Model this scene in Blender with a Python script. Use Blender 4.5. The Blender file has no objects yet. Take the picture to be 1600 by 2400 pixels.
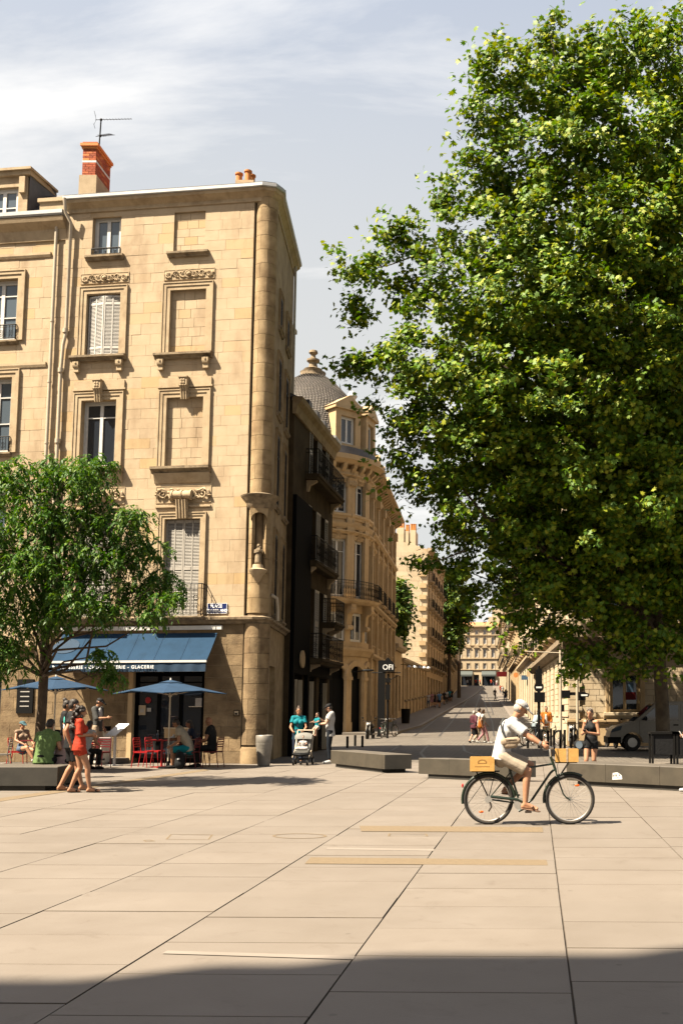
import bpy, math, random
import numpy as np
from mathutils import Vector, Matrix, noise as mnoise
random.seed(11)
RNG = np.random.default_rng(5)
SC = bpy.context.scene
COL = SC.collection
PI = math.pi
R = math.radians

# ------------------------------------------------------------------ camera
F, PPX, PPY, CH = 2400.0, 1200.0, 1428.0, 1.55      # focal length and principal point in photo pixels
PITCH = math.atan(0.1)
cam = bpy.data.cameras.new('camera')
cam.sensor_fit = 'VERTICAL'; cam.sensor_height = 36.0; cam.sensor_width = 36.0
cam.lens = 36.0 * F / 2400.0
cam.shift_x = (800.0 - PPX) / 2400.0
cam.shift_y = (PPY - 1200.0) / 2400.0
cam.clip_end = 3000.0; cam.clip_start = 0.1
camo = bpy.data.objects.new('camera', cam); COL.objects.link(camo)
camo.location = (0, 0, CH); camo.rotation_euler = (PI / 2 + PITCH, 0, 0)
SC.camera = camo

# ------------------------------------------------------------------ light
SUN_EL = R(55.0)
SUN_AZ = R(60.0)          # how far to the left of straight behind the camera the sun stands
SUN_DIR = Vector((-math.sin(SUN_AZ) * math.cos(SUN_EL), -math.cos(SUN_AZ) * math.cos(SUN_EL), math.sin(SUN_EL)))
w = bpy.data.worlds.new('World'); SC.world = w; w.use_nodes = True
nt = w.node_tree; nt.nodes.clear()
def nd(t, **k):
    n = nt.nodes.new(t)
    for a, b in k.items(): setattr(n, a, b)
    return n
out = nd('ShaderNodeOutputWorld'); bg = nd('ShaderNodeBackground'); bg.inputs['Strength'].default_value = 0.05
sky = nd('ShaderNodeTexSky', sky_type='NISHITA'); sky.sun_disc = False
sky.sun_elevation = SUN_EL; sky.sun_rotation = PI + SUN_AZ
sky.air_density = 1.0; sky.dust_density = 3.0; sky.ozone_density = 1.0
tc = nd('ShaderNodeTexCoord'); sep = nd('ShaderNodeSeparateXYZ')
addz = nd('ShaderNodeMath', operation='ADD'); addz.inputs[1].default_value = 0.22
mx = nd('ShaderNodeMath', operation='MAXIMUM'); mx.inputs[1].default_value = 0.05
dx = nd('ShaderNodeMath', operation='DIVIDE'); dy = nd('ShaderNodeMath', operation='DIVIDE')
cmb = nd('ShaderNodeCombineXYZ'); mp = nd('ShaderNodeMapping')
mp.inputs['Scale'].default_value = (1.0, 2.9, 1.0); mp.inputs['Location'].default_value = (0.52, 1.3, 0.0)
mp.inputs['Rotation'].default_value = (0, 0, R(-14))
n1 = nd('ShaderNodeTexNoise'); n1.inputs['Scale'].default_value = 1.25; n1.inputs['Detail'].default_value = 9; n1.inputs['Roughness'].default_value = 0.58; n1.inputs['Distortion'].default_value = 0.35
r1 = nd('ShaderNodeMapRange'); r1.inputs['From Min'].default_value = 0.47; r1.inputs['From Max'].default_value = 0.70; r1.clamp = True
mix = nd('ShaderNodeMixRGB'); mix.inputs['Color2'].default_value = (4.5, 4.4, 4.25, 1)
hz = nd('ShaderNodeMixRGB'); hz.inputs['Color2'].default_value = (2.9, 2.9, 2.80, 1); hz.inputs['Fac'].default_value = 0.55
ze = nd('ShaderNodeMapRange', interpolation_type='SMOOTHSTEP'); ze.inputs['From Min'].default_value = 0.30; ze.inputs['From Max'].default_value = 1.0; ze.inputs['To Min'].default_value = 0.93; ze.inputs['To Max'].default_value = 0.0
L = nt.links.new
L(sep.outputs['Z'], ze.inputs['Value']); L(ze.outputs[0], hz.inputs['Fac'])
L(tc.outputs['Generated'], sep.inputs[0]); L(sep.outputs['Z'], addz.inputs[0]); L(addz.outputs[0], mx.inputs[0])
L(sep.outputs['X'], dx.inputs[0]); L(mx.outputs[0], dx.inputs[1]); L(sep.outputs['Y'], dy.inputs[0]); L(mx.outputs[0], dy.inputs[1])
L(dx.outputs[0], cmb.inputs[0]); L(dy.outputs[0], cmb.inputs[1]); L(cmb.outputs[0], mp.inputs[0]); L(mp.outputs[0], n1.inputs['Vector'])
L(n1.outputs['Fac'], r1.inputs['Value']); L(sky.outputs[0], hz.inputs['Color1']); L(hz.outputs[0], mix.inputs['Color1']); L(r1.outputs[0], mix.inputs['Fac'])
L(mix.outputs[0], bg.inputs['Color']); L(bg.outputs[0], out.inputs['Surface'])
sl = bpy.data.lights.new('sun', 'SUN'); sl.energy = 5.0; sl.angle = R(0.53); sl.color = (1.0, 0.875, 0.69)
so = bpy.data.objects.new('sun', sl); COL.objects.link(so)
so.rotation_euler = (-SUN_DIR).to_track_quat('-Z', 'Y').to_euler(); so.location = SUN_DIR * 80
SC.view_settings.view_transform = 'Standard'; SC.view_settings.look = 'None'
SC.view_settings.exposure = 2.4; SC.view_settings.gamma = 1.0
SC.view_settings.use_curve_mapping = False

# ------------------------------------------------------------------ from photo pixels to directions and places
FWD = Vector((0, math.cos(PITCH), math.sin(PITCH))); UP = Vector((0, -math.sin(PITCH), math.cos(PITCH)))
CAM = Vector((0, 0, CH))
def ray(px, py):
    d = FWD + Vector((1, 0, 0)) * ((px - PPX) / F) + UP * ((PPY - py) / F)
    return d / d.y
def W(px, py, Y): return CAM + ray(px, py) * Y
def gz(Y):
    """ground height: the square is level, the street climbs away"""
    if Y < 55: return 0.0
    pts = [(55, 0), (75, 0.45), (113, 1.9), (148, 3.15), (185, 4.7), (240, 7.6), (330, 8.5), (2000, 8.5)]
    for (a, za), (b, zb) in zip(pts, pts[1:]):
        if Y <= b: return za + (zb - za) * (Y - a) / (b - a)
    return pts[-1][1]
def G(px, py):
    d = ray(px, py); Y = 2.0
    while Y < 900:
        if CH + d.z * Y < gz(Y):
            lo, hi = Y / 1.02, Y
            for _ in range(30):
                m = (lo + hi) / 2
                if CH + d.z * m < gz(m): hi = m
                else: lo = m
            return CAM + d * hi
        Y *= 1.02
    return CAM + d * 900

# ------------------------------------------------------------------ materials
KA = 0.74       # the photograph is exposed for bright stone: colours and exposure are balanced together
def mat(name, c1, c2=None, rough=0.7, scale=6.0, detail=5, bump=0.0, bscale=None, metal=0.0, rnd=0.0, c3=None, stain=0.0, stain_scale=0.6, spec=0.3, sheen=0.0, streak=False):
    """noise-mixed principled material; rnd = variation from piece to piece, c3 = a colour some pieces take, stain = grime"""
    m = bpy.data.materials.new(name); m.use_nodes = True
    t = m.node_tree; N = t.nodes; K = t.links.new
    b = N['Principled BSDF']; b.inputs['Roughness'].default_value = rough; b.inputs['Metallic'].default_value = metal
    b.inputs['Specular IOR Level'].default_value = spec
    if sheen: b.inputs['Sheen Weight'].default_value = sheen
    c2 = c2 or tuple(x * 0.8 for x in c1); c1 = tuple(x * KA for x in c1); c2 = tuple(x * KA for x in c2); c3 = tuple(x * KA for x in c3) if c3 else None
    g = N.new('ShaderNodeNewGeometry')
    no = N.new('ShaderNodeTexNoise'); no.inputs['Scale'].default_value = scale; no.inputs['Detail'].default_value = detail; no.inputs['Roughness'].default_value = 0.6
    K(g.outputs['Position'], no.inputs['Vector'])
    mr = N.new('ShaderNodeMapRange'); mr.inputs['From Min'].default_value = 0.32; mr.inputs['From Max'].default_value = 0.68
    K(no.outputs['Fac'], mr.inputs['Value'])
    mixn = N.new('ShaderNodeMixRGB'); mixn.inputs['Color1'].default_value = (*c1, 1); mixn.inputs['Color2'].default_value = (*c2, 1)
    K(mr.outputs[0], mixn.inputs['Fac']); col = mixn.outputs[0]
    if rnd or c3:
        oi = N.new('ShaderNodeObjectInfo')
        ad = N.new('ShaderNodeMath'); ad.operation = 'ADD'; K(oi.outputs['Random'], ad.inputs[0]); K(g.outputs['Random Per Island'], ad.inputs[1])
        fr = N.new('ShaderNodeMath'); fr.operation = 'FRACT'; K(ad.outputs[0], fr.inputs[0])
        if c3:
            cr = N.new('ShaderNodeMapRange'); cr.inputs['From Min'].default_value = 0.80; cr.inputs['From Max'].default_value = 1.0; K(fr.outputs[0], cr.inputs['Value'])
            m3 = N.new('ShaderNodeMixRGB'); m3.inputs['Color2'].default_value = (*c3, 1); K(cr.outputs[0], m3.inputs['Fac']); K(col, m3.inputs['Color1']); col = m3.outputs[0]
        if rnd:
            w2 = N.new('ShaderNodeTexWhiteNoise'); w2.noise_dimensions = '1D'; K(fr.outputs[0], w2.inputs['W'])
            vr = N.new('ShaderNodeMapRange'); vr.inputs['To Min'].default_value = 1 - rnd; vr.inputs['To Max'].default_value = 1 + rnd * 0.6; K(w2.outputs['Value'], vr.inputs['Value'])
            hs = N.new('ShaderNodeHueSaturation'); K(vr.outputs[0], hs.inputs['Value']); K(col, hs.inputs['Color']); col = hs.outputs[0]
    if stain:
        mpn = N.new('ShaderNodeMapping'); K(g.outputs['Position'], mpn.inputs[0]); mpn.inputs['Scale'].default_value = (1, 1, 0.35 if streak else 1)
        n2 = N.new('ShaderNodeTexNoise'); n2.inputs['Scale'].default_value = stain_scale; n2.inputs['Detail'].default_value = 8; n2.inputs['Roughness'].default_value = 0.65
        K(mpn.outputs[0], n2.inputs['Vector'])
        m2 = N.new('ShaderNodeMapRange'); m2.inputs['From Min'].default_value = 0.5; m2.inputs['From Max'].default_value = 0.75; m2.inputs['To Max'].default_value = stain; K(n2.outputs['Fac'], m2.inputs['Value'])
        ms = N.new('ShaderNodeMixRGB'); ms.blend_type = 'MULTIPLY'; ms.inputs['Color2'].default_value = (0.36, 0.26, 0.17, 1); K(m2.outputs[0], ms.inputs['Fac']); K(col, ms.inputs['Color1']); col = ms.outputs[0]
    K(col, b.inputs['Base Color'])
    if bump:
        nb = N.new('ShaderNodeTexNoise'); nb.inputs['Scale'].default_value = bscale or scale * 5; nb.inputs['Detail'].default_value = 4; K(g.outputs['Position'], nb.inputs['Vector'])
        bp = N.new('ShaderNodeBump'); bp.inputs['Strength'].default_value = bump; bp.inputs['Distance'].default_value = 0.02; K(nb.outputs['Fac'], bp.inputs['Height']); K(bp.outputs[0], b.inputs['Normal'])
    return m
def plain(name, c, rough=0.6, metal=0.0, spec=0.3, rnd=0.0): return mat(name, c, tuple(x * 0.86 for x in c), rough=rough, metal=metal, scale=9, spec=spec, rnd=rnd)
def leafmat(name, c1, c2, c3, trans=0.35):
    c1, c2, c3 = [tuple(x * KA for x in c) for c in (c1, c2, c3)]
    m = bpy.data.materials.new(name); m.use_nodes = True
    t = m.node_tree; N = t.nodes; K = t.links.new
    b = N['Principled BSDF']; b.inputs['Roughness'].default_value = 0.55; b.inputs['Specular IOR Level'].default_value = 0.22
    g = N.new('ShaderNodeNewGeometry'); cr = N.new('ShaderNodeValToRGB')
    cr.color_ramp.elements[0].color = (*c1, 1); cr.color_ramp.elements[1].color = (*c3, 1)
    e = cr.color_ramp.elements.new(0.55); e.color = (*c2, 1)
    K(g.outputs['Random Per Island'], cr.inputs['Fac']); K(cr.outputs[0], b.inputs['Base Color'])
    tr = N.new('ShaderNodeBsdfTranslucent'); hs = N.new('ShaderNodeHueSaturation'); hs.inputs['Value'].default_value = 1.5; hs.inputs['Saturation'].default_value = 1.1
    K(cr.outputs[0], hs.inputs['Color']); K(hs.outputs[0], tr.inputs['Color'])
    mxs = N.new('ShaderNodeMixShader'); mxs.inputs['Fac'].default_value = trans
    K(b.outputs[0], mxs.inputs[1]); K(tr.outputs[0], mxs.inputs[2]); K(mxs.outputs[0], N['Material Output'].inputs['Surface'])
    return m
def glassmat(name, c=(0.012, 0.015, 0.02), rough=0.04):
    m = bpy.data.materials.new(name); m.use_nodes = True
    b = m.node_tree.nodes['Principled BSDF']; b.inputs['Base Color'].default_value = (*c, 1); b.inputs['Roughness'].default_value = rough; b.inputs['Specular IOR Level'].default_value = 0.6
    return m
M = {}
M['stone'] = mat('limestone', (0.405, 0.313, 0.203), (0.352, 0.266, 0.165), rough=0.85, scale=2.5, bump=0.18, bscale=30, rnd=0.035, c3=(0.385, 0.27, 0.135), stain=0.62, stain_scale=1.1, streak=True)
M['stone_trim'] = mat('limestone_trim', (0.385, 0.295, 0.185), (0.315, 0.235, 0.14), rough=0.85, scale=4, bump=0.2, bscale=30, stain=0.6, stain_scale=1.6)
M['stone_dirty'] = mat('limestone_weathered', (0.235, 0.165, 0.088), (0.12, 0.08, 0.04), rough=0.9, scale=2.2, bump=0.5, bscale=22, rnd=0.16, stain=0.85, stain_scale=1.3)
M['stone_sill'] = mat('limestone_sill', (0.26, 0.195, 0.12), (0.12, 0.09, 0.055), rough=0.9, scale=5, bump=0.3, stain=0.8, stain_scale=2.5)
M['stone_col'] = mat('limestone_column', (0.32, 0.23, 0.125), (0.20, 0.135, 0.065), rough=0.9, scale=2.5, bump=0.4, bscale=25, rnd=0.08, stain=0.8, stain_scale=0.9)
M['mortar'] = mat('mortar', (0.34, 0.265, 0.17), (0.28, 0.21, 0.125), rough=0.95, scale=5)
M['stone_gold'] = mat('limestone_gold', (0.45, 0.325, 0.18), (0.36, 0.25, 0.13), rough=0.85, scale=2.0, bump=0.2, bscale=20, rnd=0.07, stain=0.5, stain_scale=0.5, streak=True)
M['stone_pale'] = mat('limestone_pale', (0.46, 0.375, 0.255), (0.39, 0.305, 0.195), rough=0.85, scale=1.2, bump=0.25, bscale=12, rnd=0.07, stain=0.3, stain_scale=0.4)
M['stone_dark'] = mat('limestone_dark_shade', (0.070, 0.050, 0.028), (0.04, 0.028, 0.015), rough=0.95, scale=1.5, bump=0.3, bscale=18, rnd=0.1, stain=0.6, spec=.05)  # darkened limestone: the shade on the balcony house is put into its colour
M['paving'] = mat('paving_stone', (0.153, 0.131, 0.109), (0.134, 0.113, 0.092), rough=0.62, scale=1.1, detail=8, bump=0.08, bscale=55, rnd=0.06, stain=0.17, stain_scale=0.5)
M['paving_light'] = mat('paving_pale', (0.20, 0.172, 0.145), (0.175, 0.15, 0.125), rough=0.6, scale=2)
M['joint'] = mat('joint_sand', (0.09, 0.07, 0.05), (0.045, 0.035, 0.026), rough=0.95, scale=3)
M['sand'] = mat('sand_inlay', (0.140, 0.102, 0.06), (0.115, 0.085, 0.05), rough=0.9, scale=18, bump=0.3, bscale=80)
M['pave_grey'] = mat('pavement_grey', (0.14, 0.12, 0.097), (0.11, 0.093, 0.075), rough=0.8, scale=0.8, bump=0.1, stain=0.3)
M['road_dark'] = mat('sett_paving_dark', (0.085, 0.075, 0.062), (0.055, 0.05, 0.043), rough=0.7, scale=1.2, bump=0.5, bscale=7, stain=0.3)
M['road_mid'] = mat('street_paving', (0.125, 0.108, 0.088), (0.095, 0.082, 0.066), rough=0.75, scale=0.9, bump=0.2, bscale=9, stain=0.3, stain_scale=0.3)
M['rail'] = plain('rail_steel', (0.035, 0.03, 0.026), 0.5, 0.0)
M['bench'] = mat('bench_granite', (0.050, 0.040, 0.026), (0.033, 0.027, 0.017), rough=0.75, scale=2.5, detail=10, bump=0.1, bscale=60, stain=0.5, stain_scale=2)
M['bench_dark'] = mat('bench_granite_dark_shade', (0.03, 0.026, 0.02), (0.016, 0.0145, 0.011), rough=0.7, scale=2.0, detail=10, bump=0.1, bscale=60, stain=0.4, stain_scale=2)  # darker copy of the bench granite: shade painted into the blocks' end faces
M['bench_top'] = mat('bench_granite_lit_top', (0.085, 0.072, 0.056), (0.066, 0.056, 0.044), rough=0.7, scale=2.5, bump=0.08, bscale=60)  # paler copy of the bench granite: sunlight painted onto the upward faces
M['zinc'] = mat('zinc', (0.36, 0.36, 0.355), (0.29, 0.29, 0.285), rough=0.5, metal=0.3, scale=3)
M['slate'] = mat('slate', (0.075, 0.07, 0.07), (0.045, 0.043, 0.045), rough=0.6, scale=5, rnd=0.25)
M['slate_tan'] = mat('slate_weathered', (0.125, 0.108, 0.09), (0.08, 0.068, 0.057), rough=0.7, scale=4, rnd=0.22, c3=(0.09, 0.08, 0.07))
M['tile'] = mat('clay_tile', (0.42, 0.19, 0.08), (0.32, 0.14, 0.06), rough=0.85, scale=5, rnd=0.2)
M['brick'] = mat('chimney_brick', (0.36, 0.075, 0.022), (0.26, 0.05, 0.016), rough=0.85, scale=10, bump=0.3, rnd=0.25, c3=(0.58, 0.21, 0.06))
M['pot'] = mat('chimney_pot_clay', (0.45, 0.17, 0.04), (0.38, 0.14, 0.035), rough=0.8, scale=6)
M['white'] = plain('white_paint', (0.55, 0.535, 0.50), 0.5)
M['shutter'] = plain('shutter_paint', (0.50, 0.475, 0.43), 0.55)
M['shutter_grey'] = plain('shutter_grey_paint', (0.33, 0.305, 0.265), 0.55)
M['iron'] = plain('wrought_iron', (0.006, 0.0055, 0.005), 0.6, spec=.1)
M['black'] = plain('black_paint', (0.004, 0.004, 0.004), 0.6, spec=.1)
M['black_shop'] = plain('black_shopfront', (0.004, 0.004, 0.004), 0.9, spec=.03)
M['dark_in'] = plain('dark_interior', (0.005, 0.004, 0.003), 0.9, spec=.1)
M['glass'] = glassmat('window_glass')
M['glass_sky'] = glassmat('window_glass_light', (0.05, 0.065, 0.08), 0.03)
M['pipe'] = plain('pipe_paint', (0.40, 0.34, 0.255), 0.5)
M['awning'] = mat('awning_canvas', (0.0135, 0.037, 0.073), (0.011, 0.031, 0.061), rough=0.9, scale=2.5, detail=8, spec=0.1, stain=0.3, stain_scale=3)
M['awning_dark'] = mat('awning_valance', (0.007, 0.028, 0.058), (0.005, 0.021, 0.045), rough=0.85, scale=4)
M['umbrella'] = mat('umbrella_canvas', (0.019, 0.042, 0.080), (0.016, 0.036, 0.069), rough=0.9, scale=3, spec=0.1, stain=0.2, stain_scale=3)
M['cream_metal'] = plain('cream_metal', (0.55, 0.47, 0.36), 0.45)
M['red_metal'] = plain('red_painted_metal', (0.32, 0.012, 0.014), 0.4)
M['galv'] = mat('galvanised_steel', (0.23, 0.21, 0.18), (0.17, 0.155, 0.13), rough=0.5, metal=0.3, scale=5)
M['text_white'] = plain('lettering_white', (0.8, 0.8, 0.78), 0.6)
M['text_grey'] = plain('lettering_grey', (0.35, 0.33, 0.30), 0.5)
M['blue_enamel'] = plain('blue_enamel', (0.012, 0.022, 0.10), 0.3)
M['bark'] = mat('bark', (0.10, 0.068, 0.042), (0.05, 0.034, 0.022), rough=0.95, scale=7, bump=0.6, bscale=25)
M['bark_plane'] = mat('plane_bark', (0.13, 0.10, 0.065), (0.055, 0.042, 0.028), rough=0.95, scale=3, bump=0.4, bscale=14)
M['leaf_plane'] = leafmat('plane_leaf', (0.040, 0.098, 0.005), (0.095, 0.170, 0.007), (0.25, 0.265, 0.015), 0.22)
M['leaf_small'] = leafmat('pinnate_leaf', (0.020, 0.065, 0.007), (0.045, 0.11, 0.010), (0.11, 0.175, 0.015), 0.25)
M['leaf_far'] = leafmat('street_tree_leaf', (0.02, 0.052, 0.005), (0.045, 0.09, 0.007), (0.12, 0.15, 0.013), 0.25)

def overlay(m, build):
    """multiply a pattern over a material's base colour; build(N, K, position) returns a 0-1 socket"""
    t = M[m].node_tree; N = t.nodes; K = t.links.new; b = N['Principled BSDF']; src = b.inputs['Base Color'].links[0].from_socket
    g = N.new('ShaderNodeNewGeometry'); f, c = build(N, K, g.outputs['Position']); mx_ = N.new('ShaderNodeMixRGB'); mx_.blend_type = 'MULTIPLY'; mx_.inputs['Color2'].default_value = (*c, 1); K(f, mx_.inputs['Fac']); K(src, mx_.inputs['Color1']); K(mx_.outputs[0], b.inputs['Base Color'])
def setts(N, K, pos):
    br = N.new('ShaderNodeTexBrick'); br.inputs['Scale'].default_value = 1.0; br.inputs['Brick Width'].default_value = 0.42; br.inputs['Row Height'].default_value = 0.26; br.inputs['Mortar Size'].default_value = 0.022; br.inputs['Color1'].default_value = (0, 0, 0, 1); br.inputs['Color2'].default_value = (.35, .35, .35, 1); br.inputs['Mortar'].default_value = (1, 1, 1, 1); K(pos, br.inputs['Vector']); return br.outputs['Color'], (.42, .40, .38)
def spots(N, K, pos):
    v = N.new('ShaderNodeTexVoronoi'); v.inputs['Scale'].default_value = 1.7; K(pos, v.inputs['Vector']); r = N.new('ShaderNodeMapRange'); r.inputs['From Min'].default_value = .030; r.inputs['From Max'].default_value = .045; r.inputs['To Min'].default_value = .5; r.inputs['To Max'].default_value = 0.0; K(v.outputs['Distance'], r.inputs['Value']); return r.outputs[0], (.45, .42, .40)
def scuffs(N, K, pos):
    n = N.new('ShaderNodeTexNoise'); n.inputs['Scale'].default_value = 2.4; n.inputs['Detail'].default_value = 12; n.inputs['Roughness'].default_value = .75; n.inputs['Distortion'].default_value = 1.2; K(pos, n.inputs['Vector']); r = N.new('ShaderNodeMapRange'); r.inputs['From Min'].default_value = .56; r.inputs['From Max'].default_value = .72; r.inputs['To Max'].default_value = .55; K(n.outputs['Fac'], r.inputs['Value']); return r.outputs[0], (.62, .57, .52)
overlay('road_mid', setts); overlay('paving', spots); overlay('paving', scuffs); overlay('bench', scuffs); overlay('bench_dark', scuffs)

# ------------------------------------------------------------------ mesh building
class MB:
    def __init__(self): self.v = []; self.f = []; self.m = []; self.mi = 0
    def add(self, vs, fs):
        o = len(self.v); self.v += [tuple(p) for p in vs]
        for f in fs: self.f.append(tuple(i + o for i in f)); self.m.append(self.mi)
    def hexa(self, p):       # 8 corners: bottom 0-3 counter-clockwise, top 4-7
        self.add(p, [(3, 2, 1, 0), (4, 5, 6, 7), (0, 1, 5, 4), (1, 2, 6, 5), (2, 3, 7, 6), (3, 0, 4, 7)])
    def box(self, x0, x1, y0, y1, z0, z1):
        self.hexa([(x0, y0, z0), (x1, y0, z0), (x1, y1, z0), (x0, y1, z0), (x0, y0, z1), (x1, y0, z1), (x1, y1, z1), (x0, y1, z1)])
    def fbox(self, fr, u0, u1, d0, d1, z0, z1):
        """box in a facade frame: d is metres out of the wall"""
        P = fr.P; self.hexa([P(u0, d1, z0), P(u1, d1, z0), P(u1, d0, z0), P(u0, d0, z0), P(u0, d1, z1), P(u1, d1, z1), P(u1, d0, z1), P(u0, d0, z1)])
    def fprofile(self, fr, u0, u1, prof):
        """sweep a (d, z) profile polygon along u"""
        n = len(prof); vs = [fr.P(u0, d, z) for d, z in prof] + [fr.P(u1, d, z) for d, z in prof]
        self.add(vs, [tuple(range(n - 1, -1, -1)), tuple(range(n, 2 * n))] + [(i, (i + 1) % n, n + (i + 1) % n, n + i) for i in range(n)])
    def tube(self, pts, rad, n=8, cap=True):
        pts = [Vector(p) for p in pts]
        if not hasattr(rad, '__len__'): rad = [rad] * len(pts)
        rings = []; ref = None
        for i, p in enumerate(pts):
            a = pts[max(i - 1, 0)]; b = pts[min(i + 1, len(pts) - 1)]; d = (b - a)
            if d.length < 1e-9: d = Vector((0, 0, 1))
            d.normalize()
            if ref is None: ref = Vector((0, 0, 1)) if abs(d.z) < 0.9 else Vector((1, 0, 0))
            x = d.cross(ref)
            if x.length < 1e-6: x = d.orthogonal()
            x.normalize(); y = x.cross(d).normalized(); ref = y
            rings.append([p + (x * math.cos(2 * PI * k / n) + y * math.sin(2 * PI * k / n)) * rad[i] for k in range(n)])
        vs = [q for r in rings for q in r]; fs = []
        for i in range(len(pts) - 1):
            for k in range(n): fs.append((i * n + k, i * n + (k + 1) % n, (i + 1) * n + (k + 1) % n, (i + 1) * n + k))
        if cap: fs.append(tuple(range(n - 1, -1, -1))); fs.append(tuple((len(pts) - 1) * n + k for k in range(n)))
        self.add(vs, fs)
    def lathe(self, c, prof, n=24, a0=0.0, a1=2 * PI, axis=None):
        """prof = (radius, z) list turned about a vertical axis through c (x, y, z)"""
        full = abs(a1 - a0) > 2 * PI - 1e-6; k = n if full else n + 1; vs = []; fs = []
        for r, z in prof:
            for i in range(k):
                a = a0 + (a1 - a0) * i / n; vs.append((c[0] + r * math.cos(a), c[1] + r * math.sin(a), c[2] + z))
        for j in range(len(prof) - 1):
            for i in range(n if full else n):
                i2 = (i + 1) % k if full else i + 1
                fs.append((j * k + i, j * k + i2, (j + 1) * k + i2, (j + 1) * k + i))
        self.add(vs, fs)
    def ell(self, c, r, n=10, m=7, rot=None):
        c = Vector(c); vs = []; fs = []
        for j in range(m + 1):
            th = PI * j / m
            for i in range(n):
                a = 2 * PI * i / n; p = Vector((r[0] * math.sin(th) * math.cos(a), r[1] * math.sin(th) * math.sin(a), r[2] * math.cos(th)))
                if rot is not None: p = rot @ p
                vs.append(c + p)
        for j in range(m):
            for i in range(n): fs.append((j * n + i, (j + 1) * n + i, (j + 1) * n + (i + 1) % n, j * n + (i + 1) % n))
        self.add(vs, fs)
    def poly(self, pts, vec):
        """extrude a planar 3-D polygon along vec"""
        n = len(pts); vec = Vector(vec); pts = [Vector(p) for p in pts]
        self.add(pts + [p + vec for p in pts], [tuple(range(n - 1, -1, -1)), tuple(range(n, 2 * n))] + [(i, (i + 1) % n, n + (i + 1) % n, n + i) for i in range(n)])
    def build(self, name, ms, parent=None, smooth=False, local=False, kind=None, label=None, angle=None):
        o = mkobj(name, self.v, self.f, ms, self.m, parent, local)
        if smooth:
            for p in o.data.polygons: p.use_smooth = True
            if angle: o.data.set_sharp_from_angle(angle=R(angle))
        if kind: o['kind'] = kind
        if label: o['label'] = label
        return o
def wloc(o):
    p = Vector((0, 0, 0))
    while o: p = p + o.location; o = o.parent
    return p
def mkobj(name, v, f, ms, mi=None, parent=None, local=False):
    me = bpy.data.meshes.new(name)
    if parent is not None and not local:
        o0 = wloc(parent); v = [(p[0] - o0.x, p[1] - o0.y, p[2] - o0.z) for p in v]
    me.from_pydata(v, [], f)
    if not isinstance(ms, (list, tuple)): ms = [ms]
    for m in ms: me.materials.append(M[m] if isinstance(m, str) else m)
    if mi and len(ms) > 1: me.polygons.foreach_set('material_index', mi)
    me.update()
    o = bpy.data.objects.new(name, me); COL.objects.link(o)
    if parent is not None: o.parent = parent
    return o
def tag(o, label=None, cat=None, group=None, kind=None):
    if label: o['label'] = label
    if cat: o['category'] = cat
    if group: o['group'] = group
    if kind: o['kind'] = kind
    return o
def thing(name, label, cat, loc=(0, 0, 0), group=None, rz=0.0):
    o = bpy.data.objects.new(name, None); COL.objects.link(o); o.location = loc; o.rotation_euler = (0, 0, rz)
    o.empty_display_size = 0.2
    return tag(o, label, cat, group)
def clone(o, parent=None, loc=None, rz=None, label=None):
    c = o.copy(); COL.objects.link(c); c.parent = parent
    if loc is not None: c.location = loc
    if rz is not None: c.rotation_euler = (0, 0, rz)
    if label: c['label'] = label
    for ch in list(o.children): clone(ch, c)
    return c
class Fr:
    """frame of a wall: u runs to the right along it (seen from outside), d out of it, z up"""
    def __init__(s, O, t):
        s.O = Vector(O); s.t = Vector((t[0], t[1], 0)).normalized(); s.n = Vector((s.t.y, -s.t.x, 0))
    def P(s, u, d, z): return s.O + s.t * u + s.n * d + Vector((0, 0, z))
    def px(s, x, y):
        d = ray(x, y); k = (s.O - CAM).dot(s.n) / d.dot(s.n); p = CAM + d * k - s.O
        return p.dot(s.t), p.z
    def rz(s): return math.atan2(s.t.y, s.t.x)
    def ur(s, x0, y0, x1, y1):
        """photo rectangle -> (u0, u1, z0, z1) on this wall"""
        xm, ym = (x0 + x1) / 2, (y0 + y1) / 2
        return s.px(x0, ym)[0], s.px(x1, ym)[0], s.px(xm, y1)[1], s.px(xm, y0)[1]
_unit = None
def unit_block():
    """a unit block with eased front edges, shared by every stone, slab and brick"""
    global _unit
    if _unit is None:
        e = 0.008; v = []; f = []
        v = [(-.5, -.5, -.5), (.5, -.5, -.5), (.5, -.5, .5), (-.5, -.5, .5), (-.5, .43, -.5), (.5, .43, -.5), (.5, .43, .5), (-.5, .43, .5),
             (-.5 + e * .5, .5, -.5 + e), (.5 - e * .5, .5, -.5 + e), (.5 - e * .5, .5, .5 - e), (-.5 + e * .5, .5, .5 - e)]
        f = [(8, 11, 10, 9), (4, 8, 9, 5), (5, 9, 10, 6), (6, 10, 11, 7), (7, 11, 8, 4), (0, 4, 5, 1), (1, 5, 6, 2), (2, 6, 7, 3), (3, 7, 4, 0)]
        _unit = bpy.data.meshes.new('block'); _unit.from_pydata([(x, -y, z) for x, y, z in v], [], [tuple(reversed(q)) for q in f])
    return _unit
_ub = {}
def block_obj(name, parent, c, size, rz, m):
    """one piece: the shared block scaled to size (w, depth, h), its front facing -y turned by rz"""
    if m not in _ub:
        me = unit_block().copy(); me.name = 'block_' + m; me.materials.append(M[m]); _ub[m] = me
    o = bpy.data.objects.new(name, _ub[m]); COL.objects.link(o)
    o.parent = parent; o.location = Vector(c) - wloc(parent); o.scale = size; o.rotation_euler = (0, 0, rz)
    return o
def cut(u0, u1, holes):
    iv = [(u0, u1)]
    for a, b in holes:
        nv = []
        for p, q in iv:
            if b <= p or a >= q: nv.append((p, q)); continue
            if a > p: nv.append((p, a))
            if b < q: nv.append((b, q))
        iv = nv
    return [(p, q) for p, q in iv if q - p > 0.02]
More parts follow.
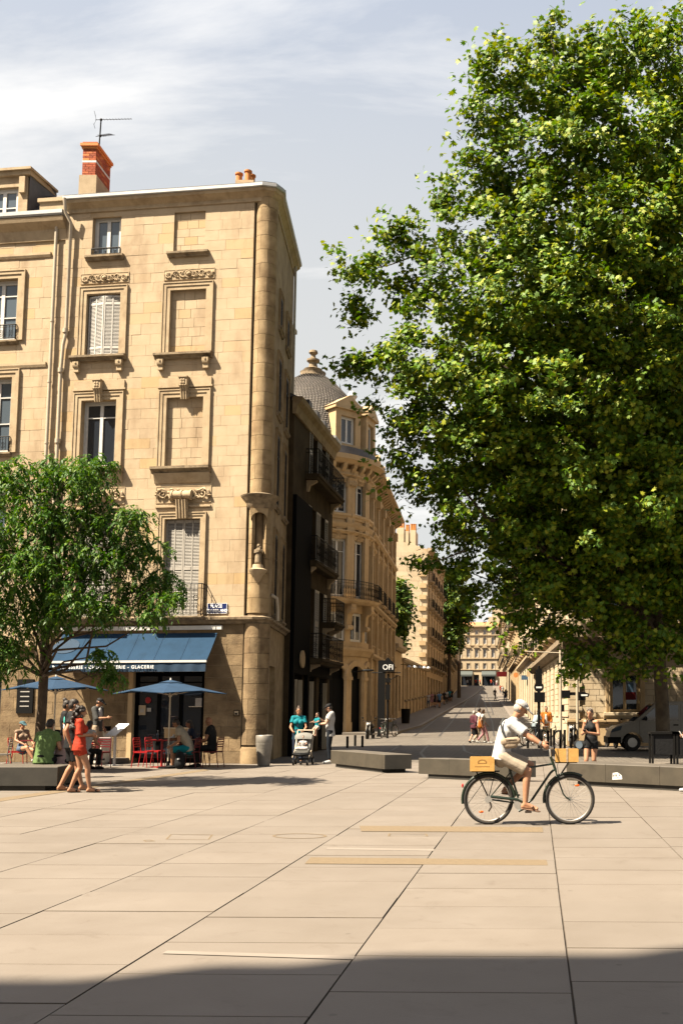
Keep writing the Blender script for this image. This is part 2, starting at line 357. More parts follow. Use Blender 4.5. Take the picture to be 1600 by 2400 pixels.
def wallmesh(fr, parent, u0, u1, z0, z1, holes, m, d=0.0, thick=0.45, name='wall', label=None):
    """a wall with real openings; holes = (u0, u1, z0, z1)"""
    zs = sorted({z0, z1} | {min(max(h[2], z0), z1) for h in holes} | {min(max(h[3], z0), z1) for h in holes}); b = MB()
    for a, c in zip(zs, zs[1:]):
        if c - a < 1e-4: continue
        zm = (a + c) / 2
        for p, q in cut(u0, u1, [(h[0], h[1]) for h in holes if h[2] < zm < h[3]]): b.fbox(fr, p, q, d - thick, d, a, c)
    return b.build(name, m, parent, label=label)
def ashlar(fr, parent, u0, u1, z0, z1, holes, m, course=0.33, length=0.72, d=0.0, joint=0.008, depth=0.06, limit=[300], name='stone', seed=3, breaks=()):
    """courses of single stones laid round the openings; those past the limit are joined into one part"""
    rnd = random.Random(seed)
    zs = sorted({z0, z1} | {h[2] for h in holes if z0 < h[2] < z1} | {h[3] for h in holes if z0 < h[3] < z1} | set(b for b in breaks if z0 < b < z1))
    zz = [zs[0]]
    for z in zs[1:]:
        if z - zz[-1] > 0.12 or z == z1: zz.append(z)
    rest = MB(); k = 0; rz = fr.rz()
    for a, c in zip(zz, zz[1:]):
        n = max(1, round((c - a) / course)); hgt = (c - a) / n
        for r in range(n):
            za, zc = a + hgt * r, a + hgt * (r + 1); zm = (za + zc) / 2; k += 1
            for p, q in cut(u0, u1, [(h[0], h[1]) for h in holes if h[2] < zm < h[3]]):
                L = q - p; cuts = [p]; x = p - (0.5 * length if k % 2 else 0) + rnd.uniform(-.06, .06)
                while True:
                    x += length * rnd.uniform(0.75, 1.3)
                    if x > q - 0.18: break
                    if x > p + 0.18: cuts.append(x)
                cuts.append(q)
                for s, e in zip(cuts, cuts[1:]):
                    pr = rnd.uniform(-0.004, 0.004)
                    if limit[0] > 0:
                        limit[0] -= 1
                        block_obj(name, parent, fr.P((s + e) / 2, d - depth / 2 + pr, zm), (e - s - joint, depth, zc - za - joint), rz, m)
                    else: rest.fbox(fr, s + joint / 2, e - joint / 2, d - depth, d + pr, za + joint / 2, zc - joint / 2)
    if rest.v: rest.build('stonework', m, parent, kind='stuff')
TMPS = bpy.data.scenes.new('modelling')
def evaluated_mesh(o):
    """mesh of a lone object with its modifiers, worked out in a scene of its own so that it stays quick"""
    TMPS.collection.objects.link(o); vl = TMPS.view_layers[0]; vl.update(); dg = vl.depsgraph; dg.update()
    me = bpy.data.meshes.new_from_object(o.evaluated_get(dg)); bpy.data.objects.remove(o); return me
def text_mesh(body, size, name, m, parent, fr, u, d, z, depth=0.004, align='CENTER', bold=0.0, spacing=1.0, sx=1.0, label=None, width=None):
    cu = bpy.data.curves.new(name, 'FONT'); cu.body = body; cu.size = size; cu.align_x = align; cu.align_y = 'CENTER'; cu.extrude = depth; cu.offset = bold; cu.space_character = spacing; cu.resolution_u = 3
    me = evaluated_mesh(bpy.data.objects.new(name, cu)); bpy.data.curves.remove(cu)
    if width: xs = [p.co.x for p in me.vertices]; sx = width / max(1e-6, max(xs) - min(xs))
    v = [tuple(fr.P(u + p.co.x * sx, d + p.co.z, z + p.co.y)) for p in me.vertices]; f = [tuple(p.vertices) for p in me.polygons]
    bpy.data.meshes.remove(me)
    o = mkobj(name, v, f, m, parent=parent)
    if label: o['label'] = label
    return o
# ------------------------------------------------------------------ ground, street, paving
def sheet(name, xs0, xs1, ys, dz, m, kind='structure'):
    b = MB(); v = []; f = []
    for y in ys:
        a = xs0(y) if callable(xs0) else xs0; c = xs1(y) if callable(xs1) else xs1
        v += [(a, y, gz(y) + dz), (c, y, gz(y) + dz)]
    for i in range(len(ys) - 1): f.append((2 * i, 2 * i + 1, 2 * i + 3, 2 * i + 2))
    b.add(v, f); o = b.build(name, m); o['kind'] = kind; return o
YS = [55, 75, 113, 148, 185, 240, 330]
sheet('ground', -900, 900, [-200, 0, 30] + YS + [2000], -0.05, 'pave_grey')
sheet('square_bed', -30, 16, [-12, 31.6], -0.014, 'joint')
ST_L = lambda Y: -9.3 + (Y - 66) * 0.0015 if Y > 60 else -14.0     # left and right house lines of the street
ST_R = lambda Y: 2.55 - (Y - 47) * 0.030
sheet('street', lambda Y: -30 if Y < 61 else ST_L(Y) + 2.4, lambda Y: 16 if Y < 47 else ST_R(Y) - 1.2, [31.6, 47, 60.9, 61.0] + YS[1:-1] + [238], -0.006, 'road_mid')
# raised pavements with kerbs along the houses
def pavement(name, a, c, ys, h=0.11):
    b = MB()
    for y0, y1 in zip(ys, ys[1:]):
        z0, z1 = gz(y0), gz(y1)
        b.hexa([(a(y0), y0, z0 - .1), (c(y0), y0, z0 - .1), (c(y1), y1, z1 - .1), (a(y1), y1, z1 - .1), (a(y0), y0, z0 + h), (c(y0), y0, z0 + h), (c(y1), y1, z1 + h), (a(y1), y1, z1 + h)])
    o = b.build(name, 'pave_grey'); o['kind'] = 'structure'
    k = MB(); e = 0.28 if c(80) < 0 else -0.28; cc = c if c(80) < 0 else a
    for y0, y1 in zip(ys, ys[1:]):
        z0, z1 = gz(y0), gz(y1); x0, x1 = cc(y0), cc(y1); lo, hi = (0, e) if e > 0 else (e, 0)
        k.hexa([(x0 + lo, y0, z0 - .1), (x0 + hi, y0, z0 - .1), (x1 + hi, y1, z1 - .1), (x1 + lo, y1, z1 - .1), (x0 + lo, y0, z0 + h + .004), (x0 + hi, y0, z0 + h + .004), (x1 + hi, y1, z1 + h + .004), (x1 + lo, y1, z1 + h + .004)])
    k.build('kerb', 'paving', o)
    return o
pavement('pavement', lambda Y: ST_L(Y) - 1, lambda Y: ST_L(Y) + (2.4 if Y > 66 else 1.9), [62.5, 66, 75, 113, 148, 185, 236])
pavement('pavement', lambda Y: ST_R(Y) - 1.2, lambda Y: ST_R(Y) + 1.0, [49, 55, 75, 113, 148, 185, 236])
# single slabs of the square: strips 1.35 m wide running away from the camera, cross joints every 0.84 m
pav = tag(bpy.data.objects.new('square_paving', None), kind='structure'); COL.objects.link(pav)
PD = Vector((55 / F, 1, 0)).normalized(); PN = Vector((PD.y, -PD.x, 0))
p0 = G(714, 2400); STRIP, ROW = 1.35, 0.84
slabs = []
prnd = random.Random(4)
offs = {0: 5.88, 1: 6.10}
for i in range(-16, 10):
    off = offs.get(i, 5.5 + prnd.uniform(0, ROW))
    for j in range(-9, 33):
        a = PN * (STRIP * i); y0 = off + (j - 0) * ROW
        c = p0 + a + PN * (STRIP / 2) + PD * ((y0 - p0.y - a.y) / PD.y + ROW / 2)
        if c.y < -2 or c.y > 31.3 or c.x < -24 or c.x > 13: continue
        slabs.append((c, i, j))
def vis(c):
    if c.y < 3.8: return 1e9
    px = 1200 + c.x / c.y * 2400
    return c.y if -80 < px < 1680 else 1e8
slabs.sort(key=lambda s: vis(s[0]))
rest = MB(); _sm = None
for n_, (c, i, j) in enumerate(slabs):
    g = prnd.uniform(0.007, 0.013); g2 = prnd.uniform(0.006, 0.011); dz = prnd.uniform(-0.0025, 0.0025)
    if n_ < 300:
        if _sm is None:
            b = MB(); e = 0.003
            b.add([(-.5, -.5, -.05), (.5, -.5, -.05), (.5, .5, -.05), (-.5, .5, -.05), (-.5, -.5, -e), (.5, -.5, -e), (.5, .5, -e), (-.5, .5, -e),
                   (-.4985, -.4975, 0), (.4985, -.4975, 0), (.4985, .4975, 0), (-.4985, .4975, 0)],
                  [(8, 9, 10, 11)]); b.mi = 1; b.f += [(4 + k, 4 + (k + 1) % 4, 8 + (k + 1) % 4, 8 + k) for k in range(4)] + [(k, (k + 1) % 4, 4 + (k + 1) % 4, 4 + k) for k in range(4)]; b.m += [1] * 8
            o = b.build('slab', ['paving', 'joint'], pav, local=True); _sm = o.data
        else:
            o = bpy.data.objects.new('slab', _sm); COL.objects.link(o); o.parent = pav
        o.location = (c.x, c.y, dz); o.scale = (STRIP - g, ROW - g2, 1); o.rotation_euler = (0, 0, math.atan2(PN.y, PN.x))
    else:
        a = PN * (STRIP / 2 - g / 2); d = PD * (ROW / 2 - g2 / 2); zz = Vector((0, 0, dz))
        rest.add([c - a - d + zz, c + a - d + zz, c + a + d + zz, c - a + d + zz, c - a - d - Vector((0, 0, .03)), c + a - d - Vector((0, 0, .03)), c + a + d - Vector((0, 0, .03)), c - a + d - Vector((0, 0, .03))],
                 [(0, 1, 2, 3), (4, 5, 1, 0), (5, 6, 2, 1), (6, 7, 3, 2), (7, 4, 0, 3)])
rest.build('paving_slabs_far', 'paving', pav, kind='stuff')
def inlay(name, pts, m, dz=0.004, label=None):
    b = MB(); q = [G(*p) for p in pts]; b.add([(p.x, p.y, dz) for p in q], [tuple(range(len(q) - 1, -1, -1))])
    o = b.build(name, m, pav); return o
inlay('sand_strip', [(842, 1936), (1270, 1939), (1272, 1951), (846, 1949)], 'sand')
inlay('sand_strip', [(728, 2010), (1280, 2016), (1283, 2029), (714, 2025)], 'sand')
inlay('pale_strip', [(392, 2229), (832, 2242), (828, 2250), (380, 2236)], 'paving_light')
inlay('pale_strip', [(768, 1987), (1018, 1991), (1014, 1995), (763, 1991)], 'paving_light')
inlay('drain_line', [(-20, 1874), (480, 1803), (490, 1806), (-20, 1882)], 'sand')
def ringline(name, pts, wpx, m='sand'):
    b = MB(); q = [G(*p) for p in pts]; n = len(q); c = sum(q, Vector()) / n
    vin = [c + (p - c) * (1 - wpx / max((p - c).length, 1e-3)) for p in q]
    b.add([(p.x, p.y, .0045) for p in q] + [(p.x, p.y, .0045) for p in vin], [(i, (i + 1) % n, n + (i + 1) % n, n + i) for i in range(n)])
    return b.build(name, m, pav)
ringline('manhole_cover', [(702 + 64 * math.cos(a), 1960 + 6 * math.sin(a)) for a in [2 * PI * k / 32 for k in range(32)]], 0.035)
ringline('manhole_cover', [(400, 1956), (500, 1957), (490, 1969), (388, 1968)], 0.03)
ringline('manhole_cover', [(910, 1954), (1000, 1955), (1003, 1961), (908, 1961)], 0.03)
ringline('manhole_cover', [(335, 1970), (352, 1969), (365, 1972), (342, 1974)], 0.04)
# tram rails, each laid on the street surface
def rail(pts):
    b = MB(); q = []
    for k in range(len(pts) - 1):
        for s in range(6):
            t = s / 6; q.append(G(pts[k][0] + (pts[k + 1][0] - pts[k][0]) * t, pts[k][1] + (pts[k + 1][1] - pts[k][1]) * t))
    q.append(G(*pts[-1])); L_, R_ = [], []
    for i, p in enumerate(q):
        d = (q[min(i + 1, len(q) - 1)] - q[max(i - 1, 0)]); d.z = 0; d.normalize(); s = Vector((d.y, -d.x, 0)) * 0.055
        L_.append(p - s); R_.append(p + s)
    n = len(q); up = Vector((0, 0, 0.006)); b.add([p + up for p in L_] + [p + up for p in R_], [(i, i + 1, n + i + 1, n + i) for i in range(n - 1)])
    return b.build('rail', 'rail', tram)
tram = tag(bpy.data.objects.new('tram_track', None), kind='structure'); COL.objects.link(tram)
C6 = lambda L_: [(960 + x * .2296, 1400 + y * .2296) for x, y in L_]
rail(C6([(640, 950), (560, 1010), (430, 1100), (230, 1275), (0, 1450), (-180, 1560), (-400, 1650)]))
rail(C6([(655, 950), (600, 1030), (545, 1110), (420, 1280), (270, 1450), (150, 1545), (110, 1590), (150, 1640), (260, 1680)]))
rail(C6([(722, 950), (700, 1040), (670, 1120), (640, 1250), (600, 1440), (545, 1520), (560, 1570), (640, 1600), (760, 1618)]))
rail(C6([(745, 950), (760, 1060), (790, 1160), (840, 1270), (860, 1430), (880, 1560)]))
rail(C6([(760, 950), (812, 1060), (850, 1200)]))
rail(C6([(610, 950), (470, 1040), (300, 1160)]))

# ------------------------------------------------------------------ stone benches of the square
def bench(pA, pB, pC, label, mA='bench', mB='bench', h0=0.10, h1=0.47, joints=(), plinth=0.16):
    """A-B the long front edge, B-C the end face; parallelogram plan"""
    A, B, C = Vector((*pA, 0)), Vector((*pB, 0)), Vector((*pC, 0)); D = A + (C - B); c = (A + B + C + D) / 4
    t = thing('stone_bench', label, 'bench', (c.x, c.y, 0), 'stone benches round the square')
    f = MB(); L_ = (B - A); n = max(1, len(joints) + 1); ks = [0] + list(joints) + [1]
    for i in range(n):
        g = 0.003 / L_.length; a = A + L_ * (ks[i] + (g if i else 0)); e = A + L_ * (ks[i + 1] - (g if i < n - 1 else 0)); off = C - B
        q = MB(); q.mi = 0
        P8 = [a, e, e + off, a + off]; up = Vector((0, 0, 1)); in_ = 0.012
        ce = sum(P8, Vector()) / 4
        q.add([p + up * h0 for p in P8] + [p + up * (h1 - .012) for p in P8] + [p + (ce - p).normalized() * in_ + up * h1 for p in P8],
              [(3, 2, 1, 0), (0, 1, 5, 4), (2, 3, 7, 6), (3, 0, 4, 7)])
        q.mi = 1; q.add([e + up * h0, e + off + up * h0, e + off + up * (h1 - .012), e + up * (h1 - .012)], [(0, 1, 2, 3)])
        q.mi = 2; q.add([p + up * (h1 - .012) for p in P8] + [p + (ce - p).normalized() * in_ + up * h1 for p in P8], [(4, 5, 6, 7)] + [(k, (k + 1) % 4, 4 + (k + 1) % 4, 4 + k) for k in range(4)])
        q.build('bench_block', [mA, mB, 'bench_top'], t)
    b = MB(); P8 = [A, B, C, D]; i8 = [c + (p - c) - (p - c).normalized() * plinth * 1.6 for p in P8]
    i8 = [Vector((p.x, p.y, 0)) for p in i8]
    b.hexa(i8 + [p + Vector((0, 0, h0)) for p in i8]); b.build('plinth', 'bench_dark', t)
    return t
b_left = bench((-16.0, 20.55), (-8.93, 20.35), (-9.13, 21.6), 'long dark stone bench where the man in the green shirt sits', mA='bench_dark', joints=(0.34, 0.67))
bench((-5.12, 29.2), (-3.23, 26.2), (-2.57, 26.4), 'stone bench block beside the man holding a baby', mB='bench_dark', joints=(0.30, 0.68))
bench((-2.2, 24.3), (-0.09, 23.0), (0.52, 23.05), 'stone bench block behind the rear wheel of the ridden bicycle', mB='bench_dark', joints=(0.35,))
b3 = bench((1.15, 22.0), (5.0, 18.9), (5.55, 19.6), 'long stone bench with a torn white sticker, on the right', joints=(0.2, 0.46, 0.75))
fr3 = Fr((1.15, 22.0, 0), (3.85, -3.1)); st = MB(); s0 = fr3.ur(1434, 1810, 1457, 1828)
srnd = random.Random(5)
pts = [(s0[0], s0[2]), ((s0[0] + s0[1]) / 2, s0[2] + .01), (s0[1], s0[2] + .02), (s0[1] - .01, s0[2] + .09), (s0[1] - .05, s0[2] + .12), ((s0[0] + s0[1]) / 2, s0[3]), (s0[0] + .01, s0[3] - .02)]
st.poly([fr3.P(u, .002, z) for u, z in pts], fr3.n * .002); st.build('sticker', 'white', b3, label='torn white sticker')
sm = MB()
for k in range(5): a, c = s0[0] + .02 + .035 * k, s0[2] + .03 + srnd.uniform(0, .05); sm.fbox(fr3, a, a + .02, .004, .006, c, c + srnd.uniform(.02, .05))
sm.build('sticker_print', 'bench_dark', b3)
# ------------------------------------------------------------------ pieces that facades share
def sweep(path, prof, b, close_ends=True):
    """sweep a (d, z) profile along a plan path; d points to the right-hand side of the path"""
    pts = [Vector((p[0], p[1], 0)) for p in path]; n = len(prof); vs = []; fs = []
    for i, p in enumerate(pts):
        a = (p - pts[i - 1]).normalized() if i else None; c = (pts[i + 1] - p).normalized() if i < len(pts) - 1 else None
        na = Vector((a.y, -a.x, 0)) if a else None; nc = Vector((c.y, -c.x, 0)) if c else None
        if na and nc:
            m = (na + nc); m.normalize(); m = m / max(0.35, m.dot(na))
        else: m = na or nc
        vs += [p + m * d + Vector((0, 0, z)) for d, z in prof]
    for i in range(len(pts) - 1):
        for k in range(n): fs.append((i * n + k, i * n + (k + 1) % n, (i + 1) * n + (k + 1) % n, (i + 1) * n + k))
    if close_ends: fs.append(tuple(range(n - 1, -1, -1))); fs.append(tuple((len(pts) - 1) * n + k for k in range(n)))
    b.add(vs, fs)
def architrave(fr, parent, u0, u1, z0, z1, w=0.2, d=0.05, m='stone_trim', bottom=False):
    b = MB(); w1 = w * 0.55
    for (a, c, dd) in ((w1, 0.0, d * 0.55), (w, w1, d)):
        b.fbox(fr, u0 - a, u0 - c, -.02, dd, z0, z1 + c); b.fbox(fr, u1 + c, u1 + a, -.02, dd, z0, z1 + c); b.fbox(fr, u0 - a, u1 + a, -.02, dd, z1 + c, z1 + a)
    b.fbox(fr, u0 - w - .025, u0 - w, -.02, d + .02, z0, z1 + w); b.fbox(fr, u1 + w, u1 + w + .025, -.02, d + .02, z0, z1 + w); b.fbox(fr, u0 - w - .025, u1 + w + .025, -.02, d + .02, z1 + w, z1 + w + .03)
    return b.build('window_surround', m, parent)
def sill(fr, parent, u0, u1, z, h=0.17, proj=0.20, m='stone_sill', brackets=False):
    b = MB(); b.fprofile(fr, u0, u1, [(-.02, z - h), (proj * .45, z - h), (proj * .55, z - h * .7), (proj * .9, z - h * .45), (proj, z - h * .4), (proj, z), (-.02, z + .02)])
    o = b.build('sill', m, parent)
    if brackets:
        for uc in (u0 + .2, u1 - .2):
            q = MB(); q.fbox(fr, uc - .1, uc + .1, -.02, proj * .75, z - h - .13, z - h); q.fbox(fr, uc - .085, uc + .085, -.02, proj * .5, z - h - .34, z - h - .13)
            c = fr.P(uc - .09, proj * .45, z - h - .15); e = fr.P(uc + .09, proj * .45, z - h - .15); q.tube([c, e], .06, 10)
            q.tube([fr.P(uc, proj * .7, z - h - .05), fr.P(uc, proj * .86, z - h - .05)], .035, 8)
            q.build('bracket', 'stone_trim', o)
    return o
def scrolls(fr, parent, u0, u1, z0, z1, seed=1, d=0.03, name='carved_frieze', m='stone_trim', centre=True):
    """a carved panel: sunk ground, mirrored scrolls and leaves, a cartouche in the middle"""
    b = MB(); rnd = random.Random(seed); h = z1 - z0; uc = (u0 + u1) / 2; half = (u1 - u0) / 2; zc = (z0 + z1) / 2
    b.fbox(fr, u0, u1, -.02, .012, z0, z1)
    for e in ((u0, u1, z0 - .02, z0), (u0, u1, z1, z1 + .02), (u0 - .02, u0, z0 - .02, z1 + .02), (u1, u1 + .02, z0 - .02, z1 + .02)): b.fbox(fr, e[0], e[1], -.02, .022, e[2], e[3])
    for s in (-1, 1):
        n = max(2, int(half / (h * .8)))
        for k in range(n):
            cu = uc + s * half * (k + .75) / (n + .35); r = h * .36; sg = 1 if k % 2 else -1; pts = []
            for i in range(16):
                a = i / 15 * 3.6 * PI; rr = r * (1 - i / 17); pts.append(fr.P(cu + s * rr * math.cos(a), d * (1 + .4 * math.sin(i)), zc + sg * rr * math.sin(a)))
            b.tube(pts, [h * .065 * (1.2 - i / 20) for i in range(16)], 5)
            for j in range(5):
                a = rnd.uniform(0, 2 * PI); p = fr.P(cu + r * 1.15 * math.cos(a), d * .7, zc + r * .95 * math.sin(a)); b.ell(p, (h * .13, h * .13, h * .075), 6, 4)
        cu = uc + s * half * .93; b.ell(fr.P(cu, d * .7, zc), (h * .11, h * .11, h * .3), 6, 4)
    if centre:
        b.tube([fr.P(uc + h * .42 * math.cos(a), d, zc + h * .38 * math.sin(a)) for a in [2 * PI * i / 16 for i in range(17)]], h * .07, 5); b.ell(fr.P(uc, d * .5, zc), (h * .3, h * .3, h * .26), 10, 6)
    return b.build(name, m, parent, smooth=True, angle=50)
def keystone(fr, parent, uc, z0, z1, w=0.26, d=0.22, m='stone_trim'):
    b = MB(); h = z1 - z0
    b.fprofile(fr, uc - w / 2, uc + w / 2, [(-.02, z0), (d * .35, z0), (d * .45, z0 + h * .1), (d * .4, z0 + h * .3), (d * .65, z0 + h * .5), (d, z0 + h * .62), (d, z1), (-.02, z1)])
    for k in (-1, 0, 1):
        u = uc + k * w * .3; b.tube([fr.P(u, d * .42, z0 - .03), fr.P(u, d * .5, z0 + h * .25), fr.P(u, d * .72, z0 + h * .5), fr.P(u, d * 1.0, z0 + h * .62)], [.02, .035, .035, .03], 6)
    for i in range(4):
        a = PI / 4 + i * PI / 2; b.ell(fr.P(uc + w * .22 * math.cos(a), d + .005, z1 - h * .2 + w * .22 * math.sin(a)), (w * .17, w * .1, w * .17), 6, 4)
    b.fbox(fr, uc - w / 2 - .02, uc + w / 2 + .02, -.02, d + .03, z1, z1 + .04)
    return b.build('keystone', m, parent, smooth=True, angle=35)
def casement(fr, parent, u0, u1, z0, z1, d=-0.2, bars=(0.3,), frame='white', glass='glass', fw=0.06, leaves=2, name='window'):
    """a window: outer frame, leaves, bars (one mesh) and each leaf's glass as a sub-part"""
    b = MB(); b.fbox(fr, u0, u0 + fw, d - .06, d, z0, z1); b.fbox(fr, u1 - fw, u1, d - .06, d, z0, z1); b.fbox(fr, u0 + fw, u1 - fw, d - .06, d, z1 - fw, z1); b.fbox(fr, u0 + fw, u1 - fw, d - .06, d, z0, z0 + fw)
    wl = (u1 - u0 - 2 * fw) / leaves; lf = fw * .75
    for i in range(leaves):
        a = u0 + fw + wl * i; c = a + wl
        b.fbox(fr, a, a + lf, d - .045, d + .012, z0 + fw, z1 - fw); b.fbox(fr, c - lf, c, d - .045, d + .012, z0 + fw, z1 - fw)
        b.fbox(fr, a + lf, c - lf, d - .045, d + .012, z1 - fw - lf, z1 - fw); b.fbox(fr, a + lf, c - lf, d - .045, d + .012, z0 + fw, z0 + fw + lf)
        for k in bars:
            z = z1 - (z1 - z0) * k; b.fbox(fr, a + lf, c - lf, d - .04, d + .006, z - .018, z + .018)
    o = b.build(name, frame, parent)
    for i in range(leaves):
        a = u0 + fw + wl * i; p = MB(); p.fbox(fr, a + .01, a + wl - .01, d - .035, d - .028, z0 + fw, z1 - fw); p.build('pane', glass, o)
    return o
def reveal_back(fr, parent, u0, u1, z0, z1, d=-0.43, m='dark_in', name='recess_back'):
    b = MB(); b.fbox(fr, u0 - .02, u1 + .02, d - .02, d, z0 - .02, z1 + .02); return b.build(name, m, parent)
def shutter_leaf(parent, P0, P1, z0, z1, m='shutter', panels=((.03, .14), (.17, .88), (.91, .97)), step=0.045, cols=2):
    """a louvred leaf between two plan points"""
    fr = Fr((P0.x, P0.y, 0), (P1 - P0)); Lw = (P1 - P0).length; b = MB(); h = z1 - z0; fw = 0.035; th = .018
    us = [0] + [Lw * k / cols for k in range(1, cols)] + [Lw]
    for u in us: b.fbox(fr, max(0, u - fw * (.5 if 0 < u < Lw else 1)) if u else 0, min(Lw, u + fw * (.5 if 0 < u < Lw else 1)) if u < Lw else Lw, -th, th, z0, z1) if 0 < u < Lw else b.fbox(fr, (0 if u == 0 else Lw - fw), (fw if u == 0 else Lw), -th, th, z0, z1)
    zs = sorted([0] + [x for p in panels for x in p] + [1])
    for a, c in ((zs[i], zs[i + 1]) for i in range(0, len(zs), 2)):
        for u, v in zip(us, us[1:]): b.fbox(fr, u + fw * .9, v - fw * .9, -th, th, z0 + h * a, z0 + h * c)
    o = b.build('shutter', m, parent); s = MB()
    for a, c in panels:
        z = z0 + h * a + step * .3
        while z < z0 + h * c - step * .3:
            for u, v in zip(us, us[1:]):
                A, B = u + fw * .5, v - fw * .5
                s.add([fr.P(A, -.012, z + .02), fr.P(B, -.012, z + .02), fr.P(B, .012, z - .006), fr.P(A, .012, z - .006), fr.P(A, -.012, z + .027), fr.P(B, -.012, z + .027), fr.P(B, .012, z + .001), fr.P(A, .012, z + .001)],
                      [(3, 2, 1, 0), (4, 5, 6, 7), (0, 1, 5, 4), (1, 2, 6, 5), (2, 3, 7, 6), (3, 0, 4, 7)])
            z += step
    s.build('louvres', m, o, kind='stuff'); return o
def railing(b, P, Q, z0, z1, sp=0.11, r=0.009, ornate=True, seed=0):
    """a run of wrought iron between two points: rails, balusters, scrolls"""
    P, Q = Vector((P[0], P[1], 0)), Vector((Q[0], Q[1], 0)); L_ = (Q - P).length; t = (Q - P) / max(L_, 1e-6); u = Vector((0, 0, 1)); h = z1 - z0
    b.tube([P + u * z1, Q + u * z1], r * 2.0, 6); b.tube([P + u * (z0 + .06), Q + u * (z0 + .06)], r * 1.4, 5); b.tube([P + u * (z1 - h * .14), Q + u * (z1 - h * .14)], r * 1.1, 5)
    n = max(1, int(L_ / sp))
    for i in range(n + 1): p = P + t * (L_ * i / n); b.tube([p + u * (z0 if i in (0, n) else z0 + .06), p + u * z1], r * (1.5 if i in (0, n) else 1), 5)
    if ornate:
        m = max(1, int(L_ / .3))
        for i in range(m):
            c = P + t * (L_ * (i + .5) / m); rr = min(.11, h * .13)
            for zc, sg in ((z0 + h * .3, 1), (z0 + h * .58, -1)):
                b.tube([c + t * (rr * (1 - k / 14) * math.cos(k * .75)) + u * (zc + sg * rr * (1 - k / 14) * math.sin(k * .75)) for k in range(13)], r * .9, 4)
def balcony(fr, parent, u0, u1, z, proj=0.55, h=1.0, slab='stone_sill', ornate=True, brackets=True, th=.16, plants=False, d0=0.0):
    s = MB(); s.fprofile(fr, u0, u1, [(d0 - .02, z - th), (d0 + proj * .82, z - th), (d0 + proj * .9, z - th * .5), (d0 + proj, z - th * .42), (d0 + proj, z), (d0 - .02, z)]); o = s.build('balcony', slab, parent)
    r = MB(); A, B, C, D = fr.P(u0 + .03, d0, 0), fr.P(u0 + .03, d0 + proj - .04, 0), fr.P(u1 - .03, d0 + proj - .04, 0), fr.P(u1 - .03, d0, 0)
    for p, q in ((A, B), (B, C), (C, D)): railing(r, p, q, z, z + h, ornate=ornate)
    r.build('railing', 'iron', o)
    if brackets:
        for k in range(2):
            uc = u0 + .25 + (u1 - u0 - .5) * k; q = MB(); q.fprofile(fr, uc - .09, uc + .09, [(d0 - .02, z - th - .42), (d0 + .08, z - th - .42), (d0 + .14, z - th - .2), (d0 + proj * .75, z - th - .06), (d0 + proj * .75, z - th), (d0 - .02, z - th)]); q.build('bracket', 'stone_trim', o)
    return o

# ------------------------------------------------------------------ the corner house with the pastry shop
B1 = G(590, 1790)
F1 = Fr(B1, (7.75, -1.0))
hc = thing('corner_house', 'tall limestone corner house with blind window panels, blue shop awning and rounded corner', 'house', (B1.x, B1.y, 0))
uL = F1.px(139, 900)[0]; uR = F1.px(583, 1000)[0]
ZT = F1.px(400, 478)[1]            # underside of the cornice
zled = F1.px(400, 1462)[1]         # underside of the ledge over the shop
op = {
 'a4': F1.ur(217, 506, 283, 600), 'b4': F1.ur(408, 496, 481, 591),
 'a3': F1.ur(202, 688, 281, 835), 'b3': F1.ur(398, 679, 482, 829),
 'a2': F1.ur(189, 938, 271, 1096), 'b2': F1.ur(389, 931, 475, 1095),
 'a1': F1.ur(180, 1220, 264, 1446), 'b1': F1.ur(383, 1216, 467, 1446),
}
holes = list(op.values())
shop = F1.ur(311, 1560, 477, 1784); shop = (shop[0], shop[1], 0.0, shop[3])
door = F1.ur(135, 1600, 200, 1790); door = (door[0], door[1], 0.0, door[3])
wallmesh(F1, hc, uL, uR, 0.0, zled, [shop], 'mortar', d=-.012)
wallmesh(F1, hc, uL, uR, zled, ZT + .1, holes, 'mortar', d=-.012)
lim = [300]
ashlar(F1, hc, uL, uR, zled + .16, ZT, holes, 'stone', course=0.33, length=0.70, limit=lim, seed=8, joint=.002)
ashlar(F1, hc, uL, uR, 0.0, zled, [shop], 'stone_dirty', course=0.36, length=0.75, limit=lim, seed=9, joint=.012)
for k in ('b4', 'b3', 'b2'):                                   # blind windows: the sunk panels are laid stones too
    u0, u1, z0, z1 = op[k]; dep = 0.10 if k != 'b4' else 0.07
    ashlar(F1, hc, u0, u1, z0, z1, [], 'stone', course=0.3, length=0.42, limit=lim, seed=ord(k[0]) + int(k[1]), d=-dep, joint=.010)
    reveal_back(F1, hc, u0, u1, z0, z1, d=-dep - .014, m='mortar', name='panel_back')
for k in ('a4', 'a3', 'a2', 'a1', 'b1'): reveal_back(F1, hc, *op[k])
# attic row
casement(F1, hc, *op['a4'], d=-.16, bars=(), glass='glass_sky', fw=.075)
for k in ('a4', 'b4'):
    u0, u1, z0, z1 = op[k]; sill(F1, hc, u0 - .16, u1 + .16, z0, .16, .15)
u0, u1, z0, z1 = op['a4']; g = MB(); railing(g, F1.P(u0, .02, 0), F1.P(u1, .02, 0), z0 + .01, z0 + .26, sp=.1); g.build('window_guard', 'iron', hc)
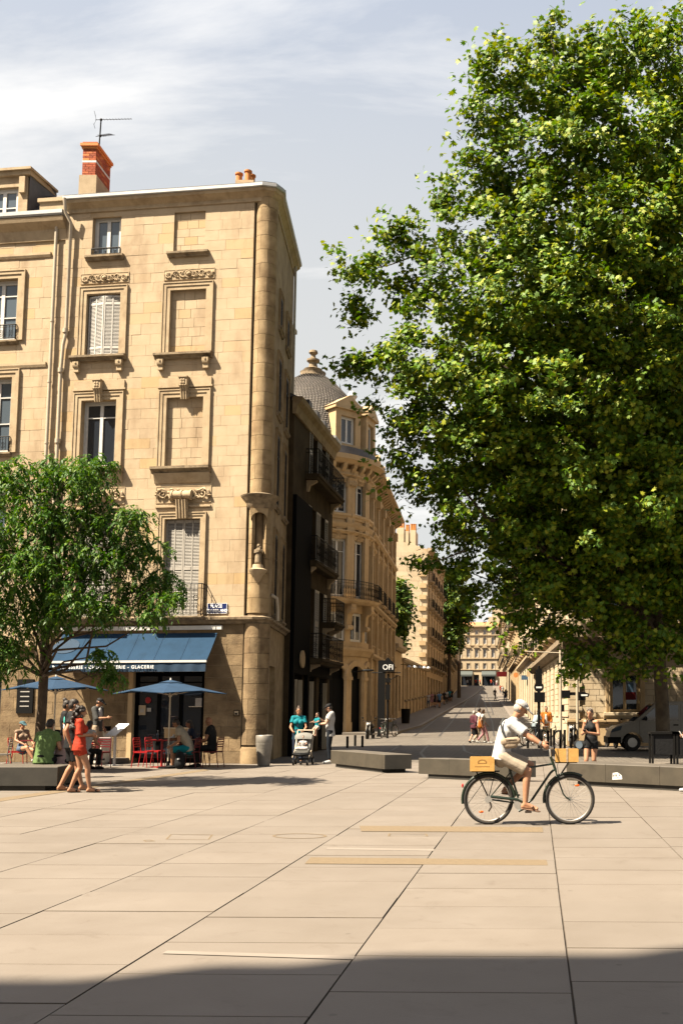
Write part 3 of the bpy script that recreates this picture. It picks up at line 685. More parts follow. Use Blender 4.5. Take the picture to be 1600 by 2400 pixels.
# third and second rows
for k in ('a3', 'b3', 'a2', 'b2', 'a1', 'b1'):
    architrave(F1, hc, *op[k], w=0.22 if k[1] != '1' else .17)
for k in ('a3', 'b3'):
    u0, u1, z0, z1 = op[k]; sill(F1, hc, u0 - .42, u1 + .28, z0, .17, .21, brackets=True)
    scrolls(F1, hc, u0 - .22, u1 + .24, z1 + .36, z1 + .66, seed=3)
for k in ('a2', 'b2'):
    u0, u1, z0, z1 = op[k]; sill(F1, hc, u0 - .38, u1 + .32, z0, .2, .24)
    b = MB(); b.fprofile(F1, u0 - .3, u1 + .3, [(-.02, z0 - .5), (.03, z0 - .5), (.14, z0 - .2), (-.02, z0 - .2)]); b.build('apron', 'stone_trim', hc)
    keystone(F1, hc, (u0 + u1) / 2, z1 - .06, z1 + .58)
    b = MB(); b.fbox(F1, u0 - .26, u1 + .26, -.02, .05, z1 + .36, z1 + .62); b.fbox(F1, u0 - .3, u1 + .3, -.02, .07, z1 + .31, z1 + .36); b.build('window_hood', 'stone_trim', hc)
for k in ('a1', 'b1'):
    u0, u1, z0, z1 = op[k]
    scrolls(F1, hc, u0 - .3, u1 + .3, z1 + .52, z1 + 1.02, seed=7, d=.06, centre=False)
    uc = (u0 + u1) / 2; q = MB(); q.tube([F1.P(uc - .3, .1, z1 + .72), F1.P(uc + .3, .1, z1 + .72)], .14, 12)
    for s in (-.3, 0, .3): q.tube([F1.P(uc + s - .03, .1, z1 + .72), F1.P(uc + s + .03, .1, z1 + .72)], .165, 12)
    q.fprofile(F1, uc - .19, uc + .19, [(-.02, z1 + .02), (.08, z1 + .02), (.12, z1 + .3), (.18, z1 + .58), (-.02, z1 + .58)])
    for s in (-.14, -.05, .05, .14): q.tube([F1.P(uc + s, .09, z1), F1.P(uc + s, .13, z1 + .3), F1.P(uc + s, .19, z1 + .58)], .03, 6)
    q.build('carved_console', 'stone_trim', hc, smooth=True, angle=40)
    b = MB(); b.fbox(F1, u0 - .32, u1 + .32, -.02, .06, z1 + .36, z1 + .42); b.build('window_hood', 'stone_trim', hc)
casement(F1, hc, *op['a2'], d=-.2, bars=(.24,), fw=.07)
casement(F1, hc, *op['a3'], d=-.3, bars=(.3,), fw=.06)
u0, u1, z0, z1 = op['a3']
ang = [(0.04, -.10), (.30, -.05), (.50, -.02), (.52, -.02), (.74, -.06), (.985, -.10)]
for a, c in ((0, 2), (3, 5)):
    shutter_leaf(hc, F1.P(u0 + (u1 - u0) * ang[a][0], ang[a][1], 0), F1.P(u0 + (u1 - u0) * ang[c][0], ang[c][1], 0), z0 + .03, z1 - .06, panels=((.03, .12), (.15, .85), (.88, .97)))
for k in ('a1', 'b1'):
    u0, u1, z0, z1 = op[k]
    for a, c in ((.01, .495), (.505, .99)): shutter_leaf(hc, F1.P(u0 + (u1 - u0) * a, -.12, 0), F1.P(u0 + (u1 - u0) * c, -.12, 0), z0 + .02, z1 - .02, m='shutter_grey', panels=((.03, .28), (.31, .48), (.51, .97)))
    balcony(F1, hc, u0 - .35, u1 + .3, zled + .2, proj=.42, h=.98, th=.1, brackets=False)
# rounded corner shaft, ledge and cornice round the corner
e1 = F1.P(uR, 0, 0)
CC = Vector((e1.x + .36, e1.y + .22, 0)); CR = 0.335
F2 = Fr((CC.x + .22, CC.y + .26, 0), (-.10, .995)); LEN2 = 5.1
A0, A1 = R(-188), R(48)
def arcmesh(aa, ab, m, r0=CR, rin=.2):
    b = MB(); n = 10; vs = []; e = .012
    for rr, zz in ((r0, 0.012), (r0, .988), (rin, .988), (rin, .012)):
        for i in range(n + 1):
            a = aa + e + (ab - aa - 2 * e) * i / n; vs.append((rr * math.cos(a), rr * math.sin(a), zz))
    k = n + 1; fs = []
    for j in range(4):
        for i in range(n): fs.append((j * k + i, j * k + i + 1, ((j + 1) % 4) * k + i + 1, ((j + 1) % 4) * k + i))
    fs += [(0, k, 2 * k, 3 * k), (n, 3 * k + n, 2 * k + n, k + n)]
    b.add(vs, fs); o = b.build('stone', m, hc, local=True, smooth=True, angle=40); me = o.data; bpy.data.objects.remove(o); return me
NZ0, NZ1 = 5.75, 7.75
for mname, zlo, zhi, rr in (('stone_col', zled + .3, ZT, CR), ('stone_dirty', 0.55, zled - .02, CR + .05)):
    va = [arcmesh(A0, R(-70), mname, rr), arcmesh(R(-70), A1, mname, rr)]; vb = [arcmesh(A0, R(-110), mname, rr), arcmesh(R(-110), A1, mname, rr)]
    nl, nr = arcmesh(A0, R(-118), mname, rr), arcmesh(R(-42), A1, mname, rr)
    zs = [zlo]
    while zs[-1] < zhi - .25:
        nx = min(zhi, zs[-1] + .46)
        for lim_ in (NZ0, NZ1):
            if zs[-1] < lim_ - .05 and nx > lim_ - .15: nx = lim_
        zs.append(min(nx, zhi))
    zs[-1] = zhi
    for i, (a, c) in enumerate(zip(zs, zs[1:])):
        inn = a >= NZ0 - .01 and c <= NZ1 + .01
        for me in ((nl, nr) if inn else (va if i % 2 else vb)):
            o = bpy.data.objects.new('stone', me); COL.objects.link(o); o.parent = hc; o.location = Vector((CC.x, CC.y, a)) - hc.location; o.scale = (1, 1, c - a)
b = MB(); b.lathe((CC.x, CC.y, 0), [(CR - .03, 0), (CR - .03, NZ0)], 24); b.lathe((CC.x, CC.y, 0), [(CR - .03, NZ1), (CR - .03, ZT)], 24); b.lathe((CC.x, CC.y, 0), [(CR - .19, NZ0 - .1), (CR - .19, NZ1 + .1)], 24)
b.lathe((CC.x, CC.y, 0), [(CR + .09, 0), (CR + .09, .42), (CR + .05, .5)], 24); b.build('corner_core', 'stone_dirty', hc, smooth=True, angle=40)
# niche: arched head, concave back, canopy, bracket, small statue
nch = MB(); fa = R(-80); nd_ = Vector((math.cos(fa), math.sin(fa), 0)); FN = Fr((CC.x + nd_.x * CR, CC.y + nd_.y * CR, 0), (-nd_.y, nd_.x))
for i in range(9):                                   # arch head filling the top of the opening
    a0, a1 = PI * i / 9, PI * (i + 1) / 9; w_ = .24; zc = NZ1 - .36
    p = [(w_ * math.cos(a0), zc + w_ * math.sin(a0)), (w_ * math.cos(a1), zc + w_ * math.sin(a1)), (w_ * 1.15 * math.cos(a1), NZ1), (w_ * 1.15 * math.cos(a0), NZ1)]
    nch.poly([FN.P(x, -.10, z) for x, z in p], FN.n * .11)
nch.build('niche_arch', 'stone_col', hc)
can = MB(); can.lathe((CC.x, CC.y, 0), [(CR, NZ1 - .02), (CR + .10, NZ1 + .12), (CR + .12, NZ1 + .26), (CR + .24, NZ1 + .36), (CR + .26, NZ1 + .42), (CR - .02, NZ1 + .50)], 20, R(-175), R(20)); can.build('niche_canopy', 'stone_sill', hc, smooth=True, angle=45)
br = MB(); bc = FN.P(0, -.04, 0); br.lathe((bc.x, bc.y, 0), [(.02, NZ0 - .32), (.10, NZ0 - .22), (.16, NZ0 - .08), (.26, NZ0 + .04), (.28, NZ0 + .10), (.18, NZ0 + .14), (.15, NZ0 + .26), (.02, NZ0 + .27)], 14); br.build('niche_bracket', 'stone_trim', hc, smooth=True, angle=45)
# ledge over the shop and top cornice
arc = [(CC.x + CR * .86 * math.cos(a), CC.y + CR * .86 * math.sin(a)) for a in [R(-100 + 100 * k / 2) for k in range(3)]]
pathc = [tuple(F1.P(uL, 0, 0)[:2]), tuple(F1.P(uR - .05, 0, 0)[:2])] + arc + [tuple(F2.P(.15, 0, 0)[:2]), tuple(F2.P(LEN2, 0, 0)[:2])]
b = MB(); sweep(pathc, [(-.05, zled - .02), (.06, zled - .02), (.10, zled + .06), (.19, zled + .10), (.20, zled + .17), (.03, zled + .22), (-.05, zled + .22)], b); b.build('ledge', 'stone_sill', hc)
CZ = ZT + .24
b = MB(); sweep(pathc, [(-.1, ZT - .12), (.04, ZT - .12), (.04, ZT), (.09, ZT + .05), (.16, ZT + .12), (.21, ZT + .15), (.23, CZ), (-.1, CZ)], b); b.build('cornice', 'stone_trim', hc)
b = MB(); sweep(pathc, [(.05, CZ + .004), (.25, CZ + .004), (.28, CZ + .03), (.28, CZ + .12), (.25, CZ + .14), (.05, CZ + .15)], b); b.build('gutter', 'zinc', hc)
b = MB(); sweep(pathc, [(-.6, CZ + .10), (.22, CZ + .145), (.22, CZ + .18), (-.6, CZ + .30)], b); b.build('roof_edge', 'slate', hc)
rp = [Vector((p[0], p[1], CZ + .2)) for p in pathc]; bk = [Vector((*F2.P(LEN2, -6.2, 0)[:2], CZ + .2)), Vector((*F1.P(uL, -6, 0)[:2], CZ + .2))]
rp = rp + bk; ap = sum(rp, Vector()) / len(rp) + Vector((0, 0, .7)); b = MB(); n_ = len(rp); b.add(rp + [ap], [(i, (i + 1) % n_, n_) for i in range(n_)]); b.build('roof', 'tile', hc)
# street side of the house
wn = []
for (z0, z1) in ((4.6, 7.3), (8.2, 10.6), (11.3, 13.2)):
    for (a, c) in ((1.25, 1.95), (3.2, 3.9)): wn.append((a, c, z0, z1))
wn.append((1.0, 2.3, 0.0, 3.0))
wn.append((1.3, 1.9, 14.2, 15.3)); wn.append((3.2, 3.8, 14.2, 15.3))
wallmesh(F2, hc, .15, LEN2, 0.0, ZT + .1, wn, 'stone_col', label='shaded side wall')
for (a, c, z0, z1) in wn:
    reveal_back(F2, hc, a, c, z0, z1)
    if z0 > 1:
        architrave(F2, hc, a, c, z0, z1, w=.14, d=.05, m='stone_col'); sill(F2, hc, a - .2, c + .2, z0, .14, .12); casement(F2, hc, a, c, z0, z1, d=.03, frame='black')
    else: casement(F2, hc, a, c, z0, z1, d=-.25, frame='black', bars=())
bw = MB(); bw.fbox(F1, uL - .0, uR - 1.2, -6.2, -5.9, 0, ZT); bw.fbox(F2, LEN2 - .3, LEN2, -5, -.46, 0, ZT); bw.fbox(F1, uL, uL + .3, -5.9, -.5, 0, ZT); bw.build('back_wall', 'stone_dark', hc)
b = MB(); pp = [F2.P(4.7, .1, z) for z in (CZ - .1, ZT - .5, 8, zled + .6)]; b.tube(pp, .045, 8); b.tube([F2.P(.75, .02, zled + 1.0), F2.P(.85, .18, zled + .9), F2.P(1.0, .2, zled + .55), F2.P(1.05, .2, zled + .2)], .06, 8); b.build('downpipe', 'pipe', hc)
# chimney with courses of brick, mast aerial
def chimney(px0, px1, yt, yb, Y, dep, parent_label, pots=0):
    A = W(px0, yb, Y); Bq = W(px1, yb, Y); zt = W(px0, yt, Y).z; return A, Bq, zt
cA = W(192, 420, 31.6); zc0, zc1 = CZ - .1, W(192, 335, 31.6).z
ch = thing('chimney', 'brick chimney stack with a stone base, at the left end of the corner house roof', 'chimney', (cA.x, cA.y, zc0))
w_, d_ = .44, 1.15; fz = Fr((cA.x, cA.y, 0), (1, 0.0)); zb = W(192, 412, 31.6).z
b = MB(); b.fbox(fz, -.06, w_ + .06, -d_ - .06, .06, zc0, zb); b.build('chimney_base', 'stone_trim', ch)
b = MB(); b.fbox(fz, .01, w_ - .01, -d_ + .01, -.01, zb, zc1 - .14); b.build('chimney_core', 'mortar', ch)
cr_ = .075; nb = int((zc1 - .2 - zb) / cr_)
for i in range(nb):
    z0 = zb + i * cr_ + .006; z1 = z0 + cr_ - .01
    if i == nb - 6: 
        b = MB(); b.fbox(fz, -.006, w_ + .006, -d_ - .006, .006, z0, z1); b.build('pale_course', 'white', ch); continue
    xs = [0, .22, .44] if i % 2 else [0, .11, .33, .44]; ys = [0] + [.11 * (i % 2) + .23 * k for k in range(1, 6) if .11 * (i % 2) + .23 * k < d_ - .05] + [d_]
    for x0, x1 in zip(xs, xs[1:]): block_obj('brick', ch, fz.P((x0 + x1) / 2, -.03, (z0 + z1) / 2), (x1 - x0 - .012, .075, z1 - z0), 0, 'brick')
    for y0, y1 in zip(ys, ys[1:]): block_obj('brick', ch, fz.P(w_ - .03, -(y0 + y1) / 2, (z0 + z1) / 2), (y1 - y0 - .012, .075, z1 - z0), PI / 2, 'brick')
b = MB(); b.fbox(fz, -.03, w_ + .03, -d_ - .03, .03, zc1 - .2, zc1 - .12); b.fbox(fz, -.07, w_ + .07, -d_ - .07, .07, zc1 - .12, zc1 - .03); b.fbox(fz, -.02, w_ + .02, -d_, .0, zc1 - .03, zc1 + .04); b.build('chimney_cap', 'brick', ch)
aer = thing('television_aerial', 'thin rooftop television aerial on a mast behind the brick chimney', 'aerial', fz.P(.38, -.3, zc1 - .4))
b = MB(); m0 = fz.P(.38, -.3, zc1 - .4); m1 = fz.P(.42, -.3, zc1 + 1.0); b.tube([m0, m1], .022, 6); b.build('mast', 'iron', aer)
for zz, ln, dr in ((.98, .95, (1, 0.25, .18)), (.42, .45, (1, -.3, -.05))):
    b = MB(); c0 = fz.P(.42, -.3, zc1 + zz); dv = Vector(dr).normalized(); b.tube([c0 - dv * .18, c0 + dv * ln], .010, 5); sv = dv.cross(Vector((0, 0, 1))).normalized()
    for k in range(11): p = c0 + dv * (ln * (k / 10)); b.tube([p - sv * .16 + Vector((0, 0, .06)), p + sv * .16 - Vector((0, 0, .06))], .005, 4)
    if zz > .9:
        for s in (-1, 1): b.tube([c0 - dv * .15, c0 - dv * .2 + Vector((0, 0, .22 * s)) + sv * .1], .006, 4); b.tube([c0 - dv * .2 + Vector((0, 0, .22 * s)) - sv * .15, c0 - dv * .2 + Vector((0, 0, .22 * s)) + sv * .15], .006, 4)
    b.ell(c0, (.05, .04, .05), 6, 4); b.build('aerial_array', 'iron', aer)
pots = thing('pot_chimney', 'three orange clay chimney pots on a low base above the rounded corner', 'chimney', W(565, 432, 32.2))
pb = pots.location; b = MB(); b.box(pb.x - .12, pb.x + .48, pb.y - .25, pb.y + .25, pb.z - .3, pb.z + .02); b.build('pot_base', 'stone_trim', pots)
for (px, ytop, dy) in ((560, 407, 0), (581, 401, .02), (590, 411, .3)):
    q = W(px, 432, 32.2 + dy); zt = W(px, ytop, 32.2 + dy).z; b = MB(); b.lathe((q.x, q.y, 0), [(.02, q.z - .2), (.115, q.z - .2), (.10, zt - .06), (.13, zt - .05), (.13, zt), (.09, zt), (.08, zt - .15), (.01, zt - .16)], 14); b.build('chimney_pot', 'pot', pots, smooth=True, angle=40)
# statue in the niche
sp = FN.P(0, -.08, NZ0 + .26)
stt = thing('niche_statue', 'small weathered stone statue standing in the corner niche', 'statue', sp)
b = MB(); z = sp.z; b.lathe((sp.x, sp.y, 0), [(.01, z), (.12, z), (.11, z + .1), (.10, z + .25), (.085, z + .36), (.11, z + .44), (.07, z + .5), (.035, z + .53)], 10)
b.ell((sp.x, sp.y, z + .585), (.05, .05, .065), 8, 6); b.tube([(sp.x - .1, sp.y, z + .46), (sp.x - .1, sp.y - .06, z + .36), (sp.x + .03, sp.y - .09, z + .38)], .03, 6); b.tube([(sp.x + .1, sp.y, z + .46), (sp.x + .12, sp.y - .05, z + .38), (sp.x + .06, sp.y - .08, z + .46)], .03, 6)
b.ell((sp.x + .07, sp.y - .08, z + .52), (.035, .035, .045), 6, 5); b.ell((sp.x + .06, sp.y - .09, z + .44), (.04, .035, .06), 6, 5); b.build('figure', 'stone_sill', stt, smooth=True)
# blue street name plate
q = F1.ur(487, 1414, 533, 1438); sg = thing('street_name_plate', 'blue enamel street name plate reading PLACE PEY-BERLAND on the corner house', 'sign', F1.P((q[0] + q[1]) / 2, .02, q[2]))
b = MB(); b.fbox(F1, q[0], q[1], .012, .03, q[2], q[3]); b.build('plate', 'blue_enamel', sg)
b = MB()
for e in ((q[0], q[1], q[2], q[2] + .012), (q[0], q[1], q[3] - .012, q[3]), (q[0], q[0] + .012, q[2] + .012, q[3] - .012), (q[1] - .012, q[1], q[2] + .012, q[3] - .012)): b.fbox(F1, e[0], e[1], .03, .033, e[2], e[3])
b.build('plate_border', 'text_white', sg); uc, hh = (q[0] + q[1]) / 2, q[3] - q[2]
text_mesh('PLACE', hh * .42, 'lettering', 'text_white', sg, F1, uc - .03, .031, q[2] + hh * .70, bold=.004); text_mesh('PEY-BERLAND', hh * .36, 'lettering', 'text_white', sg, F1, uc, .031, q[2] + hh * .28, bold=.004, sx=.93)
# small plaque low on the wall
q = F1.ur(548, 1664, 562, 1678); pq = thing('wall_plaque', 'small square plaque low on the corner house wall', 'plaque', F1.P(q[0], .02, q[2])); b = MB(); b.fbox(F1, q[0], q[1], 0, .03, q[2], q[3]); b.build('plaque_frame', 'stone_dark', pq); b = MB(); b.fbox(F1, q[0] + .03, q[1] - .03, .03, .035, q[2] + .03, q[3] - .03); b.build('plaque_face', 'stone_pale', pq); b = MB(); b.fbox(F1, q[0] + .05, q[1] - .06, .035, .04, q[2] + .04, q[2] + .09); b.build('plaque_mark', 'black', pq)
# ------------------------------------------------------------------ the other houses
def body(fr, parent, u0, u1, z0, z1, depth, m, roofm='tile', rise=1.2, name='house_body'):
    """back and end walls plus a pitched roof behind a facade"""
    b = MB(); b.fbox(fr, u0, u0 + .3, -depth, -.46, z0, z1); b.fbox(fr, u1 - .3, u1, -depth, -.46, z0, z1); b.fbox(fr, u0 + .3, u1 - .3, -depth, -depth + .3, z0, z1); b.build(name, m, parent)
    r = MB(); P = fr.P; r.add([P(u0, .25, z1), P(u1, .25, z1), P(u1, -depth, z1), P(u0, -depth, z1), P(u0 + .5, -depth / 2, z1 + rise), P(u1 - .5, -depth / 2, z1 + rise)], [(0, 1, 5, 4), (1, 2, 5), (2, 3, 4, 5), (3, 0, 4), (3, 2, 1, 0)]); r.build('roof', roofm, parent)
def facade(fr, parent, u0, u1, z0, z1, bays, rows, ww, m, trim='stone_trim', cornice=.45, balc=(), surround=True, frame='white', thick=.45, glass='glass', ground=None, bars=(.3,), modillions=False, shut=None, fine=True):
    """rows = (zlo, zhi) per storey; bays = u centres; balc = row indices with balconies"""
    hs = [(c - ww / 2, c + ww / 2, a, b) for c in bays for a, b in rows]; gh = ground or []
    wallmesh(fr, parent, u0, u1, z0, z1, hs + gh, m, thick=thick)
    for i, (a, b) in enumerate(rows):
        for c in bays:
            reveal_back(fr, parent, c - ww / 2, c + ww / 2, a, b)
            casement(fr, parent, c - ww / 2, c + ww / 2, a, b, d=-.2, frame=frame, glass=glass, bars=bars)
            if surround:
                if fine: architrave(fr, parent, c - ww / 2, c + ww / 2, a, b, w=.16, d=.05, m=trim)
                q = MB(); q.fprofile(fr, c - ww / 2 - .3, c + ww / 2 + .3, [(-.02, b + .22), (.08, b + .22), (.2, b + .34), (.2, b + .4), (-.02, b + .44)]); q.build('window_hood', trim, parent)
            if i in balc: balcony(fr, parent, c - ww / 2 - .3, c + ww / 2 + .3, a, proj=.55, h=.95, slab=trim, ornate=fine)
            else: sill(fr, parent, c - ww / 2 - .18, c + ww / 2 + .18, a, .14, .14, m=trim)
    for h in gh:
        reveal_back(fr, parent, *h, d=-.40); casement(fr, parent, h[0], h[1], h[2] + .02, h[3], d=-.25, frame='black', bars=(.25,), fw=.08)
    if cornice:
        b = MB(); b.fprofile(fr, u0, u1, [(-.05, z1 - .55), (.06, z1 - .55), (.06, z1 - .3), (.14, z1 - .22), (cornice * .8, z1 - .1), (cornice, z1 - .05), (cornice, z1 + .12), (-.05, z1 + .16)]); b.build('cornice', trim, parent)
        if modillions:
            n = int((u1 - u0) / .75); q = MB()
            for k in range(n):
                u = u0 + (k + .5) * (u1 - u0) / n; q.fprofile(fr, u - .1, u + .1, [(.05, z1 - .95), (.10, z1 - .95), (.16, z1 - .6), (cornice * .75, z1 - .3), (cornice * .75, z1 - .12), (.05, z1 - .12)])
            q.build('modillions', trim, parent, kind='stuff')
def band(fr, parent, u0, u1, z, h=.2, d=.12, m='stone_trim', name='string_course'):
    b = MB(); b.fprofile(fr, u0, u1, [(-.03, z), (d * .5, z), (d, z + h * .5), (d, z + h), (-.03, z + h + .02)]); return b.build(name, m, parent)

# --- house left of the corner house
F0 = Fr(F1.P(uL, -.05, 0), F1.t)
h0 = thing('left_house', 'limestone townhouse with stone dormer, cut off by the left edge of the picture', 'house', F0.P(-4, 0, 0))
Z0T = F0.px(80, 530)[1]
o0 = [F0.ur(-42, 655, 41, 800), F0.ur(-50, 886, 26, 1062), F0.ur(-60, 1150, 14, 1292)]
oo = []
for q in o0:
    for k in range(3): oo.append((q[0] - k * 2.9, q[1] - k * 2.9, q[2], q[3]))
gl = [(-3.4, -1.5, 0, 3.2), (-6.6, -4.4, 0, 3.2), (-9.8, -7.6, 0, 3.2)]
wallmesh(F0, h0, -10.5, -.004, 0, Z0T, oo + gl, 'mortar', d=-.012)
l0 = [140]; ashlar(F0, h0, -10.5, -.006, 3.7, Z0T, oo, 'stone', limit=l0, seed=21, course=.36, length=.75, joint=.006)
ashlar(F0, h0, -10.5, -.006, 0, 3.5, gl, 'stone_dirty', limit=l0, seed=22, course=.4, length=.8)
for q in oo:
    reveal_back(F0, h0, *q); casement(F0, h0, *q, d=-.18, bars=(.25, .6), glass='glass_sky', fw=.08); architrave(F0, h0, *q, w=.24, d=.06)
    g = MB(); railing(g, F0.P(q[0], .1, 0), F0.P(q[1] + .04, .1, 0), q[2], q[2] + .5, sp=.1); railing(g, F0.P(q[1] + .04, .1, 0), F0.P(q[1] + .04, -.05, 0), q[2], q[2] + .5, sp=.1); g.build('window_guard', 'iron', h0); sill(F0, h0, q[0] - .1, q[1] + .1, q[2], .14, .12)
for q in gl: reveal_back(F0, h0, *q); casement(F0, h0, q[0], q[1], .02, q[3], d=-.3, frame='black', bars=(.25,), fw=.1)
for z, d_ in ((3.5, .16), (F0.px(60, 905)[1] + .6, .05), (F0.px(60, 700)[1] + 1.35, .06)): band(F0, h0, -10.5, -.5, z, .16, d_)
b = MB(); b.fprofile(F0, -10.5, .02, [(-.05, Z0T - .55), (.05, Z0T - .55), (.08, Z0T - .2), (.28, Z0T), (.32, Z0T + .14), (-.05, Z0T + .16)]); b.build('cornice', 'stone_trim', h0)
b = MB(); b.fprofile(F0, -10.5, .02, [(-.05, Z0T + .165), (.33, Z0T + .165), (.36, Z0T + .22), (.36, Z0T + .34), (-.05, Z0T + .36)]); b.build('gutter', 'zinc', h0)
b = MB(); b.fprofile(F0, -10.5, .0, [(-.04, Z0T + .36), (-.9, Z0T + 1.5), (-4.5, Z0T + 2.1), (-4.5, Z0T + .36)]); b.build('roof', 'slate', h0)
b = MB(); b.fbox(F0, -1.0, .02, -.9, -.02, Z0T + .36, Z0T + .80); b.fbox(F0, -1.05, .04, -.95, .04, Z0T + .80, Z0T + .92); b.build('parapet', 'stone_trim', h0)
dz0, dz1 = F0.px(20, 518)[1] , F0.px(20, 440)[1]; du = F0.px(44, 480)[0]
b = MB(); b.fbox(F0, du, du + .32, -1.2, .03, dz0 - .2, dz1 + .35); b.fbox(F0, du - 1.5, du - 1.1, -1.2, .03, dz0 - .2, dz1 + .35); b.fbox(F0, du - 1.1, du, -1.2, .03, dz1, dz1 + .35); b.fbox(F0, du - 1.62, du + .44, -1.4, .13, dz1 + .35, dz1 + .50); b.fbox(F0, du - 1.68, du + .5, -1.4, .2, dz1 + .50, dz1 + .58)
b.fbox(F0, du + .06, du + .26, .03, .12, dz1 - .25, dz1 + .3); b.build('dormer', 'stone_trim', h0); casement(F0, h0, du - 1.1, du, dz0 - .18, dz1, d=-.1, bars=(.5,), glass='glass_sky', fw=.08)
b = MB(); b.add([F0.P(du + .33, -.02, dz0), F0.P(du + .33, -1.3, dz0 + .4), F0.P(du + .45, -2.4, dz1 - .4), F0.P(du + .45, -1.3, dz1 + .5), F0.P(du + .4, .05, dz1 + .5)], [(0, 1, 2, 3, 4)]); b.build('dormer_cheek', 'slate', h0)
bw = MB(); bw.fbox(F0, -10.5, -10.2, -6, -.5, 0, Z0T); bw.fbox(F0, -10.5, 0, -6, -5.7, 0, Z0T); bw.build('house_body', 'stone_dark', h0)
dp = thing('downpipe', 'straight cream drainpipe on the wall of the left house', 'pipe', F0.P(-.3, .1, 0)); b = MB(); b.tube([F0.P(F0.px(137, 545)[0], .1, Z0T - .1), F0.P(F0.px(137, 545)[0], .1, 3.6)], .055, 8)
for z in (6, 8, 10, 12, 14): b.tube([F0.P(F0.px(137, 545)[0], .1, z), F0.P(F0.px(137, 545)[0], .1, z + .06)], .068, 8)
b.build('pipe', 'pipe', dp, smooth=True, angle=50)
dp2 = thing('downpipe', 'jointed cream drainpipe at the seam between the two left houses', 'pipe', F1.P(uL + .1, .1, 0)); b = MB(); u_ = uL + .1
b.tube([F1.P(u_ + .02, .36, CZ), F1.P(u_ + .04, .3, ZT - .2), F1.P(u_ + .14, .12, ZT - .5), F1.P(u_ + .12, .1, 13.6), F1.P(u_ + .04, .1, 13.2), F1.P(u_, .1, 12.4), F1.P(u_, .1, 8.4), F1.P(u_ - .05, .1, 7.8), F1.P(u_ - .05, .1, 3.6)], .055, 8)
for z in (13.6, 12.3, 10, 8.2, 6): b.tube([F1.P(u_ + (.1 if z > 13 else 0), .1, z), F1.P(u_ + (.1 if z > 13 else 0), .1, z + .14)], .09, 8)
b.tube([F1.P(u_ + .12, .05, 9), F1.P(u_ + .12, .05, 4)], .02, 6); b.build('pipe', 'pipe', dp2, smooth=True, angle=50)

# --- dark narrow house with balconies behind the corner house
F3 = Fr((-7.85, 36.05, 0), (.03, 1)); L3 = 6.9; Z3 = 12.75
h2 = thing('balcony_house', 'dark shaded townhouse with iron balconies and black shopfront beside the corner house', 'house', (-8, 39, 0))
bays3 = [3.3, 4.9]; rows3 = [(3.65, 6.3), (7.3, 9.4), (10.55, 12.4)]
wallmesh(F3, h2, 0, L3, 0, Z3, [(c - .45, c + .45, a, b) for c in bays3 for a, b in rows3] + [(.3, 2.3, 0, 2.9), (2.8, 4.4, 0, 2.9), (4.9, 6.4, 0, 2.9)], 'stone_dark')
for a, b_ in rows3:
    for c in bays3:
        reveal_back(F3, h2, c - .45, c + .45, a, b_); casement(F3, h2, c - .45, c + .45, a, b_, d=-.25, frame='shutter_grey')
        for s in (-1, 1): shutter_leaf(h2, F3.P(c + s * .47 if s > 0 else c - .92, .03, 0), F3.P(c + .92 if s > 0 else c - .47, .03, 0), a, b_, m='shutter_grey', cols=1, panels=((.04, .46), (.54, .96)), step=.09)
for h in ((.3, 2.3, 0, 2.9), (2.8, 4.4, 0, 2.9), (4.9, 6.4, 0, 2.9)): reveal_back(F3, h2, *h); casement(F3, h2, *h, d=-.1, frame='black_shop', bars=(.2,), fw=.08)
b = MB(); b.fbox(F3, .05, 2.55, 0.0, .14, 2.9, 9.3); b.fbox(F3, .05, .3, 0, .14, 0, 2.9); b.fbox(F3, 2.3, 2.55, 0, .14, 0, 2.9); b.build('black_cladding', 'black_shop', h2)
b = MB(); b.fbox(F3, 2.6, L3 - .1, 0, .12, 2.9, 3.4); b.build('shop_fascia', 'black_shop', h2)
for u in (.55, 1.35, 3.2, 5.6): b = MB(); b.fbox(F3, u, u + .05, .0, .16, .05, 2.7); b.build('pilaster', 'stone_pale', h2)  # thin pale strips imitate bright reflections in the mirrored shop panels
for (z, a, c, pr) in ((10.5, 1.9, L3 - .05, .52), (7.25, 2.3, L3 - .5, .42), (5.15, 5.2, L3 + .05, .6), (3.55, 2.6, L3 - .2, .62)): balcony(F3, h2, a, c, z, proj=pr, h=.95, slab='stone_dark', th=.22)
sweep_path = [tuple(F3.P(-.1, 0, 0)[:2]), tuple(F3.P(L3, 0, 0)[:2]), tuple(F3.P(L3, -4, 0)[:2])]
b = MB(); sweep([tuple(F3.P(-.1, 0, 0)[:2]), tuple(F3.P(L3, 0, 0)[:2])], [(-.05, Z3 - .5), (.08, Z3 - .5), (.14, Z3 - .2), (.28, Z3 - .06), (.32, Z3 + .1), (-.05, Z3 + .12)], b); b.build('cornice', 'stone_col', h2)
b = MB(); b.fprofile(F3, L3 - 1.2, L3, [(.1, Z3 + .125), (.33, Z3 + .125), (.34, Z3 + .26), (.1, Z3 + .3)]); b.build('gutter', 'zinc', h2)
b = MB(); b.fprofile(F3, 0, L3, [(.15, Z3 + .13), (-.9, Z3 + .6), (-3.5, Z3 + .9), (-6, Z3 + .13)]); b.build('roof', 'slate', h2)
for u in (2.2, 3.6, 5.0): b = MB(); b.fbox(F3, u, u + .5, -.7, .02, Z3 + .2, Z3 + .7); b.build('dormer', 'slate', h2)
bw = MB(); bw.fbox(F3, L3 - .3, L3, -6, -.46, 0, Z3); bw.build('house_body', 'stone_gold', h2)
b = MB(); b.fbox(F3, .3, 1.3, -1.1, -.35, Z3, 15.7); b.fbox(F3, .25, 1.35, -1.15, -.3, 15.7, 15.85); b.build('chimney_stack', 'stone_pale', h2)
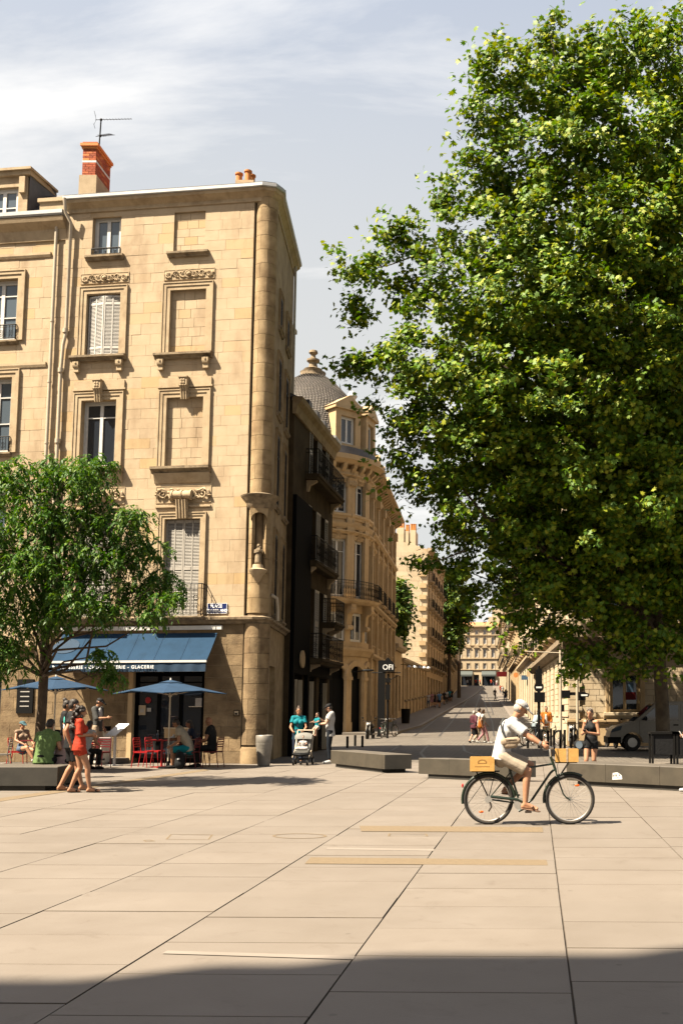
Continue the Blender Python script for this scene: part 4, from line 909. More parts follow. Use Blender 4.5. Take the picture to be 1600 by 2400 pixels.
hs_ = thing('hanging_shop_sign', 'round pale shop sign on the black cladding', 'sign', F3.P(1.2, .2, 3.4)); b = MB(); c0 = F3.P(1.2, .16, 3.45); b.tube([c0, c0 + F3.n * .06], .32, 20); b.build('disc', 'stone_gold', hs_)

# --- domed corner building
TC = Vector((-13.2, 66.0, 0)); TR = 3.9
h3 = thing('domed_building', 'golden limestone corner building with round tower, slate dome and curved balcony', 'building', (TC.x, TC.y, 0))
def curved(parent, c, r, th, a0, a1, z0, z1, hs, m, name='tower_wall', step=R(4)):
    b = MB(); aa = sorted({a0, a1} | {h[0] for h in hs} | {h[1] for h in hs}); al = []
    for p, q in zip(aa, aa[1:]):
        n = max(1, round((q - p) / step)); al += [p + (q - p) * k / n for k in range(n)]
    al.append(a1); zs = sorted({z0, z1} | {h[2] for h in hs} | {h[3] for h in hs})
    for p, q in zip(al, al[1:]):
        am = (p + q) / 2
        for e, f in zip(zs, zs[1:]):
            zm = (e + f) / 2
            if any(h[0] < am < h[1] and h[2] < zm < h[3] for h in hs): continue
            pt = lambda a, rr, z: (c.x + rr * math.cos(a), c.y + rr * math.sin(a), z)
            b.hexa([pt(p, r, e), pt(q, r, e), pt(q, r - th, e), pt(p, r - th, e), pt(p, r, f), pt(q, r, f), pt(q, r - th, f), pt(p, r - th, f)])
    return b.build(name, m, parent)
def tfr(a, r=TR): d = Vector((math.cos(a), math.sin(a), 0)); return Fr((TC.x + d.x * r, TC.y + d.y * r, 0), (-d.y, d.x))
ta = [R(-78 + k) for k in (-8, 25.5, 50, 74)]; hs = []; wv = .62
trows = [(8.65, 12.3), (13.9, 15.9)]
for a in ta:
    for z0, z1 in trows: hs.append((a - wv / TR, a + wv / TR, z0, z1))
    hs.append((a - .75 / TR, a + .75 / TR, 0.0, 4.4)); hs.append((a - wv / TR, a + wv / TR, 5.9, 7.7))
curved(h3, TC, TR, .4, R(-200), R(20), -.2, 17.0, hs, 'stone_gold')
for a in ta:
    f = tfr(a, TR - .03)
    for z0, z1 in trows:
        reveal_back(f, h3, -.62, .62, z0, z1, d=-.38); casement(f, h3, -.62, .62, z0, z1, d=-.15, bars=(.22,), fw=.09); architrave(f, h3, -.62, .62, z0, z1, w=.2, d=.09, m='stone_gold')
        b = MB(); b.fprofile(f, -.95, .95, [(-.02, z1 + .3), (.12, z1 + .3), (.28, z1 + .45), (.28, z1 + .52), (-.02, z1 + .55)]); b.build('window_hood', 'stone_gold', h3); keystone(f, h3, 0, z1 - .05, z1 + .6, w=.4, d=.2, m='stone_gold')
    sill(f, h3, -.85, .85, 13.9, .35, .2, m='stone_gold', brackets=True)
    reveal_back(f, h3, -.62, .62, 5.9, 7.7, d=-.38); casement(f, h3, -.62, .62, 5.9, 7.7, d=-.15, bars=(), fw=.09)
    reveal_back(f, h3, -.75, .75, 0, 4.4, d=-.38, m='black'); 
    for i in range(8):
        a0, a1 = PI * i / 8, PI * (i + 1) / 8; zc = 3.65; q = MB(); p = [(.75 * math.cos(a0), zc + .75 * math.sin(a0)), (.75 * math.cos(a1), zc + .75 * math.sin(a1)), (1.12 * math.cos(a1), zc + 1.12 * math.sin(a1)), (1.12 * math.cos(a0), zc + 1.12 * math.sin(a0))]
        q.poly([f.P(x, -.1, z) for x, z in p], f.n * .2); q.build('arch_stone', 'stone_gold', h3)
    b = MB()
    for s in (-1, 1): b.fbox(f, s * .93 - .18, s * .93 + .18, -.1, .14, -.1, .9); b.fbox(f, s * .93 - .14, s * .93 + .14, -.1, .1, .9, 3.5); b.fbox(f, s * .93 - .2, s * .93 + .2, -.1, .16, 3.5, 3.7)
    b.build('arch_pier', 'stone_gold', h3)
    dl = MB()
    for s in (0, 1): dl.fbox(f, -.72 + .73 * s, -.01 + .73 * s, -.30, -.24, 0, 3.6)
    dl.build('door', 'black', h3)
for a in [R(-78 + k) for k in (-26, 8, 38, 62)]:                         # pilasters on the tower
    f = tfr(a); b = MB(); b.fbox(f, -.3, .3, -.05, .16, 8.6, 15.6); b.fbox(f, -.4, .4, -.05, .24, 8.6, 9.2); b.build('pilaster', 'stone_gold', h3)
    c_ = MB(); c_.fprofile(f, -.36, .36, [(-.05, 15.6), (.18, 15.6), (.24, 15.9), (.34, 16.15), (-.05, 16.15)])
    for s in (-.25, -.08, .08, .25): c_.ell(f.P(s, .26, 15.85), (.09, .08, .2), 6, 5)
    c_.build('capital', 'stone_gold', h3)
P_ = lambda a, r: (TC.x + r * math.cos(a), TC.y + r * math.sin(a))
def ring(prof, m, name, a0=R(-200), a1=R(2), n=40): b = MB(); b.lathe((TC.x, TC.y, 0), [(TR + d, z) for d, z in prof] + [(TR + prof[0][0], prof[0][1])], n, a0, a1); return b.build(name, m, h3, smooth=True, angle=30)
ring([(-.1, 5.0), (.1, 5.0), (.2, 5.2), (.34, 5.35), (.36, 5.5), (-.1, 5.55)], 'stone_gold', 'string_course')
ring([(-.1, 12.95), (.1, 12.95), (.2, 13.15), (.22, 13.3), (-.1, 13.35)], 'stone_gold', 'string_course')
ring([(-.1, 16.1), (.12, 16.1), (.18, 16.4), (.2, 16.7), (-.1, 16.7)], 'stone_gold', 'frieze')
ring([(-.1, 17.0), (.55, 17.0), (.75, 17.15), (.9, 17.2), (.92, 17.5), (-.1, 17.6)], 'stone_gold', 'cornice')
ring([(-.1, 17.62), (.5, 17.62), (.42, 18.1), (-.1, 18.2)], 'slate', 'parapet')
q = MB()
for k in range(20):
    f = tfr(R(-190 + 10 * k)); q.fprofile(f, -.13, .13, [(.0, 16.1), (.16, 16.1), (.2, 16.5), (.5, 16.8), (.55, 17.0), (.0, 17.0)])
q.build('modillions', 'stone_gold', h3, kind='stuff')
# curved balcony with its consoles
ring([(-.1, 8.2), (.5, 8.2), (.72, 8.35), (.78, 8.5), (-.1, 8.52)], 'stone_gold', 'curved_balcony', R(-150), R(-4)); bb = h3.children[-1]
r_ = MB(); n_ = 64; az = [R(-150) + R(146) * k / n_ for k in range(n_ + 1)]
for z, rr in ((9.62, .022), (9.45, .012), (8.6, .014)): r_.tube([(*P_(a, TR + .72), z) for a in az], rr, 5)
for i, a in enumerate(az):
    r_.tube([(*P_(a, TR + .72), 8.52), (*P_(a, TR + .72), 9.62)], .011, 4)
    if i % 2 == 0 and i < n_ - 1: r_.tube([(*P_(a + k * R(4.5) / 6, TR + .72), 9.03 + .3 * math.sin(k * PI / 3)) for k in range(7)], .011, 4); r_.tube([(*P_(a + k * R(4.5) / 6, TR + .72), 9.03 - .3 * math.sin(k * PI / 3)) for k in range(7)], .011, 4)
r_.build('railing', 'iron', h3)
for a in [R(-78 + k) for k in (-22, 10, 37, 62)]:
    f = tfr(a); b = MB(); b.fprofile(f, -.2, .2, [(-.05, 6.6), (.12, 6.6), (.2, 7.0), (.25, 7.5), (.6, 7.95), (.62, 8.2), (-.05, 8.2)]); b.tube([f.P(-.22, .42, 7.85), f.P(.22, .42, 7.85)], .22, 10); b.tube([f.P(-.21, .2, 6.75), f.P(.21, .2, 6.75)], .16, 10); b.build('console', 'stone_gold', h3)
# dome covered in single slates, finial, dormers
dprof = [(3.75, 18.0), (3.65, 19.2), (3.35, 20.3), (2.9, 21.3), (2.25, 22.3), (1.4, 23.2), (.6, 23.75)]
b = MB(); b.lathe((TC.x, TC.y, 0), [(r - .05, z) for r, z in dprof], 48); b.build('dome', 'slate', h3, smooth=True)
def dpt(t):
    t = t * (len(dprof) - 1); i = min(int(t), len(dprof) - 2); k = t - i; return dprof[i][0] + (dprof[i + 1][0] - dprof[i][0]) * k, dprof[i][1] + (dprof[i + 1][1] - dprof[i][1]) * k
sl_ = MB(); NR = 46
for j in range(NR):
    r0, z0 = dpt(j / NR); r1, z1 = dpt(min(1, (j + 1.25) / NR)); n = max(10, int(2 * PI * r0 / .19))
    for i in range(n):
        a = 2 * PI * (i + .5 * (j % 2)) / n; w_ = PI / n * .93
        if math.sin(a) > .55: continue
        pt = lambda aa, rr, z: (TC.x + rr * math.cos(aa), TC.y + rr * math.sin(aa), z)
        sl_.add([pt(a - w_, r0 + .035, z0 + .05), pt(a, r0 + .04, z0), pt(a + w_, r0 + .035, z0 + .05), pt(a + w_, r1 + .0, z1), pt(a - w_, r1 + .0, z1)], [(0, 1, 2, 3, 4)])
sl_.build('dome_slates', 'slate_tan', h3, kind='stuff')
b = MB(); b.lathe((TC.x, TC.y, 0), [(.95, 23.4), (.8, 23.75), (.85, 23.9), (.55, 24.0), (.6, 24.12), (.3, 24.25), (.25, 24.55), (.42, 24.68), (.42, 24.8), (.18, 24.9), (.14, 25.1), (.3, 25.25), (.26, 25.4), (.02, 25.5)], 20); b.build('finial', 'stone_sill', h3, smooth=True, angle=45)
for a in (R(-78 + 33), R(-78 + 68), R(-78 - 25)):
    f = tfr(a, 3.95); b = MB(); b.fbox(f, -.95, -.55, -1.0, .1, 18.1, 20.5); b.fbox(f, .55, .95, -1.0, .1, 18.1, 20.5); b.fbox(f, -.55, .55, -1.0, .1, 20.1, 20.5); b.fbox(f, -.95, .95, -1.0, .14, 18.0, 18.3); b.fbox(f, -1.1, 1.1, -1.2, .28, 20.5, 20.72)
    b.poly([f.P(-1.15, -1.3, 20.72), f.P(1.15, -1.3, 20.72), f.P(0, -1.3, 21.45)], f.n * 1.55); b.build('dormer', 'stone_gold', h3); casement(f, h3, -.55, .55, 18.3, 20.1, d=-.12, bars=(), fw=.1)
f = tfr(R(-78 + 60), 2.9); b = MB(); b.lathe((f.O.x, f.O.y, 0), [(.3, 20.9), (.3, 21.3), (.15, 21.5), (.22, 21.8), (.35, 22.0), (.2, 22.3), (.02, 22.4)], 10); b.build('roof_vase', 'zinc', h3)
F4 = Fr((-9.3, 66.3, 0), (-.026, 1)); L4 = 17.2; bays4 = [1.9 + 3.35 * k for k in range(5)]
facade(F4, h3, 0, L4, -.2, 17.1, bays4, [(5.9, 7.7), (8.9, 12.0), (13.9, 15.8)], 1.25, 'stone_gold', trim='stone_gold', cornice=.85, balc=(1,), modillions=True, ground=[(c - .8, c + .8, .2, 4.2) for c in bays4])
for u in [.2 + 3.35 * k for k in range(6)]: b = MB(); b.fbox(F4, u - .22, u + .22, -.02, .2, .3, 16.2); b.fbox(F4, u - .32, u + .32, -.02, .3, .3, 1.3); b.fbox(F4, u - .32, u + .32, -.02, .32, 15.5, 16.1); b.build('pilaster', 'stone_gold', h3)
for z in (5.0, 8.3, 12.95): band(F4, h3, 0, L4, z, .3, .34, 'stone_gold')
body(F4, h3, 0.5, L4, 0, 17.1, 7, 'stone_pale', 'slate', 3.5)
for k in range(4): u = 3 + 3.6 * k; b = MB(); b.fbox(F4, u, u + 1.5, -2.6, -.3, 17.2, 19.6); b.poly([F4.P(u - .15, -2.6, 19.6), F4.P(u + 1.65, -2.6, 19.6), F4.P(u + .75, -2.6, 20.3)], F4.n * 2.4); b.build('dormer', 'stone_gold', h3)

# --- low courtyard pavilion and wall
F5 = Fr((-9.72, 83.6, 0), (.012, 1))
h4 = thing('gate_pavilion', 'low limestone gate pavilion past the domed building', 'building', (-10, 86, gz(86)))
wallmesh(F5, h4, 0, 6, 0, 7.1, [(1.5, 3.0, 0, 4.6), (3.9, 5.1, 1.6, 4.6)], 'stone_gold'); reveal_back(F5, h4, 1.5, 3.0, 0, 4.6); casement(F5, h4, 1.5, 3, .7, 4.6, frame='black'); reveal_back(F5, h4, 3.9, 5.1, 1.6, 4.6); casement(F5, h4, 3.9, 5.1, 1.6, 4.6, frame='black')
band(F5, h4, 0, 6, 6.6, .5, .45); b = MB(); b.fbox(F5, .2, 5.8, -5, .1, 7.1, 7.8); b.build('parapet', 'stone_trim', h4)
b = MB(); b.fbox(F5, 0, .4, -5, -.46, 0, 7.1); b.fbox(F5, 5.6, 6, -5, -.46, 0, 7.1); b.build('house_body', 'stone_gold', h4)
h4b = thing('courtyard_wall', 'low limestone wall with barred openings along the left pavement', 'wall', F5.P(17, 0, gz(100)))
wh = [(7.3 + 2.9 * k, 8.6 + 2.9 * k, 2.6 + .035 * 3 * k, 5.4) for k in range(7)]
wallmesh(F5, h4b, 6.02, 29.3, 0, 6.3, wh, 'stone_gold'); band(F5, h4b, 6.02, 29.3, 5.9, .35, .3)
for q in wh: reveal_back(F5, h4b, *q); casement(F5, h4b, *q, d=-.15, frame='white', bars=(.5,), glass='glass_sky'); sill(F5, h4b, q[0] - .2, q[1] + .2, q[2], .2, .2)
for k in range(8): u = 6.4 + 2.9 * k; b = MB(); b.fbox(F5, u, u + .45, -.02, .14, .5, 5.8); b.build('pilaster', 'stone_gold', h4b)

# --- tall house with the blank gable
h5 = thing('gable_house', 'tall pale house with a blank gable wall, toothed edge and chimney row', 'house', (-14, 113, gz(113)))
F6 = Fr((-9.45, 113.0, 0), (1, 0)); z_ = lambda y, Y=113: CH + (1668 - y) / F * Y
gp = [(-12, 1.5), (0, 1.5), (0, z_(1292)), (-.5, z_(1280)), (-3.0, z_(1266)), (-4.2, z_(1268)), (-6, z_(1272)), (-12, z_(1290))]
b = MB(); b.poly([F6.P(u, -.5, z) for u, z in gp], F6.n * .5); b.build('gable_wall', 'stone_pale', h5)
lg = [260]; ashlar(F6, h5, -9.0, -.55, 6.5, z_(1290), [], 'stone_pale', course=.55, length=1.05, limit=lg, seed=31, d=.03, depth=.04, joint=.02)
for k in range(11): zq = 5 + k * 1.28; b = MB(); b.fbox(F6, -.85, -.1, .031, .16, zq, zq + .5); b.build('toothing_stone', 'stone_gold', h5)
b = MB(); b.fprofile(F6, -12, .15, [(-.02, 6.0), (.2, 6.0), (.3, 6.3), (-.02, 6.4)]); b.build('string_course', 'stone_trim', h5)
F7 = Fr((-9.45, 113.02, 0), (.013, 1)); L7 = 22
facade(F7, h5, 0, L7, 1.2, 19.6, [2.2 + 3.6 * k for k in range(6)], [(6.6, 9.0), (10, 12.4), (13.2, 15.4), (16.2, 18.2)], 1.2, 'stone_gold', cornice=.6, balc=(0, 1, 2, 3), fine=False, ground=[(1 + 3.6 * k, 3.4 + 3.6 * k, 2.4 + .05 * k * 3, 5.4) for k in range(6)])
body(F7, h5, .5, L7, 1.5, 19.6, 12, 'stone_pale', 'tile', 1.5)
for px0, px1, yt in ((930, 947, 1238), (950, 958, 1246), (961, 974, 1244)):
    A = W(px0, 1270, 114); B_ = W(px1, 1270, 114); zt = W(px0, yt, 114).z; b = MB(); b.box(A.x, B_.x, 113.6, 116.5, 18.8, zt); b.build('chimney_stack', 'stone_pale', h5)
    n_ = 3 if px1 - px0 > 10 else 2
    for k in range(n_): x = A.x + (B_.x - A.x) * (k + .5) / n_; b = MB(); b.lathe((x, 114.2, 0), [(.14, zt), (.12, zt + .75), (.15, zt + .8), (.1, zt + .82), (.01, zt + .8)], 8); b.build('chimney_pot', 'pot', h5)

# --- lower houses on the left beyond, one by one
y0 = 135.4
for k, (ln, hgt, lab) in enumerate(((22, 7.5, 'plain low house right after the gable house on the left of the street'), (24, 7.0, 'second low house after the gable house on the left'), (26, 8.0, 'third low house after the gable house on the left'), (28, 7.5, 'last low house on the left before the end of the street'))):
    xl = -9.3 - (y0 - 135) * .027; fr = Fr((xl, y0, 0), (-.027, 1)); zb = gz(y0); h = thing('row_house', lab, 'house', (xl - 3, y0 + ln / 2, gz(y0 + ln / 2)), 'low houses on the left of the street')
    zg = gz(y0 + ln); facade(fr, h, 0, ln - .1, zb - .5, zg + hgt, [2.5 + 4 * j for j in range(int(ln / 4))], [(zg + 4.2, zg + 6.2)], 1.3, 'stone_gold', cornice=.5, fine=False, balc=(0,), ground=[(1.2 + 4 * j, 3.8 + 4 * j, gz(y0 + 4 * j + 3) + .2, zg + 3.4) for j in range(int(ln / 4))])
    body(fr, h, 0, ln - .1, zb, zg + hgt, 9, 'stone_gold', 'tile', 1.5); y0 += ln

# --- house closing the street
h7 = thing('end_house', 'pale four-storey house closing the far end of the street, grey shop awnings below', 'house', (-7.5, 241, 7.6))
A = W(1068, 1607, 241); B_ = W(1178, 1607, 241); FE = Fr((A.x, 241, 0), (1, 0)); WE = B_.x - A.x; zE = lambda y: CH + (1668 - y) / F * 241
uE = lambda px: W(px, 1500, 241).x - A.x
cols = [uE(x) for x in (1077.5, 1096.8, 1116.2, 1135.2, 1154.7)]
rowsE = [(zE(1569), zE(1555)), (zE(1541), zE(1522)), (zE(1510), zE(1495)), (zE(1488), zE(1477))]
gE = [(uE(1080), uE(1106), 7.6, zE(1574)), (uE(1110), uE(1122), 7.6, zE(1582)), (uE(1129), uE(1160), 7.6, zE(1574))]
hs = [(c - .38, c + .38, a, b) for c in cols for a, b in rowsE]
wallmesh(FE, h7, 0, WE, 6.5, zE(1470), hs + gE, 'stone_pale')
for c in cols:
    for i, (a, b_) in enumerate(rowsE):
        reveal_back(FE, h7, c - .38, c + .38, a, b_); casement(FE, h7, c - .38, c + .38, a, b_, d=-.2, bars=(.35,), fw=.09); 
        for s in (-1, 1): q = MB(); q.fbox(FE, c + s * .46 - .06, c + s * .46 + .06, -.02, .06, a - .1, b_ + .15); q.build('window_surround', 'stone_trim', h7)
        if i == 1: q = MB(); q.poly([FE.P(c - .75, 0, b_ + .3), FE.P(c + .75, 0, b_ + .3), FE.P(c + .4, 0, b_ + .75), FE.P(c, 0, b_ + .9), FE.P(c - .4, 0, b_ + .75)], FE.n * .25); q.build('pediment', 'stone_trim', h7)
for y in (1572, 1546, 1515, 1491): band(FE, h7, 0, WE, zE(y), .25, .2, 'stone_trim')
band(FE, h7, 0, WE, zE(1472), .5, .5, 'stone_trim', 'cornice')
for q in gE: reveal_back(FE, h7, *q); casement(FE, h7, *q, d=-.25, frame='black', bars=())
b = MB(); b.add([FE.P(-.2, .4, zE(1470)), FE.P(WE + .2, .4, zE(1470)), FE.P(WE + .2, -5, zE(1454)), FE.P(-.2, -5, zE(1454)), FE.P(-.2, -10, zE(1470)), FE.P(WE + .2, -10, zE(1470))], [(0, 1, 2, 3), (3, 2, 5, 4), (0, 3, 4), (1, 5, 2)]); b.build('roof', 'tile', h7)
b = MB(); b.fbox(FE, 0, .3, -10, -.46, 6.5, zE(1470)); b.fbox(FE, WE - .3, WE, -10, -.46, 6.5, zE(1470)); b.build('house_body', 'stone_pale', h7)
M['grey_awning'] = plain('grey_awning', (0.06, 0.07, 0.065), .8)
for q in (gE[0], gE[2]):
    aw = thing('shop_awning', 'grey awning over the %s shopfront of the end house' % ('left' if q is gE[0] else 'right'), 'awning', FE.P(q[0], .1, zE(1574))); b = MB(); b.fprofile(FE, q[0] - .1, q[1] + .1, [(0, zE(1573)), (.0, zE(1574)), (1.3, zE(1583)), (1.3, zE(1586)), (1.34, zE(1586)), (1.34, zE(1582))]); b.build('canvas', 'grey_awning', aw)
h8 = thing('far_tower_house', 'pale tall block rising behind the end house', 'house', W(1165, 1470, 262)); b = MB(); A = W(1143, 1470, 262); B_ = W(1215, 1470, 262); b.box(A.x, B_.x, 262, 275, 5, W(1150, 1446, 262).z); b.build('wall', 'stone_pale', h8); b = MB(); b.box(W(1152, 1450, 263).x, W(1182, 1450, 263).x, 263, 270, W(1150, 1447, 263).z, W(1160, 1424, 263).z); b.build('upper_storey', 'stone_pale', h8)

# --- right side of the street: single houses from the square to the far end
FRf = Fr((2.58, 47.0, 0), (1, 0.02))
h9 = thing('rusticated_house', 'limestone house with rusticated ground floor behind the big plane tree', 'house', (6, 48, 0))
ar = FRf.ur(1428, 1585, 1500, 1672); wfr = [(ar[0], ar[1], 1.5, ar[3] + .2), (ar[1] + 2.6, ar[1] + 4.1, 1.5, ar[3] + .2), (ar[1] + 6.5, ar[1] + 8.0, 1.5, ar[3] + .2)]
up = [(1.2 + 2.7 * k, 2.4 + 2.7 * k, z, z + 2.4) for k in range(5) for z in (5.6, 9.4, 13.0)]
ZR = 17.0
wallmesh(FRf, h9, 0, 14, 0, ZR, wfr + up, 'mortar', d=-.03)
lr = [170]; ashlar(FRf, h9, .62, 14, 1.22, 4.4, wfr, 'stone_pale', course=.285, length=.52, limit=lr, seed=41, joint=.022, depth=.07)
for i in range(11): z = 1.22 + .29 * i; block_obj('quoin', h9, FRf.P(.3 if i % 2 else .24, .0, z + .14), (.6 if i % 2 else .48, .16, .265), FRf.rz(), 'stone_pale')
b = MB(); b.fprofile(FRf, -.1, 14, [(-.03, 0), (.1, 0), (.1, .95), (.16, 1.0), (.2, 1.1), (.2, 1.2), (-.03, 1.22)]); b.build('plinth', 'stone_gold', h9)
b = MB(); b.fprofile(FRf, -.3, 14, [(-.03, 4.4), (.1, 4.4), (.16, 4.6), (.4, 4.75), (.45, 4.95), (-.03, 5.0)]); b.build('ledge', 'stone_sill', h9)
ashlar(FRf, h9, 0, 14, 5.0, ZR, up, 'stone_pale', course=.4, length=.8, limit=[0], seed=42)
for q in wfr: reveal_back(FRf, h9, *q); casement(FRf, h9, *q, d=-.22, frame='stone_gold', bars=(), fw=.09, leaves=2); architrave(FRf, h9, *q, w=.16, d=.06, m='stone_gold'); sill(FRf, h9, q[0] - .3, q[1] + .3, q[2], .28, .25, m='stone_pale')
for q in up: reveal_back(FRf, h9, *q); casement(FRf, h9, *q, d=-.22); architrave(FRf, h9, *q, w=.2, d=.06); sill(FRf, h9, q[0] - .3, q[1] + .3, q[2], .2, .2)
M['poster_red'] = plain('poster_red', (.09, .006, .006), .6, spec=.1); M['poster_blue'] = plain('poster_blue', (.06, .10, .15), .6, spec=.1)
po = thing('window_poster', 'red and blue poster hanging inside the dark arched window', 'poster', FRf.P(ar[1] - .5, -.1, 2)); q = FRf.ur(1466, 1600, 1490, 1640); b = MB(); b.fbox(FRf, q[0], q[1], -.16, -.155, q[2], q[2] + (q[3] - q[2]) * .45); b.build('lower_field', 'poster_red', po); b = MB(); b.fbox(FRf, q[0] + .1, q[1] - .1, -.16, -.155, q[2] + (q[3] - q[2]) * .45, q[3]); b.build('upper_field', 'poster_blue', po)
L9 = 31.0; FRs = Fr((2.58 - L9 * .03, 47 + L9, 0), (.03, -1)); b9 = [2.2 + 3.3 * k for k in range(9)]
facade(FRs, h9, 0, L9 - .0, 0, ZR, b9, [(5.6, 8.0), (9.4, 11.8), (13.0, 15.2)], 1.25, 'stone_pale', cornice=.6, balc=(0,), fine=False, ground=[(c - .7, c + .7, 1.4, 4.1) for c in b9[:-1]], glass='glass')
band(FRs, h9, 0, L9, 4.4, .5, .45, 'stone_sill', 'ledge')
ashlar(FRs, h9, 0, L9, 1.3, 4.35, [(c - .75, c + .75, 1.3, 4.2) for c in b9[:-1]], 'stone_pale', course=.29, length=.6, limit=[120], seed=44, d=.05, depth=.05, joint=.03)
b = MB(); b.fprofile(FRf, 0, 14, [(-.1, ZR - .4), (.1, ZR - .4), (.5, ZR), (.55, ZR + .25), (-.1, ZR + .3)]); b.build('cornice', 'stone_trim', h9)
b = MB(); b.add([FRf.P(-.3, .4, ZR + .28), FRf.P(14, .4, ZR + .28), FRf.P(14, -31, ZR + .28), FRf.P(-1.2, -31, ZR + .28), FRf.P(5, -6, ZR + 3), FRf.P(5, -28, ZR + 3)], [(0, 1, 4), (1, 2, 5, 4), (2, 3, 5), (3, 0, 4, 5)]); b.build('roof', 'slate', h9)
y0 = 78.2
for k, (ln, hgt, lab, mm) in enumerate(((30, 16.5, 'pale balconied house after the rusticated house on the right of the street', 'stone_pale'), (34, 15, 'golden balconied house midway along the right of the street', 'stone_gold'), (40, 16, 'pale balconied house two before the right end of the street', 'stone_pale'), (44, 12.0, 'last house on the right of the street beside the end house', 'stone_pale'))):
    xa, xb = ST_R(y0), ST_R(y0 + ln); fr = Fr((xb, y0 + ln, 0), (xa - xb, -ln)); LL = math.hypot(xa - xb, ln) - .1; zb, zg = gz(y0), gz(y0 + ln)
    h = thing('row_house', lab, 'house', (xa + 4, y0 + ln / 2, gz(y0 + ln / 2)), 'houses on the right of the street')
    nb = int(LL / 3.8); bs = [2 + (LL - 4) * j / (nb - 1) for j in range(nb)]
    facade(fr, h, 0, LL, zb - .3, zg + hgt, bs, [(zg + 4.9, zg + 7.3), (zg + 8.6, zg + 10.9)] + ([(zg + 12, zg + 14)] if hgt > 14 else []), 1.3, mm, cornice=.6, fine=False, balc=(0, 1, 2) if k % 2 == 0 else (0, 1), ground=[(c - 1.2, c + 1.2, gz(y0 + ln - c) + .25, zg + 3.6) for c in bs])
    band(fr, h, 0, LL, zg + 4.0, .4, .35, 'stone_trim'); body(fr, h, 0, LL, zb, zg + hgt, 9, mm, 'tile', 1.8); y0 += ln + .1

# --- the great church behind the photographer, whose roofline shades the foreground
h10 = thing('cathedral', 'large stone church out of view behind the camera', 'church', (-20, -20, 0))
b = MB(); b.box(-60, -17.6, -30, -2.97, 0, 26); b.box(-17.6, -9, -30, -2.6, 0, 26); b.build('nave', 'stone_pale', h10)
for x0, x1, zt in ((-21.5, -19.5, 26.25), (-17.0, -15.4, 26.6), (-15.4, -9, 27.2)): b = MB(); b.box(x0, x1, -3.6, -2.55, 25, zt); b.build('parapet_block', 'stone_pale', h10)
b = MB(); b.add([(-60, -4, 26.003), (-9.5, -4, 26.003), (-9.5, -29, 26.003), (-60, -29, 26.003), (-58, -16, 33), (-12, -16, 33)], [(0, 1, 5, 4), (1, 2, 5), (2, 3, 4, 5), (3, 0, 4)]); b.build('roof', 'slate', h10)
# ------------------------------------------------------------------ trees
def rawmesh(name, co, k, faces, m, parent, kind='stuff'):
    """co: (n*k, 3) vertices of n copies of a k-vertex leaf; faces: index tuples within one leaf"""
    n = len(co) // k; me = bpy.data.meshes.new(name); me.vertices.add(len(co))
    off = np.array(wloc(parent)); me.vertices.foreach_set('co', (co - off).astype(np.float32).ravel())
    lt = np.concatenate([np.array(f) for f in faces]); ls = np.array([len(f) for f in faces])
    loops = (np.arange(n)[:, None] * k + lt[None, :]).ravel(); me.loops.add(len(loops)); me.loops.foreach_set('vertex_index', loops.astype(np.int32))
    tot = np.tile(ls, n); st = np.concatenate([[0], np.cumsum(tot)[:-1]]); me.polygons.add(len(tot)); me.polygons.foreach_set('loop_start', st.astype(np.int32)); me.polygons.foreach_set('loop_total', tot.astype(np.int32))
    me.update(calc_edges=True); me.validate(); me.materials.append(M[m]); o = bpy.data.objects.new(name, me); COL.objects.link(o); o.parent = parent; o['kind'] = kind; return o
def norm(v): return v / np.maximum(np.linalg.norm(v, axis=-1, keepdims=True), 1e-9)
def place(tmpl, pos, normal, size, rng, updir=None):
    """tmpl (k,3) in a leaf frame: x across, y along, z out; returns all vertices"""
    n = len(pos); r = norm(rng.normal(size=(n, 3))) if updir is None else updir; nz = norm(normal); ax = norm(r - (r * nz).sum(1, keepdims=True) * nz); ay = np.cross(nz, ax)
    return (pos[:, None, :] + size[:, None, None] * (tmpl[None, :, 0:1] * ay[:, None, :] + tmpl[None, :, 1:2] * ax[:, None, :] + tmpl[None, :, 2:3] * nz[:, None, :])).reshape(-1, 3)
PLANE = np.array([(0, -.12, 0), (-.22, .02, .02), (-.52, .12, -.06), (-.30, .30, .02), (-.42, .58, -.05), (-.14, .52, .03), (0, .92, -.08), (.14, .52, .03), (.42, .58, -.05), (.30, .30, .02), (.52, .12, -.06), (.22, .02, .02)])
PLANE_F = [(0, 1, 2, 3), (0, 3, 4, 5), (0, 5, 6, 7), (0, 7, 8, 9), (0, 9, 10, 11)]
SIMPLE = np.array([(0, 0, 0), (-.35, .4, .05), (0, 1, -.05), (.35, .4, .05)]); SIMPLE_F = [(0, 3, 2, 1)]
